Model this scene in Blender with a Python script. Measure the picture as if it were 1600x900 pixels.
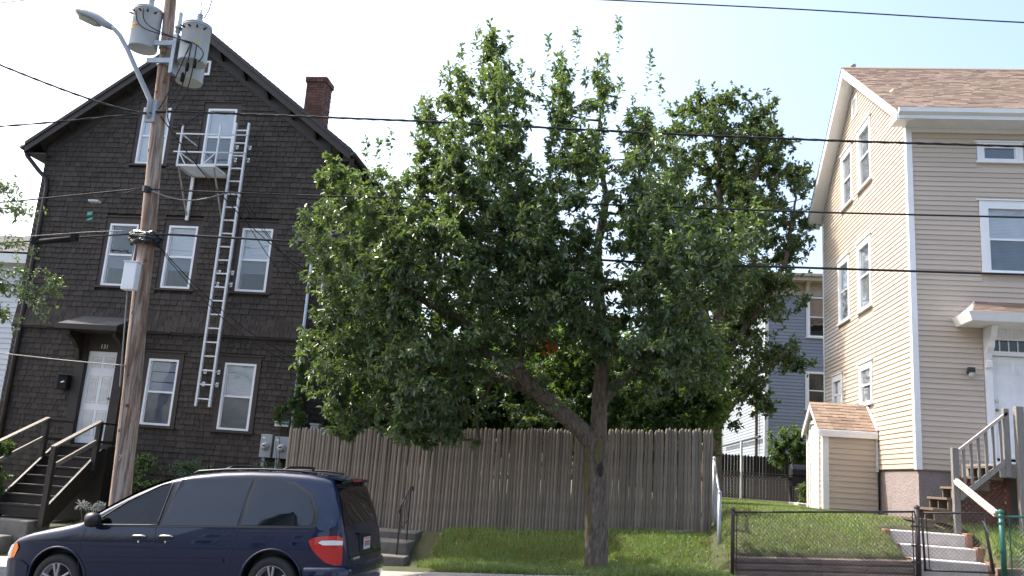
import bpy, math, random
import numpy as np
from mathutils import Vector, Matrix

random.seed(7)
rng = np.random.default_rng(7)
R = math.radians
scene = bpy.context.scene
for _o in list(bpy.data.objects):
    bpy.data.objects.remove(_o)
COL = scene.collection

# ------------------------------------------------------------------ camera
cam_data = bpy.data.cameras.new('camera')
cam = bpy.data.objects.new('camera', cam_data)
COL.objects.link(cam)
cam_data.sensor_width = 36.0
cam_data.lens = 1327.5 / 1600 * 36.0
cam_data.clip_start = 0.1
cam_data.clip_end = 3000
_t, _y, _r = R(12.04), R(7.08), R(3.94)          # tilt up, yaw to the left, roll
_rot = Matrix.Rotation(_y, 3, 'Z') @ Matrix.Rotation(R(90) + _t, 3, 'X') @ Matrix.Rotation(_r, 3, 'Z')
cam.matrix_world = Matrix.Translation((0, 0, 0)) @ _rot.to_4x4()
scene.camera = cam

# ------------------------------------------------------------------ sky, sun, exposure
SUN_DIR = Vector((-0.61, 0.17, 0.775)).normalized()   # towards the sun: upper left, a little behind the houses
world = bpy.data.worlds.new('World')
scene.world = world
world.use_nodes = True
wn = world.node_tree
wn.nodes.clear()
sky = wn.nodes.new('ShaderNodeTexSky')
sky.sky_type = 'NISHITA'
sky.sun_disc = False
sky.sun_elevation = math.asin(SUN_DIR.z)
sky.sun_rotation = math.atan2(SUN_DIR.x, SUN_DIR.y)
sky.air_density = 1.0
sky.dust_density = 5.0
sky.ozone_density = 1.0
bg = wn.nodes.new('ShaderNodeBackground')
bg.inputs['Strength'].default_value = 0.15
wo = wn.nodes.new('ShaderNodeOutputWorld')
wn.links.new(sky.outputs[0], bg.inputs[0])
wn.links.new(bg.outputs[0], wo.inputs[0])

sun_data = bpy.data.lights.new('sun', 'SUN')
sun_data.energy = 2.3
sun_data.angle = R(0.53)
sun_data.color = (1.0, 0.95, 0.87)
sun = bpy.data.objects.new('sun', sun_data)
COL.objects.link(sun)
sun.location = (-30, 20, 40)
sun.rotation_euler = (-SUN_DIR).to_track_quat('-Z', 'Y').to_euler()

scene.view_settings.view_transform = 'Standard'
scene.view_settings.look = 'None'
scene.view_settings.gamma = 1.0
scene.view_settings.use_curve_mapping = False
scene.view_settings.exposure = 1.6
scene.cycles.max_bounces = 8
scene.cycles.transparent_max_bounces = 12
scene.cycles.use_denoising = True

# ------------------------------------------------------------------ helpers
ORIG = {}

class MB:
    """collects faces; build() links them as one mesh object"""
    def __init__(self):
        self.v = []; self.f = []; self.mi = []; self.m = 0
    def face(self, pts):
        n = len(self.v); self.v.extend([tuple(p) for p in pts])
        self.f.append(tuple(range(n, n + len(pts)))); self.mi.append(self.m)
    def hexa(self, c):
        # c: 8 corners, bottom 0-3 counter-clockwise, top 4-7
        n = len(self.v); self.v.extend([tuple(p) for p in c])
        for q in ((3, 2, 1, 0), (4, 5, 6, 7), (0, 1, 5, 4), (1, 2, 6, 5), (2, 3, 7, 6), (3, 0, 4, 7)):
            self.f.append(tuple(n + i for i in q)); self.mi.append(self.m)
    def box(self, x0, x1, y0, y1, z0, z1):
        self.hexa([(x0, y0, z0), (x1, y0, z0), (x1, y1, z0), (x0, y1, z0),
                   (x0, y0, z1), (x1, y0, z1), (x1, y1, z1), (x0, y1, z1)])
    def bar(self, p, q, w, h, up=(0, 0, 1)):
        p = Vector(p); q = Vector(q); d = (q - p).normalized(); up = Vector(up)
        s = d.cross(up)
        if s.length < 1e-4: s = d.cross(Vector((0, 1, 0)))
        s.normalize(); u = s.cross(d).normalized()
        s = s * w / 2; u = u * h / 2
        self.hexa([p - s - u, p + s - u, q + s - u, q - s - u, p - s + u, p + s + u, q + s + u, q - s + u])
    def tube(self, pts, rad, n=8, cap=True):
        pts = [Vector(p) for p in pts]
        if not hasattr(rad, '__len__'): rad = [rad] * len(pts)
        rings = []
        ref = None
        for i, p in enumerate(pts):
            a = pts[max(i - 1, 0)]; b = pts[min(i + 1, len(pts) - 1)]
            d = (b - a).normalized()
            if ref is None:
                ref = Vector((0, 0, 1)) if abs(d.z) < 0.9 else Vector((1, 0, 0))
            s = d.cross(ref).normalized(); u = s.cross(d).normalized()
            ref = u
            base = len(self.v)
            for k in range(n):
                an = 2 * math.pi * k / n
                self.v.append(tuple(p + (s * math.cos(an) + u * math.sin(an)) * rad[i]))
            rings.append(base)
        for a, b in zip(rings[:-1], rings[1:]):
            for k in range(n):
                self.f.append((a + k, a + (k + 1) % n, b + (k + 1) % n, b + k)); self.mi.append(self.m)
        if cap:
            self.f.append(tuple(rings[0] + k for k in reversed(range(n)))); self.mi.append(self.m)
            self.f.append(tuple(rings[-1] + k for k in range(n))); self.mi.append(self.m)
    def lathe(self, origin, axis, prof, n=20):
        """prof: list of (distance along the axis, radius)"""
        axis = Vector(axis).normalized(); origin = Vector(origin)
        s = axis.orthogonal().normalized(); u = axis.cross(s)
        rings = []
        for h, r in prof:
            base = len(self.v)
            for k in range(n):
                an = 2 * math.pi * k / n
                self.v.append(tuple(origin + axis * h + (s * math.cos(an) + u * math.sin(an)) * max(r, 1e-4)))
            rings.append(base)
        for a, b in zip(rings[:-1], rings[1:]):
            for k in range(n):
                self.f.append((a + k, a + (k + 1) % n, b + (k + 1) % n, b + k)); self.mi.append(self.m)
    def slab(self, poly, off):
        """polygon extruded by a vector"""
        poly = [Vector(p) for p in poly]; off = Vector(off); n = len(self.v); k = len(poly)
        self.v.extend([tuple(p) for p in poly]); self.v.extend([tuple(p + off) for p in poly])
        self.f.append(tuple(n + i for i in reversed(range(k)))); self.mi.append(self.m)
        self.f.append(tuple(n + k + i for i in range(k))); self.mi.append(self.m)
        for i in range(k):
            j = (i + 1) % k
            self.f.append((n + i, n + j, n + k + j, n + k + i)); self.mi.append(self.m)
    def build(self, name, mat, parent=None, smooth=False, local=False, bevel=0, kind=None, label=None):
        me = bpy.data.meshes.new(name)
        v = self.v
        if parent is not None and not local:
            o = ORIG[parent.name]
            v = [(a - o[0], b - o[1], c - o[2]) for a, b, c in v]
        me.from_pydata(v, [], self.f)
        mats = mat if isinstance(mat, (list, tuple)) else [mat]
        for m in mats: me.materials.append(m)
        if len(mats) > 1: me.polygons.foreach_set('material_index', self.mi)
        if smooth: me.polygons.foreach_set('use_smooth', [True] * len(me.polygons))
        me.update()
        ob = bpy.data.objects.new(name, me)
        COL.objects.link(ob)
        if parent is not None:
            ob.parent = parent
            ORIG[ob.name] = ORIG[parent.name]
        else:
            ORIG[ob.name] = (0, 0, 0)
        if bevel:
            b = ob.modifiers.new('bevel', 'BEVEL'); b.width = bevel; b.segments = 2; b.limit_method = 'ANGLE'
        if kind: ob['kind'] = kind
        if label: ob['label'] = label
        return ob

def thing(name, label, cat, loc, group=None, rot=None):
    o = bpy.data.objects.new(name, None)
    COL.objects.link(o)
    o.empty_display_size = 0.2
    o.location = loc
    if rot: o.rotation_euler = rot
    ORIG[o.name] = tuple(loc)
    return tag(o, label, cat, group)

def tag(o, label, cat, group=None):
    o['label'] = label; o['category'] = cat
    if group: o['group'] = group
    return o

def structure(o):
    o['kind'] = 'structure'
    return o

def np_mesh(name, verts, faces_flat, loop_counts, mat, parent=None, smooth=False, kind=None):
    """fast mesh from numpy arrays"""
    me = bpy.data.meshes.new(name)
    verts = np.asarray(verts, dtype=np.float32)
    if parent is not None:
        verts = verts - np.asarray(ORIG[parent.name], dtype=np.float32)
    me.vertices.add(len(verts)); me.vertices.foreach_set('co', verts.ravel())
    faces_flat = np.asarray(faces_flat, dtype=np.int32).ravel()
    loop_counts = np.asarray(loop_counts, dtype=np.int32)
    me.loops.add(len(faces_flat)); me.loops.foreach_set('vertex_index', faces_flat)
    me.polygons.add(len(loop_counts))
    st = np.concatenate([[0], np.cumsum(loop_counts)[:-1]]).astype(np.int32)
    me.polygons.foreach_set('loop_start', st)
    me.update(calc_edges=True); me.validate()
    if smooth: me.polygons.foreach_set('use_smooth', [True] * len(me.polygons))
    me.materials.append(mat)
    o = bpy.data.objects.new(name, me); COL.objects.link(o)
    if parent is not None:
        o.parent = parent; ORIG[o.name] = ORIG[parent.name]
    else:
        ORIG[o.name] = (0, 0, 0)
    if kind: o['kind'] = kind
    return o

# ------------------------------------------------------------------ materials
def mat(name, col, rough=0.6, metal=0.0, var=0.0, noise=0.0, nscale=8.0, ncol=None, bump=0.0, bscale=60.0, piece=0.0,
        spec=0.5, stretch=None, streak=None, coat=0.0):
    """principled; noise mixes towards ncol, piece varies the value from piece to piece"""
    m = bpy.data.materials.new(name); m.use_nodes = True
    nt = m.node_tree; N = nt.nodes; L = nt.links
    b = N['Principled BSDF']
    b.inputs['Roughness'].default_value = rough
    b.inputs['Metallic'].default_value = metal
    b.inputs['Specular IOR Level'].default_value = spec
    if coat: b.inputs['Coat Weight'].default_value = coat; b.inputs['Coat Roughness'].default_value = 0.03
    tc = N.new('ShaderNodeTexCoord')
    vec = tc.outputs['Object']
    if stretch:
        mp = N.new('ShaderNodeMapping'); mp.inputs['Scale'].default_value = stretch
        L.new(vec, mp.inputs['Vector']); vec = mp.outputs[0]
    cs = N.new('ShaderNodeRGB'); cs.outputs[0].default_value = (*col, 1)
    c = cs.outputs[0]
    if noise > 0:
        nz = N.new('ShaderNodeTexNoise'); nz.inputs['Scale'].default_value = nscale
        nz.inputs['Detail'].default_value = 6; nz.inputs['Roughness'].default_value = 0.65
        L.new(vec, nz.inputs['Vector'])
        rp = N.new('ShaderNodeValToRGB'); rp.color_ramp.elements[0].position = 0.35; rp.color_ramp.elements[1].position = 0.7
        L.new(nz.outputs['Fac'], rp.inputs[0])
        mx = N.new('ShaderNodeMix'); mx.data_type = 'RGBA'
        ml = N.new('ShaderNodeMath'); ml.operation = 'MULTIPLY'; ml.inputs[1].default_value = noise
        L.new(rp.outputs[0], ml.inputs[0]); L.new(ml.outputs[0], mx.inputs[0])
        L.new(c, mx.inputs[6])
        nc = ncol if ncol else tuple(x * 0.5 for x in col)
        mx.inputs[7].default_value = (*nc, 1)
        c = mx.outputs[2]
        rr = N.new('ShaderNodeMapRange'); rr.inputs[3].default_value = max(rough - 0.12, 0.02); rr.inputs[4].default_value = min(rough + 0.1, 1)
        L.new(nz.outputs['Fac'], rr.inputs[0]); L.new(rr.outputs[0], b.inputs['Roughness'])
    if piece > 0:
        ge = N.new('ShaderNodeNewGeometry'); oi = N.new('ShaderNodeObjectInfo')
        ad = N.new('ShaderNodeMath'); ad.operation = 'ADD'
        L.new(ge.outputs['Random Per Island'], ad.inputs[0]); L.new(oi.outputs['Random'], ad.inputs[1])
        fr = N.new('ShaderNodeMath'); fr.operation = 'FRACT'; L.new(ad.outputs[0], fr.inputs[0])
        mr = N.new('ShaderNodeMapRange'); mr.inputs[3].default_value = 1 - piece; mr.inputs[4].default_value = 1 + piece
        L.new(fr.outputs[0], mr.inputs[0])
        hv = N.new('ShaderNodeHueSaturation'); L.new(mr.outputs[0], hv.inputs['Value']); L.new(c, hv.inputs['Color'])
        c = hv.outputs[0]
    L.new(c, b.inputs['Base Color'])
    if bump > 0:
        nb = N.new('ShaderNodeTexNoise'); nb.inputs['Scale'].default_value = bscale; nb.inputs['Detail'].default_value = 5
        L.new(vec, nb.inputs['Vector'])
        bp = N.new('ShaderNodeBump'); bp.inputs['Strength'].default_value = bump; bp.inputs['Distance'].default_value = 0.02
        L.new(nb.outputs['Fac'], bp.inputs['Height']); L.new(bp.outputs[0], b.inputs['Normal'])
    return m

def leaf_mat(name, col, col2, trans=(0.20, 0.34, 0.03), gloss=0.36, tw=0.30, spec=0.55):
    m = bpy.data.materials.new(name); m.use_nodes = True
    nt = m.node_tree; N = nt.nodes; L = nt.links
    b = N['Principled BSDF']; out = N['Material Output']
    b.inputs['Roughness'].default_value = gloss
    b.inputs['Specular IOR Level'].default_value = spec
    ge = N.new('ShaderNodeNewGeometry')
    rp = N.new('ShaderNodeValToRGB')
    e = rp.color_ramp.elements
    e[0].color = (*col, 1); e[1].color = (*col2, 1); e[0].position = 0.15; e[1].position = 1.0
    L.new(ge.outputs['Random Per Island'], rp.inputs[0])
    # paler underside
    bf = N.new('ShaderNodeMix'); bf.data_type = 'RGBA'
    hs = N.new('ShaderNodeHueSaturation'); hs.inputs['Saturation'].default_value = 0.7; hs.inputs['Value'].default_value = 1.5
    L.new(rp.outputs[0], hs.inputs['Color'])
    L.new(ge.outputs['Backfacing'], bf.inputs[0]); L.new(rp.outputs[0], bf.inputs[6]); L.new(hs.outputs[0], bf.inputs[7])
    L.new(bf.outputs[2], b.inputs['Base Color'])
    t = N.new('ShaderNodeBsdfTranslucent'); t.inputs[0].default_value = (*trans, 1)
    mx = N.new('ShaderNodeMixShader'); mx.inputs[0].default_value = tw
    L.new(b.outputs[0], mx.inputs[1]); L.new(t.outputs[0], mx.inputs[2])
    L.new(mx.outputs[0], out.inputs[0])
    return m

def glass_mat(name, tint=(0.94, 0.96, 0.97), ior=1.6):
    m = bpy.data.materials.new(name); m.use_nodes = True
    nt = m.node_tree; N = nt.nodes; L = nt.links
    out = N['Material Output']; N.remove(N['Principled BSDF'])
    tr = N.new('ShaderNodeBsdfTransparent'); tr.inputs[0].default_value = (*tint, 1)
    gl = N.new('ShaderNodeBsdfGlossy'); gl.inputs['Roughness'].default_value = 0.02
    nz = N.new('ShaderNodeTexNoise'); nz.inputs['Scale'].default_value = 1.7
    bp = N.new('ShaderNodeBump'); bp.inputs['Strength'].default_value = 0.05; bp.inputs['Distance'].default_value = 0.1
    tc = N.new('ShaderNodeTexCoord'); L.new(tc.outputs['Object'], nz.inputs['Vector'])
    L.new(nz.outputs['Fac'], bp.inputs['Height']); L.new(bp.outputs[0], gl.inputs['Normal'])
    fr = N.new('ShaderNodeFresnel'); fr.inputs[0].default_value = ior
    mr = N.new('ShaderNodeMath'); mr.operation = 'MULTIPLY_ADD'; mr.inputs[1].default_value = 0.6; mr.inputs[2].default_value = 0.02
    L.new(fr.outputs[0], mr.inputs[0])
    mx = N.new('ShaderNodeMixShader')
    L.new(mr.outputs[0], mx.inputs[0]); L.new(tr.outputs[0], mx.inputs[1]); L.new(gl.outputs[0], mx.inputs[2])
    L.new(mx.outputs[0], out.inputs[0])
    return m

M = {}
M['shingle'] = mat('brown_shingle', (0.051, 0.040, 0.032), 0.85, piece=0.28, noise=0.45, nscale=3.0, ncol=(0.031, 0.024, 0.019), bump=0.3, bscale=40, stretch=(6, 6, 1))
M['browntrim'] = mat('brown_trim_paint', (0.028, 0.021, 0.0165), 0.6, noise=0.5, nscale=9, bump=0.15)
M['redtrim'] = mat('worn_red_brown_casing', (0.046, 0.029, 0.023), 0.65, noise=0.6, nscale=12, ncol=(0.035, 0.028, 0.024))
M['soffit'] = mat('dark_soffit_paint', (0.034, 0.029, 0.026), 0.7, noise=0.4, nscale=6)
M['darkroof'] = mat('charcoal_roof', (0.06, 0.062, 0.066), 0.9, piece=0.3, noise=0.5, nscale=20, bump=0.3)
M['white'] = mat('white_vinyl', (0.84, 0.85, 0.86), 0.4, noise=0.25, nscale=5, ncol=(0.62, 0.62, 0.60))
M['whitepaint'] = mat('white_paint', (0.74, 0.75, 0.75), 0.5, noise=0.35, nscale=7, ncol=(0.55, 0.55, 0.52))
M['door'] = mat('white_door_paint', (0.84, 0.85, 0.86), 0.45, noise=0.35, nscale=4, ncol=(0.60, 0.58, 0.53))
M['ladder'] = mat('white_painted_steel', (0.72, 0.74, 0.77), 0.45, noise=0.45, nscale=20, ncol=(0.5, 0.5, 0.5))
M['blind'] = mat('pale_blind', (0.86, 0.86, 0.88), 0.6, noise=0.2, nscale=4)
M['curtain'] = mat('grey_curtain', (0.22, 0.24, 0.28), 0.8, noise=0.4, nscale=3)
M['lilac'] = mat('lilac_grey_shade', (0.46, 0.48, 0.56), 0.7, noise=.3, nscale=3)
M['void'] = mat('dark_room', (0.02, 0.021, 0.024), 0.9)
M['glass'] = glass_mat('window_glass')
M['brick'] = mat('red_chimney_brick', (0.14, 0.058, 0.042), 0.85, piece=0.35, noise=0.5, nscale=20, bump=0.4)
M['mortar'] = mat('mortar', (0.25, 0.21, 0.19), 0.95, noise=0.4, nscale=30)
M['sidbeige'] = mat('beige_vinyl_siding', (0.52, 0.435, 0.35), 0.5, piece=0.05, noise=0.12, nscale=2, ncol=(0.36, 0.31, 0.26), bump=0.06, bscale=80, stretch=(1, 1, 6))
M['asphshing'] = mat('tan_asphalt_shingle', (0.27, 0.195, 0.145), 0.9, piece=0.26, noise=0.6, nscale=9, ncol=(0.19, 0.132, 0.105), bump=0.5, bscale=120)
M['stucco'] = mat('grey_stucco', (0.30, 0.25, 0.245), 0.95, noise=0.5, nscale=7, ncol=(0.185, 0.15, 0.15), bump=1.0, bscale=30)
M['greywood'] = mat('weathered_grey_wood', (0.27, 0.255, 0.24), 0.85, piece=0.2, noise=0.7, nscale=6, ncol=(0.16, 0.15, 0.135), bump=0.4, bscale=30, stretch=(5, 5, 0.7))
M['fence'] = mat('stockade_wood', (0.31, 0.26, 0.215), 0.88, piece=0.20, noise=0.8, nscale=5, ncol=(0.185, 0.155, 0.135), bump=0.5, bscale=30, stretch=(8, 8, 0.8))
M['fenceback'] = mat('shaded_back_fence_wood', (0.024, 0.018, 0.015), 0.9, piece=0.25, noise=0.5, nscale=5)  # tree shade over the back fence is put into this wood colour
M['pole'] = mat('pole_wood', (0.44, 0.34, 0.27), 0.9, noise=0.95, nscale=7, ncol=(0.105, 0.07, 0.05), bump=1.0, bscale=18, stretch=(9, 9, 0.4))
def pole_material():
    m = bpy.data.materials.new('weathered_pole_wood'); m.use_nodes = True
    N = m.node_tree.nodes; L = m.node_tree.links; b = N['Principled BSDF']; b.inputs['Roughness'].default_value = .9
    tc = N.new('ShaderNodeTexCoord'); col = None
    def layer(scale, st, lo, hi, c0, c1, amt):
        mp = N.new('ShaderNodeMapping'); mp.inputs['Scale'].default_value = st; L.new(tc.outputs['Object'], mp.inputs['Vector'])
        nz = N.new('ShaderNodeTexNoise'); nz.inputs['Scale'].default_value = scale; nz.inputs['Detail'].default_value = 7; nz.inputs['Roughness'].default_value = .7
        L.new(mp.outputs[0], nz.inputs['Vector'])
        rp = N.new('ShaderNodeValToRGB'); rp.color_ramp.elements[0].position = lo; rp.color_ramp.elements[1].position = hi
        rp.color_ramp.elements[1].color = (amt, amt, amt, 1); L.new(nz.outputs['Fac'], rp.inputs[0])
        mx = N.new('ShaderNodeMix'); mx.data_type = 'RGBA'; L.new(rp.outputs[0], mx.inputs[0])
        if hasattr(c0, 'links'): L.new(c0, mx.inputs[6])
        else: mx.inputs[6].default_value = (*c0, 1)
        mx.inputs[7].default_value = (*c1, 1)
        return mx.outputs[2], nz.outputs['Fac']
    c, f0 = layer(2.6, (1, 1, .22), .42, .62, (.47, .375, .30), (.33, .255, .20), 1)
    c, f1 = layer(3.0, (2.6, 2.6, .26), .47, .60, c, (.23, .105, .052), .85)
    c, f2 = layer(14, (1.6, 1.6, .07), .47, .62, c, (.10, .068, .05), .85)
    L.new(c, b.inputs['Base Color'])
    bp = N.new('ShaderNodeBump'); bp.inputs['Strength'].default_value = .8; bp.inputs['Distance'].default_value = .02; bp.invert = True
    L.new(f2, bp.inputs['Height']); L.new(bp.outputs[0], b.inputs['Normal'])
    return m
M['pole'] = pole_material()
M['stain'] = mat('rust_brown_stain', (0.20, 0.09, 0.045), 0.9, noise=0.8, nscale=9, ncol=(0.11, 0.06, 0.04), bump=0.6, bscale=20, stretch=(6, 6, 0.6))
M['galv'] = mat('galvanised_grey', (0.40, 0.42, 0.44), 0.45, metal=0.6, noise=0.4, nscale=10)
M['transf'] = mat('transformer_paint', (0.52, 0.55, 0.58), 0.45, noise=0.3, nscale=5, ncol=(0.42, 0.45, 0.46))
M['lampgrey'] = mat('lamp_housing_grey', (0.36, 0.38, 0.41), 0.5, noise=0.3, nscale=8)
M['lens'] = mat('lamp_lens', (0.40, 0.42, 0.40), 0.2, noise=0.5, nscale=15)
M['porcelain'] = mat('grey_porcelain', (0.42, 0.44, 0.46), 0.25)
M['yellow'] = mat('yellow_label', (0.75, 0.42, 0.05), 0.6, noise=0.3, nscale=20)
M['black'] = mat('black_rubber', (0.012, 0.012, 0.013), 0.8, spec=0.2)
M['cable'] = mat('black_cable', (0.035, 0.035, 0.038), 0.75, spec=0.2)
M['alu'] = mat('bare_aluminium_wire', (0.20, 0.19, 0.185), 0.6)
M['plastic'] = mat('black_plastic_wrap', (0.015, 0.015, 0.018), 0.2, bump=0.8, bscale=25)
M['greenplastic'] = mat('green_reflector', (0.05, 0.40, 0.28), 0.4)
M['iron'] = mat('black_iron', (0.018, 0.018, 0.02), 0.45, noise=0.3, nscale=30, ncol=(0.05, 0.04, 0.035))
M['rustblack'] = mat('rusty_black_fence_paint', (0.035, 0.028, 0.027), 0.6, noise=0.6, nscale=18, ncol=(0.09, 0.05, 0.04))
M['greenpaint'] = mat('green_post_paint', (0.02, 0.11, 0.085), 0.4, noise=0.3, nscale=12)
M['concrete'] = mat('pale_concrete', (0.60, 0.56, 0.53), 0.9, noise=0.6, nscale=9, ncol=(0.36, 0.33, 0.31), bump=0.6, bscale=60)
M['oldconc'] = mat('old_grey_concrete', (0.17, 0.16, 0.145), 0.95, noise=0.7, nscale=6, ncol=(0.10, 0.095, 0.085), bump=0.5, bscale=50)
M['stepbrick'] = mat('edge_brick', (0.38, 0.19, 0.13), 0.9, piece=0.2, noise=0.5, nscale=15, bump=0.4)
M['timber'] = mat('retaining_timber', (0.29, 0.215, 0.18), 0.9, piece=0.15, noise=0.7, nscale=5, ncol=(0.10, 0.075, 0.065), bump=0.5, bscale=25, stretch=(0.8, 6, 6))
M['sidewalk'] = mat('pavement_concrete', (0.40, 0.38, 0.35), 0.92, noise=0.55, nscale=3, ncol=(0.27, 0.255, 0.235), bump=0.4, bscale=90)
M['granite'] = mat('granite_kerb', (0.34, 0.33, 0.33), 0.85, noise=0.6, nscale=25, ncol=(0.2, 0.2, 0.2), bump=0.4, bscale=60)
M['road'] = mat('asphalt', (0.055, 0.055, 0.057), 0.9, noise=0.5, nscale=2, ncol=(0.08, 0.078, 0.075), bump=0.5, bscale=150)
M['soil'] = mat('turf_soil', (0.06, 0.075, 0.025), 0.95, noise=0.8, nscale=5, ncol=(0.10, 0.085, 0.05), bump=0.6, bscale=40)
M['lattice'] = mat('red_brown_lattice', (0.22, 0.10, 0.075), 0.8, piece=0.15, noise=0.4, nscale=10)
M['woodnew'] = mat('pale_wood_rail', (0.66, 0.58, 0.48), 0.7, noise=0.5, nscale=7, ncol=(0.5, 0.42, 0.34), stretch=(1, 6, 6))
M['bluesid'] = mat('blue_grey_siding', (0.215, 0.245, 0.295), 0.6, piece=0.05, noise=0.2, nscale=2)
M['whitesid'] = mat('white_siding', (0.62, 0.64, 0.66), 0.5, piece=0.04, noise=0.15, nscale=2)
M['cream'] = mat('cream_cornice', (0.45, 0.38, 0.30), 0.6, noise=0.3, nscale=6)
M['tan'] = mat('tan_blind', (0.36, 0.26, 0.21), 0.7, noise=0.3, nscale=4)
M['bark'] = mat('tree_bark', (0.25, 0.20, 0.155), 0.95, noise=0.95, nscale=5, ncol=(0.06, 0.048, 0.036), bump=1.0, bscale=9, stretch=(5, 5, 1.1))
for _n in M['bark'].node_tree.nodes:
    if _n.type == 'BUMP': _n.inputs['Distance'].default_value = 0.06
M['lichen'] = mat('mossy_bark', (0.17, 0.14, 0.05), 0.95, noise=0.9, nscale=9, ncol=(0.09, 0.075, 0.045), bump=1.0, bscale=16, stretch=(3, 3, 1))
M['twig'] = mat('twig_bark', (0.11, 0.085, 0.065), 0.9, noise=0.4, nscale=10)
M['leaf'] = leaf_mat('glossy_green_leaf', (0.036, 0.074, 0.028), (0.092, 0.140, 0.048), trans=(0.22, 0.34, 0.05), gloss=0.36, tw=0.27, spec=0.95)
M['leafnew'] = leaf_mat('young_green_leaf', (0.060, 0.105, 0.035), (0.11, 0.165, 0.06), trans=(0.22, 0.33, 0.07))
M['leafrear'] = leaf_mat('rear_tree_leaf', (0.034, 0.068, 0.026), (0.078, 0.118, 0.036), trans=(0.18, 0.28, 0.04), gloss=0.4, tw=0.26)
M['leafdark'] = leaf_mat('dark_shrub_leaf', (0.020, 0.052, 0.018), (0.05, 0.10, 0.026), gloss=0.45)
M['leafblue'] = leaf_mat('blue_green_juniper', (0.04, 0.085, 0.05), (0.07, 0.125, 0.07), gloss=0.6, tw=0.15)
M['leafgrey'] = leaf_mat('silver_leaf', (0.33, 0.34, 0.32), (0.45, 0.46, 0.44), trans=(0.2, 0.22, 0.18), gloss=0.7, tw=0.1)
M['leaforange'] = leaf_mat('withered_orange_leaf', (0.50, 0.13, 0.012), (0.62, 0.2, 0.02), trans=(0.6, 0.2, 0.02), gloss=0.6)
M['grass'] = leaf_mat('grass_blade', (0.13, 0.21, 0.03), (0.27, 0.33, 0.08), trans=(0.28, 0.40, 0.07), gloss=0.5, tw=0.35)
def add_patches(m, c2, scale, amt):
    N = m.node_tree.nodes; L = m.node_tree.links; b = N['Principled BSDF']
    src = b.inputs['Base Color'].links[0].from_socket
    tc = N.new('ShaderNodeTexCoord'); nz = N.new('ShaderNodeTexNoise'); nz.inputs['Scale'].default_value = scale; nz.inputs['Detail'].default_value = 5
    L.new(tc.outputs['Object'], nz.inputs['Vector'])
    rp = N.new('ShaderNodeValToRGB'); rp.color_ramp.elements[0].position = .48; rp.color_ramp.elements[1].position = .66; rp.color_ramp.elements[1].color = (amt, amt, amt, 1)
    L.new(nz.outputs['Fac'], rp.inputs[0])
    mx = N.new('ShaderNodeMix'); mx.data_type = 'RGBA'; L.new(rp.outputs[0], mx.inputs[0]); L.new(src, mx.inputs[6]); mx.inputs[7].default_value = (*c2, 1)
    L.new(mx.outputs[2], b.inputs['Base Color'])
add_patches(M['grass'], (.24, .21, .09), 1.6, .7)
M['treadwood'] = mat('dark_weathered_tread', (.15, .115, .085), .85, piece=.2, noise=.6, nscale=8, ncol=(.085, .065, .05))
M['carpaint'] = mat('midnight_blue_car_paint', (0.003, 0.009, 0.036), 0.4, metal=0.0, coat=1.0, spec=0.12)
M['cardark'] = mat('black_car_trim', (0.014, 0.014, 0.016), 0.42)
M['carglass'] = mat('tinted_car_glass', (0.006, 0.008, 0.011), 0.03, spec=0.6, coat=0.25)
M['carglassfront'] = mat('light_car_glass', (0.022, 0.035, 0.040), 0.03, spec=0.7, coat=0.4)
M['cabinglass'] = glass_mat('front_door_glass', tint=(0.50, 0.62, 0.62))
M['cabin'] = mat('grey_cabin_trim', (0.10, 0.11, 0.12), 0.8)
M['chrome'] = mat('chrome', (0.72, 0.73, 0.75), 0.12, metal=1.0)
M['rim'] = mat('alloy_wheel', (0.46, 0.46, 0.48), 0.3, metal=0.8)
M['tyre'] = mat('tyre_rubber', (0.022, 0.022, 0.023), 0.8, bump=0.3, bscale=50)
M['redlens'] = mat('red_lamp_lens', (0.45, 0.012, 0.015), 0.12, coat=0.8)
M['clearlens'] = mat('clear_lamp_lens', (0.66, 0.68, 0.72), 0.1, coat=0.8)
M['orangelens'] = mat('amber_lamp_lens', (0.85, 0.25, 0.03), 0.12, coat=0.8)
M['plate'] = mat('licence_plate', (0.70, 0.70, 0.72), 0.4)
M['plateink'] = mat('plate_ink', (0.45, 0.08, 0.07), 0.5)
M['meter'] = mat('meter_grey_paint', (0.33, 0.35, 0.37), 0.5, noise=0.25, nscale=10)
M['meterglass'] = mat('meter_dome', (0.42, 0.42, 0.42), 0.12, coat=0.7)
M['signgreen'] = mat('sign_green', (0.02, 0.13, 0.08), 0.5)
# ------------------------------------------------------------------ ground
def road_z(x):
    x = max(-45, min(45, x))
    return -1.77 + 0.055 * x

def walk_z(x):
    return road_z(x) + 0.25

def sm(t):
    t = max(0.0, min(1.0, t)); return t * t * (3 - 2 * t)

def yard_z(x, y):
    xc = max(-45, min(45, x))
    a0 = walk_z(x) - 0.005
    ta = sm((y - 14.55) / 1.85)
    za = a0 * (1 - ta) + (-1.03 + 0.0625 * xc) * ta
    if y > 16.4: za = (-1.03 + 0.0625 * xc) + min((y - 16.4) * 0.05, 0.5)
    if y < 14.86: zb = walk_z(x) - 0.02
    else:
        t = max(0, min(1, (y - 14.86) / 2.1)); t = 1 - (1 - t) ** 2
        zb = (-1.03 + 0.055 * (min(x, 20) - 3.4)) * (1 - t) - 0.42 * t
    if 4.9 < x < 6.2 and y < 15.95: zb = walk_z(x) - 0.03
    w = sm((x - 1.85) / 0.35)
    return za * (1 - w) + zb * w

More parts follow.
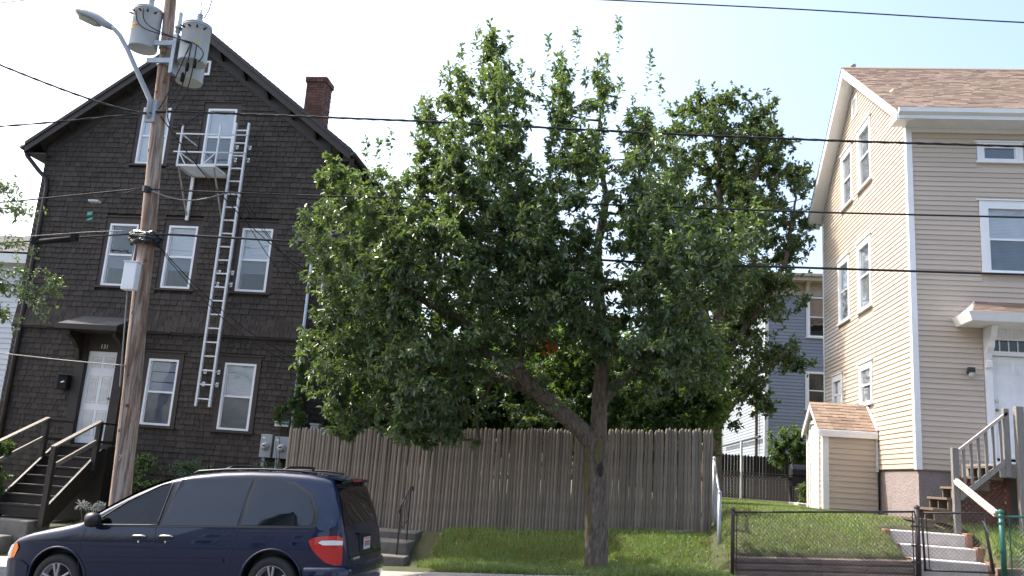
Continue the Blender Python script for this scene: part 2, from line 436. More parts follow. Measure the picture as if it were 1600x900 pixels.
def sheet(name, xs, ys, fn, mt):
    v = [(x, y, fn(x, y)) for y in ys for x in xs]
    nx = len(xs); f = []
    for j in range(len(ys) - 1):
        for i in range(nx - 1):
            f.extend((j * nx + i, j * nx + i + 1, (j + 1) * nx + i + 1, (j + 1) * nx + i))
    return np_mesh(name, v, f, [4] * ((nx - 1) * (len(ys) - 1)), mt, smooth=True)

far_x = [-900, -300, -120, -60, -45]
lin = lambda a, b, n: [a + (b - a) * i / n for i in range(n + 1)]
xs_coarse = far_x + lin(-40, 40, 16) + [45, 60, 120, 300, 900]
structure(sheet('ground', xs_coarse, [-900, -300, -100, -40, -20, -10, 0, 10, 20, 60, 120, 300, 900],
                lambda x, y: road_z(x) - 0.9 - (0 if y < 20 else 0.2), M['soil']))
structure(sheet('road', xs_coarse, [-8, -4, 0, 4, 8, 13.1], lambda x, y: road_z(x) + 0.004, M['road']))
structure(sheet('opposite_verge', xs_coarse, [-60, -30, -12, -8], lambda x, y: road_z(x) + 0.1, mat('verge_grass', (.04, .06, .02), .95, noise=.6, nscale=1.5)))
# granite kerb stones
def setting_root(name, loc=(0, 0, 0)):
    o = bpy.data.objects.new(name, None); COL.objects.link(o); o.location = loc; ORIG[o.name] = tuple(loc)
    return structure(o)
kerb_o = setting_root('kerb', (-8, 13.1, road_z(-8)))
for i in range(16):
    x0 = -22 + i * 2.2; x1 = x0 + 2.185
    k = MB()
    k.hexa([(x0, 13.1, road_z(x0) - .15), (x1, 13.1, road_z(x1) - .15), (x1, 13.25, road_z(x1) - .15), (x0, 13.25, road_z(x0) - .15),
            (x0, 13.115, walk_z(x0)), (x1, 13.115, walk_z(x1)), (x1, 13.25, walk_z(x1)), (x0, 13.25, walk_z(x0))])
    k.build('kerb_stone', M['granite'], kerb_o)
# pavement slabs
walk_o = setting_root('pavement', (-8, 13.9, walk_z(-8)))
for i in range(22):
    x0 = -22 + i * 1.6; x1 = x0 + 1.585
    k = MB()
    dz = random.uniform(-.008, .008)
    y1 = 15.02 if x1 < -9.6 else (14.62 if x1 < -3.3 else 13.9)
    k.hexa([(x0, 13.258, walk_z(x0) - .15), (x1, 13.258, walk_z(x1) - .15), (x1, y1, walk_z(x1) - .15), (x0, y1, walk_z(x0) - .15),
            (x0, 13.258, walk_z(x0) - .004 + dz), (x1, 13.258, walk_z(x1) - .004 - dz), (x1, y1, walk_z(x1) + dz), (x0, y1, walk_z(x0) - dz)])
    k.build('pavement_slab', M['sidewalk'], walk_o)
xs_y = [-900, -300, -100, -60] + lin(-40, -14, 26) + lin(-13.8, 9, 114) + lin(9.5, 40, 30) + [60, 100, 300, 900]
ys_y = lin(13.88, 14.8, 6) + [14.858, 14.862] + lin(15.0, 18, 20) + lin(18.4, 36, 30) + [40, 50, 70, 120, 300, 900]
structure(sheet('lawn', xs_y, ys_y, yard_z, M['soil']))

# grass blades
def blades(name, n, x0, x1, y0, y1, h0, h1, keep, mt, lab):
    x = rng.uniform(x0, x1, n); y = rng.uniform(y0, y1, n)
    k = np.array([keep(a, b) for a, b in zip(x, y)])
    pr = rng.uniform(0, 1, n) < k
    x = x[pr]; y = y[pr]; n = len(x)
    z = np.array([yard_z(a, b) for a, b in zip(x, y)])
    h = rng.uniform(h0, h1, n) * (0.7 + 0.6 * (np.sin(x * 2.3 + np.sin(y * 3.1)) * 0.5 + 0.5))
    an = rng.uniform(0, 2 * np.pi, n); w = rng.uniform(.003, .007, n)
    lx = rng.normal(0, .45, n) * h; ly = rng.normal(0, .45, n) * h
    v = np.zeros((n, 5, 3))
    cx, sy = np.cos(an) * w, np.sin(an) * w
    v[:, 0] = np.stack([x - cx, y - sy, z - .01], 1); v[:, 1] = np.stack([x + cx, y + sy, z - .01], 1)
    v[:, 2] = np.stack([x + cx * .8 + lx * .35, y + sy * .8 + ly * .35, z + h * .6], 1)
    v[:, 3] = np.stack([x - cx * .8 + lx * .35, y - sy * .8 + ly * .35, z + h * .6], 1)
    v[:, 4] = np.stack([x + lx, y + ly, z + h], 1)
    b = (np.arange(n) * 5)[:, None]
    f = np.concatenate([b + np.array([0, 1, 2, 3]), b + np.array([3, 2, 4])], 1)
    cnt = np.tile([4, 3], n)
    o = np_mesh(name, v.reshape(-1, 3), f, cnt, mt)
    o['kind'] = 'stuff'; o['label'] = lab; o['category'] = 'grass'
    return o

def bank_keep(x, y):
    if y > 16.36: return 0
    if x > 1.98 and y < 14.7: return 0
    if x < -2.9 + .35 * math.sin(y * 5) and y < 14.55: return 0
    if x < -3.0 and y > 14.7 + 0.02 and x > -4.9 and y < 17: return 0
    patch = math.sin(x * 1.7 + 1.3) * math.sin(y * 2.1 + x * .6)
    return 0.72 + 0.5 * patch
blades('bank_grass', 62000, -3.1, 2.12, 13.92, 16.36, .045, .12, bank_keep, M['grass'], 'ragged grass growing on the bank below the stockade fence')
def lawn_keep(x, y):
    if 4.75 < x < 6.3 and y < 16.1: return 0
    if x > 5.3 and 15.95 < y: return 0
    if x > 4.6 and y > 20.2: return 0
    return min(1, 1.05 - (y - 14.9) * .06 + .35 * math.sin(x * 2.7 + 1) * math.sin(y * 1.9 + x))
blades('lawn_grass', 60000, 2.05, 6.05, 14.92, 24, .03, .075, lawn_keep, M['grass'], 'short mown grass of the lawn beside the beige house')
blades('yard_grass', 9000, 6.2, 8.5, 14.95, 16.9, .04, .1, lambda x, y: .9, M['grass'], 'grass in the yard right of the green fence post')
def left_keep(x, y):
    return 1 if (x > -10.35 or y < 0) else 0
blades('stoop_grass', 9000, -10.3, -8.2, 14.7, 16.6, .05, .13, left_keep, M['grass'], 'tufts of grass beside the brown wooden stairs')

# dry fallen leaves on the bank
n = 260
_x = rng.uniform(-3.0, 1.9, n); _y = rng.uniform(14.0, 16.3, n); _z = np.array([yard_z(a, b) for a, b in zip(_x, _y)]) + rng.uniform(.03, .09, n)
_a = rng.uniform(0, 6.28, n); _s = rng.uniform(.025, .045, n)
_v = np.zeros((n, 4, 3))
for k_ in range(4):
    _v[:, k_, 0] = _x + np.cos(_a + k_ * 1.57) * _s * (1 if k_ % 2 == 0 else .5); _v[:, k_, 1] = _y + np.sin(_a + k_ * 1.57) * _s * (1 if k_ % 2 == 0 else .5); _v[:, k_, 2] = _z + rng.uniform(-.012, .012, n)
_o = np_mesh('fallen_leaves', _v.reshape(-1, 3), np.arange(n * 4), np.full(n, 4), mat('dry_leaf', (.26, .19, .10), .8, piece=.4))
_o['kind'] = 'stuff'; _o['label'] = 'dry fallen leaves scattered over the grass bank'; _o['category'] = 'leaves'
# ------------------------------------------------------------------ wall frames and house helpers
class Wall:
    """a wall plane: u along it, n outward, z up"""
    def __init__(self, O, U, N):
        self.O = Vector(O); self.U = Vector(U); self.N = Vector(N)
        self.flip = self.U.cross(Vector((0, 0, 1))).dot(self.N) < 0
    def p(self, u, z, n):
        return self.O + self.U * u + self.N * n + Vector((0, 0, z))
    def quadbox(self, mb, u0b, u1b, u0t, u1t, z0, z1, n0, n1b, n1t):
        """piece between back depth n0 and front depth n1 (bottom / top)"""
        c = [self.p(u0b, z0, n1b), self.p(u1b, z0, n1b), self.p(u1b, z0, n0), self.p(u0b, z0, n0),
             self.p(u0t, z1, n1t), self.p(u1t, z1, n1t), self.p(u1t, z1, n0), self.p(u0t, z1, n0)]
        if self.flip: c = [c[1], c[0], c[3], c[2], c[5], c[4], c[7], c[6]]
        mb.hexa(c)
    def box(self, mb, u0, u1, z0, z1, n0, n1):
        self.quadbox(mb, u0, u1, u0, u1, z0, z1, n0, n1, n1)

def wall_core(mb, W, us, zs, openings, n=-0.002, depth=0.14, clip=None):
    """wall skin with holes, plus the reveals of the holes"""
    us = sorted(set(us + [o[0] for o in openings] + [o[1] for o in openings]))
    zs = sorted(set(zs + [o[2] for o in openings] + [o[3] for o in openings]))
    for a, b in zip(us[:-1], us[1:]):
        for c, d in zip(zs[:-1], zs[1:]):
            um, zm = (a + b) / 2, (c + d) / 2
            if any(o[0] < um < o[1] and o[2] < zm < o[3] for o in openings): continue
            mb.face([W.p(a, c, n), W.p(b, c, n), W.p(b, d, n), W.p(a, d, n)])
    for u0, u1, z0, z1 in openings:
        for q in (((u0, z0), (u1, z0)), ((u1, z0), (u1, z1)), ((u1, z1), (u0, z1)), ((u0, z1), (u0, z0))):
            (a, c), (b, d) = q
            mb.face([W.p(a, c, n), W.p(b, d, n), W.p(b, d, n - depth), W.p(a, c, n - depth)])

def intervals(u0, u1, z0, z1, openings):
    seg = [(u0, u1)]
    for o in openings:
        if o[2] < z1 - 1e-4 and o[3] > z0 + 1e-4:
            new = []
            for a, b in seg:
                if o[1] <= a or o[0] >= b: new.append((a, b)); continue
                if a < o[0]: new.append((a, o[0]))
                if b > o[1]: new.append((o[1], b))
            seg = new
    return [s for s in seg if s[1] - s[0] > 0.02]

def courses(zlo, zhi, pitch, lim, openings):
    """yields (z0, z1, segments) with lim(z) -> (u0, u1)"""
    n = max(1, round((zhi - zlo) / pitch)); p = (zhi - zlo) / n
    for i in range(n):
        z0 = zlo + i * p; z1 = z0 + p
        a0, b0 = lim(z0); a1, b1 = lim(z1)
        if b0 - a0 < .05: continue
        yield z0, z1, [(s, (a0, b0, a1, b1)) for s in intervals(a0, b0, z0, z1, openings)]

def clapboards(parent, W, zlo, zhi, pitch, lim, openings, mt, thick=0.021, base=0.0, joined=False, name='siding_board'):
    allmb = MB()
    for z0, z1, segs in courses(zlo, zhi, pitch, lim, openings):
        for (s, e), (a0, b0, a1, b1) in segs:
            mb = allmb if joined else MB()
            st = max(s, a1) if abs(s - a0) < 1e-6 else s
            et = min(e, b1) if abs(e - b0) < 1e-6 else e
            if et < st: st = et = (st + et) / 2
            W.quadbox(mb, s, e, st, et, z0, z1 + .004, base, base + thick, base + .003)
            if not joined: mb.build(name, mt, parent)
    if joined: return allmb.build(name, mt, parent, kind='stuff')

def window(parent, W, u0, u1, z0, z1, frame=0.045, fm='white', casing=None, cm='redtrim', sill=True, upper='blind', lower='screen', depth=0.10,
           header=0.0, proud=0.03, meet=0.5, rail=True):
    """double-hung window; u0..z1 is the outside of the white frame. Returns the part."""
    f = MB(); n0, n1 = -depth, proud
    W.box(f, u0, u0 + frame, z0, z1, n0, n1); W.box(f, u1 - frame, u1, z0, z1, n0, n1)
    W.box(f, u0 + frame, u1 - frame, z1 - frame, z1, n0, n1); W.box(f, u0 + frame, u1 - frame, z0, z0 + frame, n0, n1)
    zm = z0 + (z1 - z0) * meet
    if rail: W.box(f, u0 + frame, u1 - frame, zm - .02, zm + .02, n0 + .01, n1 - .022)
    # inner sash edges
    for a, b in ((u0 + frame, u0 + frame + .02), (u1 - frame - .02, u1 - frame)):
        W.box(f, a, b, z0 + frame, zm - .02, n0 + .01, n1 - .03); W.box(f, a, b, zm + .02, z1 - frame, n0 + .01, n1 - .045)
    o = f.build('window', M[fm], parent)
    g = MB(); W.box(g, u0 + frame + .02, u1 - frame - .02, zm + .02, z1 - frame, -.03, -.024); g.build('pane', M['glass'], o)
    g = MB(); W.box(g, u0 + frame + .02, u1 - frame - .02, z0 + frame, zm - .02, -.015, -.009); g.build('pane', M['glass'], o)
    def blind(za, zb, key, nn, slat):
        b = MB(); k = max(2, int((zb - za) / slat)); h = (zb - za) / k
        for i in range(k):
            W.quadbox(b, u0 + frame + .004, u1 - frame - .004, u0 + frame + .004, u1 - frame - .004, za + i * h, za + (i + .92) * h, nn - .006, nn + .008, nn)
        b.build('blind', M[key], o)
    zi0, zi1 = z0 + frame, z1 - frame
    if upper == 'blind': blind(zm, zi1, 'blind', -.045, .03)
    elif upper == 'curtain': blind(zm, zi1, 'lilac', -.045, .2)
    elif upper == 'tan': blind(zm, zi1, 'tan', -.045, .05)
    if lower == 'screen': blind(zi0, zm, 'curtain', -.032, .03)
    elif lower == 'blind': blind(zi0, zm, 'blind', -.035, .03)
    elif lower == 'part': blind(zi0 + (zm - zi0) * .55, zm, 'curtain', -.055, .03)
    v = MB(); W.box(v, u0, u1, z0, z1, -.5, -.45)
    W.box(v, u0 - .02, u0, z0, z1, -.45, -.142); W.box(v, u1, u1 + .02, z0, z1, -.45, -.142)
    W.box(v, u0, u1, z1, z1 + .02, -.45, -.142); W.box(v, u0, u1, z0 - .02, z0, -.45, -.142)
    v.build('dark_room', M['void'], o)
    if casing:
        c = MB(); k = casing
        W.box(c, u0 - k, u0 - .002, z0 - .01, z1 + header, 0.0, proud + .004)
        W.box(c, u1 + .002, u1 + k, z0 - .01, z1 + header, 0.0, proud + .004)
        W.box(c, u0 - .002, u1 + .002, z1 + .002, z1 + max(header, .02), 0.0, proud + .001)
        if header: W.box(c, u0 - k - .05, u1 + k + .05, z1 + header + .001, z1 + header + .03, 0.0, proud + .03)
        c.build('casing', M[cm], o)
    if sill:
        s = MB(); k = (casing or .03) + .03
        W.box(s, u0 - k, u1 + k, z0 - .055, z0 - .012, 0.0, proud + .05); s.build('sill', M[cm if casing else fm], o)
    return o

def panel_door(parent, W, u0, u1, z0, z1, m, n=-.05, name='door', pm=None):
    d = MB(); W.box(d, u0, u1, z0, z1, n - .04, n)
    o = d.build(name, m, parent)
    w = u1 - u0; h = z1 - z0
    for a0, a1 in ((.13, .45), (.55, .87)):
        for b0, b1 in ((.08, .36), (.43, .73), (.82, .94)):
            p = MB()
            ua, ub, za, zb = u0 + a0 * w, u0 + a1 * w, z0 + b0 * h, z0 + b1 * h
            t = .022
            W.box(p, ua, ub, za, za + t, n, n + .008); W.box(p, ua, ub, zb - t, zb, n, n + .008)
            W.box(p, ua, ua + t, za + t, zb - t, n, n + .008); W.box(p, ub - t, ub, za + t, zb - t, n, n + .008)
            W.quadbox(p, ua + t * 2, ub - t * 2, ua + t * 2, ub - t * 2, za + t * 2, zb - t * 2, n, n + .007, n + .007)
            p.build('door_panel', pm or m, o)
    return o

def text_mesh(o, parent, name):
    bpy.context.view_layer.update()
    me = bpy.data.meshes.new_from_object(o.evaluated_get(bpy.context.evaluated_depsgraph_get()))
    n = bpy.data.objects.new(name, me); ml = o.matrix_local.copy(); bpy.data.objects.remove(o); COL.objects.link(n)
    n.name = name; n.parent = parent; n.matrix_local = ml
    return n

def text_on(W, s, u, z, n, size, m, parent, name):
    cu = bpy.data.curves.new(name, 'FONT'); cu.body = s; cu.size = size; cu.extrude = 0.004; cu.align_x = 'CENTER'
    cu.materials.append(m)
    o = bpy.data.objects.new(name, cu); COL.objects.link(o)
    p = W.p(u, z, n)
    x = W.U; zz = Vector((0, 0, 1)); y = -W.N
    mw = Matrix(((x.x, zz.x, W.N.x, p.x), (x.y, zz.y, W.N.y, p.y), (x.z, zz.z, W.N.z, p.z), (0, 0, 0, 1)))
    if parent is not None:
        o.parent = parent
        og = ORIG[parent.name]
        mw = Matrix.Translation((-og[0], -og[1], -og[2])) @ mw
    o.matrix_local = mw
    return text_mesh(o, parent, name)
# ------------------------------------------------------------------ dark shingled house on the left
DX0, DX1, DY = -13.35, -6.53, 17.5
RA, RZ, RS = -9.80, 9.66, 0.76            # ridge x, ridge height, roof pitch
dark = thing('shingled_house', 'tall dark brown shingled house with white windows and steep gable', 'house', (-9.94, 17.5, -1.3))
WL = Wall((0, DY, 0), (1, 0, 0), (0, -1, 0))
D_WIN = {'w1a': (-10.02, -9.33, .415, 1.84), 'w1b': (-8.28, -7.57, .415, 1.84),
         'w2a': (-11.46, -10.77, 3.42, 4.86), 'w2b': (-10.04, -9.35, 3.42, 4.86), 'w2c': (-8.30, -7.59, 3.42, 4.86),
         'w3a': (-11.13, -10.44, 6.31, 7.70), 'w3b': (-9.53, -8.83, 6.31, 7.70)}
D_DOOR = (-11.50, -10.77, -.08, 1.95)
holes = list(D_WIN.values()) + [D_DOOR]

def dlim(z):
    h = (RZ - .30 - z) / RS
    return max(DX0, RA - h), min(DX1, RA + h)

core = MB()
us = sorted(set([DX0, DX1, RA] + [h[i] for h in holes for i in (0, 1)] + lin(DX0, DX1, 12)))
zs = sorted(set([-1.7, 2.42] + [h[i] for h in holes for i in (2, 3)]))
def dtop(u): return RZ - .30 - RS * abs(u - RA)
for a, b in zip(us[:-1], us[1:]):
    um = (a + b) / 2
    zz = zs + [99]
    for c, d in zip(zz[:-1], zz[1:]):
        zm = (c + min(d, dtop(um))) / 2
        if any(o[0] < um < o[1] and o[2] < zm < o[3] for o in holes): continue
        pa, pb = min(d, dtop(a)), min(d, dtop(b))
        if pa <= c and pb <= c: continue
        core.face([WL.p(a, c, -.004), WL.p(b, c, -.004), WL.p(b, max(pb, c), -.004), WL.p(a, max(pa, c), -.004)])
for u0, u1, z0, z1 in holes:
    for (a, c), (b, d) in (((u0, z0), (u1, z0)), ((u1, z0), (u1, z1)), ((u1, z1), (u0, z1)), ((u0, z1), (u0, z0))):
        core.face([WL.p(a, c, -.004), WL.p(b, d, -.004), WL.p(b, d, -.15), WL.p(a, c, -.15)])
core.box(DX0, DX0 + .1, DY + .01, 28, -1.7, 6.6)
core.box(DX1 - .1, DX1, DY + .01, 28, -1.7, 6.6)
core.build('wall', M['shingle'], dark)

# shingles: each a wedge of its own; the largest 300 in view are parts, the rest one mass
pieces = []
case = {k: (v[0] - .10, v[1] + .10, v[2] - .05, v[3] + .16) for k, v in D_WIN.items()}
open_sh = list(case.values()) + [(D_DOOR[0] - .22, D_DOOR[1] + .22, D_DOOR[2] - .1, 2.36)]
def lay(zlo, zhi, base):
    for z0, z1, segs in courses(zlo, zhi, .122, dlim, open_sh):
        for (s, e), (a0, b0, a1, b1) in segs:
            u = s
            while u < e - .01:
                w = random.choice((.10, .13, .15, .18, .22)) * random.uniform(.9, 1.15)
                if e - (u + w) < .07: w = e - u
                v = u + w
                t0 = max(u, a1) if abs(u - a0) < 1e-6 else u
                t1 = min(v, b1) if abs(v - b0) < 1e-6 else v
                if t1 <= t0: t0 = t1 = (t0 + t1) / 2
                drop = random.uniform(0, .006) if random.random() < .9 else random.uniform(.006, .02)
                fl = base + (.05 * max(0, 1 - (z0 - 2.42) / .4) if base > .01 else 0)
                pieces.append((u + .004, v - .004, t0 + .004, t1 - .004, z0 - drop, z1 + .01, fl - .0, fl + random.uniform(.018, .028), fl + .004))
                u = v
lay(-1.45, 2.415, 0.0)
lay(2.43, RZ - .42, 0.035)
def show(p):
    u = (p[0] + p[1]) / 2
    if p[4] < 0.9 or u > -7.0 or (-8.85 < u < -8.3): return 0
    return (p[1] - p[0]) / math.hypot(u, 17.5)
order = sorted(range(len(pieces)), key=lambda i: -show(pieces[i]))
chosen = set(order[:300])
rest = MB()
for i, (a, b, c, d, z0, z1, n0, nb, ntp) in enumerate(pieces):
    if i in chosen:
        mb = MB(); WL.quadbox(mb, a, b, c, d, z0, z1, n0 - .02, nb, ntp); mb.build('shingle', M['shingle'], dark)
    else:
        WL.quadbox(rest, a, b, c, d, z0, z1, n0 - .02, nb, ntp)
rest.build('shingle_courses', M['shingle'], dark, kind='stuff')
# side wall towards the fence
WLs = Wall((DX1, 0, 0), (0, 1, 0), (1, 0, 0))
sd = MB()
for z0, z1, segs in courses(-1.4, 6.5, .122, lambda z: (DY - .02, 27.8), []):
    u = DY - .02
    while u < 27.8:
        v = min(27.8, u + random.uniform(.12, .3))
        WLs.quadbox(sd, u + .002, v - .002, u + .002, v - .002, z0 - random.uniform(0, .01), z1 + .01, -.02, .018, .004); u = v
sd.build('side_shingle_courses', M['shingle'], dark, kind='stuff')

# belt drip board between the storeys
t = MB(); WL.box(t, DX0 - .03, DX1 + .03, 2.385, 2.43, -.02, .075); t.build('belt_board', M['browntrim'], dark)

# windows
kw = dict(casing=.10, cm='redtrim', header=.15)
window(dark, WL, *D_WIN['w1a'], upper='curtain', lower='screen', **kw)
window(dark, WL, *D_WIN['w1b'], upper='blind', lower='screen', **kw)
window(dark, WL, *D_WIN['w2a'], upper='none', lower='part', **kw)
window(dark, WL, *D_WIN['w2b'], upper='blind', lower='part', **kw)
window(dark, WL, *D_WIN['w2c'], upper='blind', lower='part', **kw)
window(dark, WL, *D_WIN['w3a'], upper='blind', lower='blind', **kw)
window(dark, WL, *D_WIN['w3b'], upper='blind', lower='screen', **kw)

# door, its surround and hood
door = panel_door(dark, WL, -11.49, -10.78, -.06, 1.94, M['door'], n=-.06, pm=mat('beige_door_moulding', (.70, .68, .64), .55, noise=.4, nscale=8))  # beige mouldings, slightly darker than the white door
kn = MB(); kn.lathe((-10.85, 17.56, .92), (0, -1, 0), [(0, .012), (.03, .012), (.035, .03), (.06, .03), (.07, .005)], 10); kn.build('door_knob', M['galv'], door, smooth=True)
sr = MB()
WL.box(sr, -11.72, -11.502, -.15, 2.36, -.02, .05); WL.box(sr, -10.768, -10.55, -.15, 2.36, -.02, .05)
WL.box(sr, -11.502, -10.768, 1.952, 2.36, -.02, .03)
sr.build('door_surround', M['browntrim'], dark)
text_on(WL, '131', -11.10, 2.0, .034, .13, M['whitepaint'], dark, 'house_number')
hood = MB()
hx0, hx1, hy = -11.80, -10.42, 16.72
hood.slab([(hx0, hy, 2.36), (hx1, hy, 2.36), (hx1 - .12, 17.43, 2.66), (hx0 + .12, 17.43, 2.66)], (0, 0, .035))
ho = hood.build('door_hood', M['darkroof'], dark)
e = MB(); e.box(hx0 - .01, hx1 + .01, hy - .03, hy, 2.30, 2.40)
e.slab([(hx0, hy, 2.30), (hx0, 17.45, 2.30), (hx0, 17.45, 2.64), (hx0, hy, 2.40)], (.03, 0, 0))
e.slab([(hx1, hy, 2.30), (hx1, 17.45, 2.30), (hx1, 17.45, 2.64), (hx1, hy, 2.40)], (-.03, 0, 0))
e.box(hx0 + .03, hx1 - .03, hy, 17.45, 2.30, 2.315)
e.build('hood_fascia', M['browntrim'], ho)
for i in range(9):
    a = hx0 + .02 + i * .15
    m_ = MB(); m_.slab([(a, hy - .01, 2.398), (a + .145, hy - .01, 2.398), (a + .145, 17.05, 2.53), (a, 17.05, 2.53)], (0, 0, .012)); m_.build('hood_shingle', M['darkroof'], ho)
for ux in (-11.68, -10.62):
    b = MB()
    b.slab([(ux, 17.46, 1.72), (ux, 17.36, 1.72), (ux, 17.30, 1.95), (ux, 17.10, 2.12), (ux, 16.90, 2.2), (ux, 16.90, 2.30), (ux, 17.46, 2.30)], (.09, 0, 0))
    b.build('hood_bracket', M['browntrim'], ho)

# gable vent
v = MB(); a, b, c, d = -9.98, -9.62, 8.52, 8.88
WL.box(v, a, a + .05, c, d, .03, .075); WL.box(v, b - .05, b, c, d, .03, .075); WL.box(v, a + .05, b - .05, d - .05, d, .03, .075); WL.box(v, a + .05, b - .05, c, c + .05, .03, .075)
vo = v.build('gable_vent', M['white'], dark)
for i in range(6):
    l = MB(); z = c + .06 + i * .042; WL.quadbox(l, a + .05, b - .05, a + .05, b - .05, z, z + .03, .03, .07, .045); l.build('louvre', M['tan'], vo)

# roof
ry0, ry1 = 17.18, 28.3
xl, xr = -13.70, -5.92
def rz(x): return RZ - RS * abs(x - RA)
roof = MB()
roof.slab([(RA, ry0 + .03, RZ - .05), (xl, ry0 + .03, rz(xl) - .05), (xl, ry1, rz(xl) - .05), (RA, ry1, RZ - .05)], (0, 0, -.14))
roof.slab([(RA, ry0 + .03, RZ - .05), (xr, ry0 + .03, rz(xr) - .05), (xr, ry1, rz(xr) - .05), (RA, ry1, RZ - .05)], (0, 0, -.14))
roof_o = roof.build('roof', M['soffit'], dark)
rs = MB()
for side, xe in ((-1, xl), (1, xr)):
    n = 34
    for i in range(n):
        xa = xe + (RA - xe) * i / n; xb = xe + (RA - xe) * (i + 1.15) / n
        if (xb - RA) * side < 0: xb = RA
        y = ry0 - .03
        while y < ry1:
            y2 = min(y + random.uniform(.8, 1.1), ry1)
            rs.slab([(xa, y, rz(xa) - .035), (xa, y2 - .004, rz(xa) - .035), (xb, y2 - .004, rz(xb) - .048), (xb, y, rz(xb) - .048)], (0, 0, .02)); y = y2
rs.build('roof_shingle_courses', M['darkroof'], roof_o, kind='stuff')
for side, xe in ((-1, xl), (1, xr)):
    fb = MB()
    fb.slab([(xe, ry0 - .02, rz(xe) - .05), (RA, ry0 - .02, RZ - .05), (RA, ry0 - .02, RZ - .29), (xe, ry0 - .02, rz(xe) - .29)], (0, .045, 0))
    fb.slab([(xe, ry0 - .045, rz(xe) - .03), (RA, ry0 - .045, RZ - .03), (RA, ry0 - .045, RZ - .12), (xe, ry0 - .045, rz(xe) - .12)], (0, .024, 0))
    fb.build('rake_board', M['browntrim'], roof_o)
    fr = MB()
    fr.slab([(xe + (-side) * .55, DY - .062, rz(xe + (-side) * .55) - .20), (RA, DY - .062, RZ - .20), (RA, DY - .062, RZ - .56), (xe + (-side) * .55, DY - .062, rz(xe + (-side) * .55) - .56)], (0, .05, 0))
    fr.build('frieze_board', M['browntrim'], roof_o)
    ef = MB(); ef.slab([(xe, ry0 + .03, rz(xe) - .05), (xe, ry1, rz(xe) - .05), (xe, ry1, rz(xe) - .24), (xe, ry0 + .03, rz(xe) - .24)], (-side * .03, 0, 0)); ef.build('eave_board', M['browntrim'], roof_o)
    # sloping lookouts that carry the rake
    for k in range(6):
        x = xe + (RA - xe) * (k + .55) / 6.2
        lb = MB(); z = rz(x) - .20
        lb.slab([(x, ry0 + .03, z), (x, DY - .02, z), (x, DY - .02, z - .24), (x, DY - .10, z - .24), (x, ry0 + .03, z - .10)], (side * .07, 0, side * -.05))
        lb.build('rake_bracket', M['browntrim'], roof_o)
    g = MB(); gx = xe + side * .06
    g.tube([(gx, ry0 - .02, rz(xe) - .16), (gx, ry1, rz(xe) - .20)], .065, 8); g.build('gutter', M['browntrim'], roof_o, smooth=True)
    g = MB(); g.box(min(xe, xe - side * .5), max(xe, xe - side * .5), ry0 + .05, ry1 - .1, rz(xe) - .30, rz(xe) - .27); g.build('eave_soffit', M['soffit'], roof_o)
g = MB(); g.tube([(xl - .02, 17.25, rz(xl) - .22), (xl + .02, 17.28, rz(xl) - .34), (-13.42, 17.40, 6.05), (-13.20, 17.42, 5.85), (-13.16, 17.43, 5.62), (-13.16, 17.43, 2.6), (-13.15, 17.43, -1.5)], .05, 8)
g.build('downspout', M['browntrim'], dark, smooth=True)
g = MB(); g.tube([(xr + .02, 17.25, rz(xr) - .22), (xr, 17.3, rz(xr) - .36), (-6.10, 17.42, 6.12), (-6.36, 17.5, 5.92), (-6.42, 17.52, 5.7), (-6.42, 17.52, -1.4)], .05, 8)
g.build('downspout', M['redtrim'], dark, smooth=True)
g = MB(); g.tube([(-6.60, 17.40, 4.6), (-6.60, 17.40, -.2)], .033, 8); g.build('conduit', mat('pale_blue_conduit', (.50, .58, .66), .45, noise=.3, nscale=6), dark, smooth=True)

# chimney, brick by brick
cx0, cx1, cy0, cy1 = -8.30, -7.78, 20.0, 20.52
cm_ = MB(); cm_.box(cx0 + .012, cx1 - .012, cy0 + .012, cy1 - .012, 7.9, 9.78); ch = cm_.build('chimney', M['mortar'], dark)
z = 8.16; row = 0
while z < 9.76:
    ex = .035 if z > 9.56 else 0
    off = .0 if row % 2 else .1
    for face in (0, 1, 2):
        L0, L1 = (cx0 - ex, cx1 + ex) if face == 0 else (cy0 - ex, cy1 + ex)
        u = L0 - off
        while u < L1 - .01:
            a, b = max(u, L0), min(u + .196, L1)
            if b - a > .03:
                m_ = MB(); j = random.uniform(0, .005)
                if face == 0: m_.box(a + .004, b - .004, cy0 - ex - j, cy0 + .05, z, z + .062)
                elif face == 1: m_.box(cx1 - .05, cx1 + ex + j, a + .055 if a < cy0 + .01 else a + .004, b - .004, z, z + .062)
                else: m_.box(cx0 - ex - j, cx0 + .05, a + .055 if a < cy0 + .01 else a + .004, b - .004, z, z + .062)
                m_.build('brick', M['brick'], ch)
            u += .204
    z += .073; row += 1
# ------------------------------------------------------------------ things on and in front of the dark house
# brown wooden stairs
st = thing('porch_stairs', 'brown painted wooden stairs with railings up to the white door numbered 131', 'stairs', (-10.95, 16.3, -1.6))
sx0, sx1 = -11.50, -10.38
b = MB(); b.box(sx0 - .05, sx1 + .12, 16.86, 17.44, -.16, -.10); b.build('landing', M['browntrim'], st, bevel=.006)
b = MB(); b.box(sx0, sx1 + .08, 16.92, 17.44, -1.6, -.162); b.build('landing_base', M['browntrim'], st)
tz = [-.34, -.55, -.73, -.905, -1.08, -1.255]
for i, z in enumerate(tz):
    y = 16.86 - .235 * i
    b = MB(); b.box(sx0 + .03, sx1 - .03, y - .27, y + .0, z - .035, z); b.build('tread', mat_tread if 'mat_tread' in globals() else M['browntrim'], st, bevel=.005)
    b = MB(); b.box(sx0 + .04, sx1 - .04, y - .235, y - .215, z - .21, z - .037); b.build('riser', M['browntrim'], st)
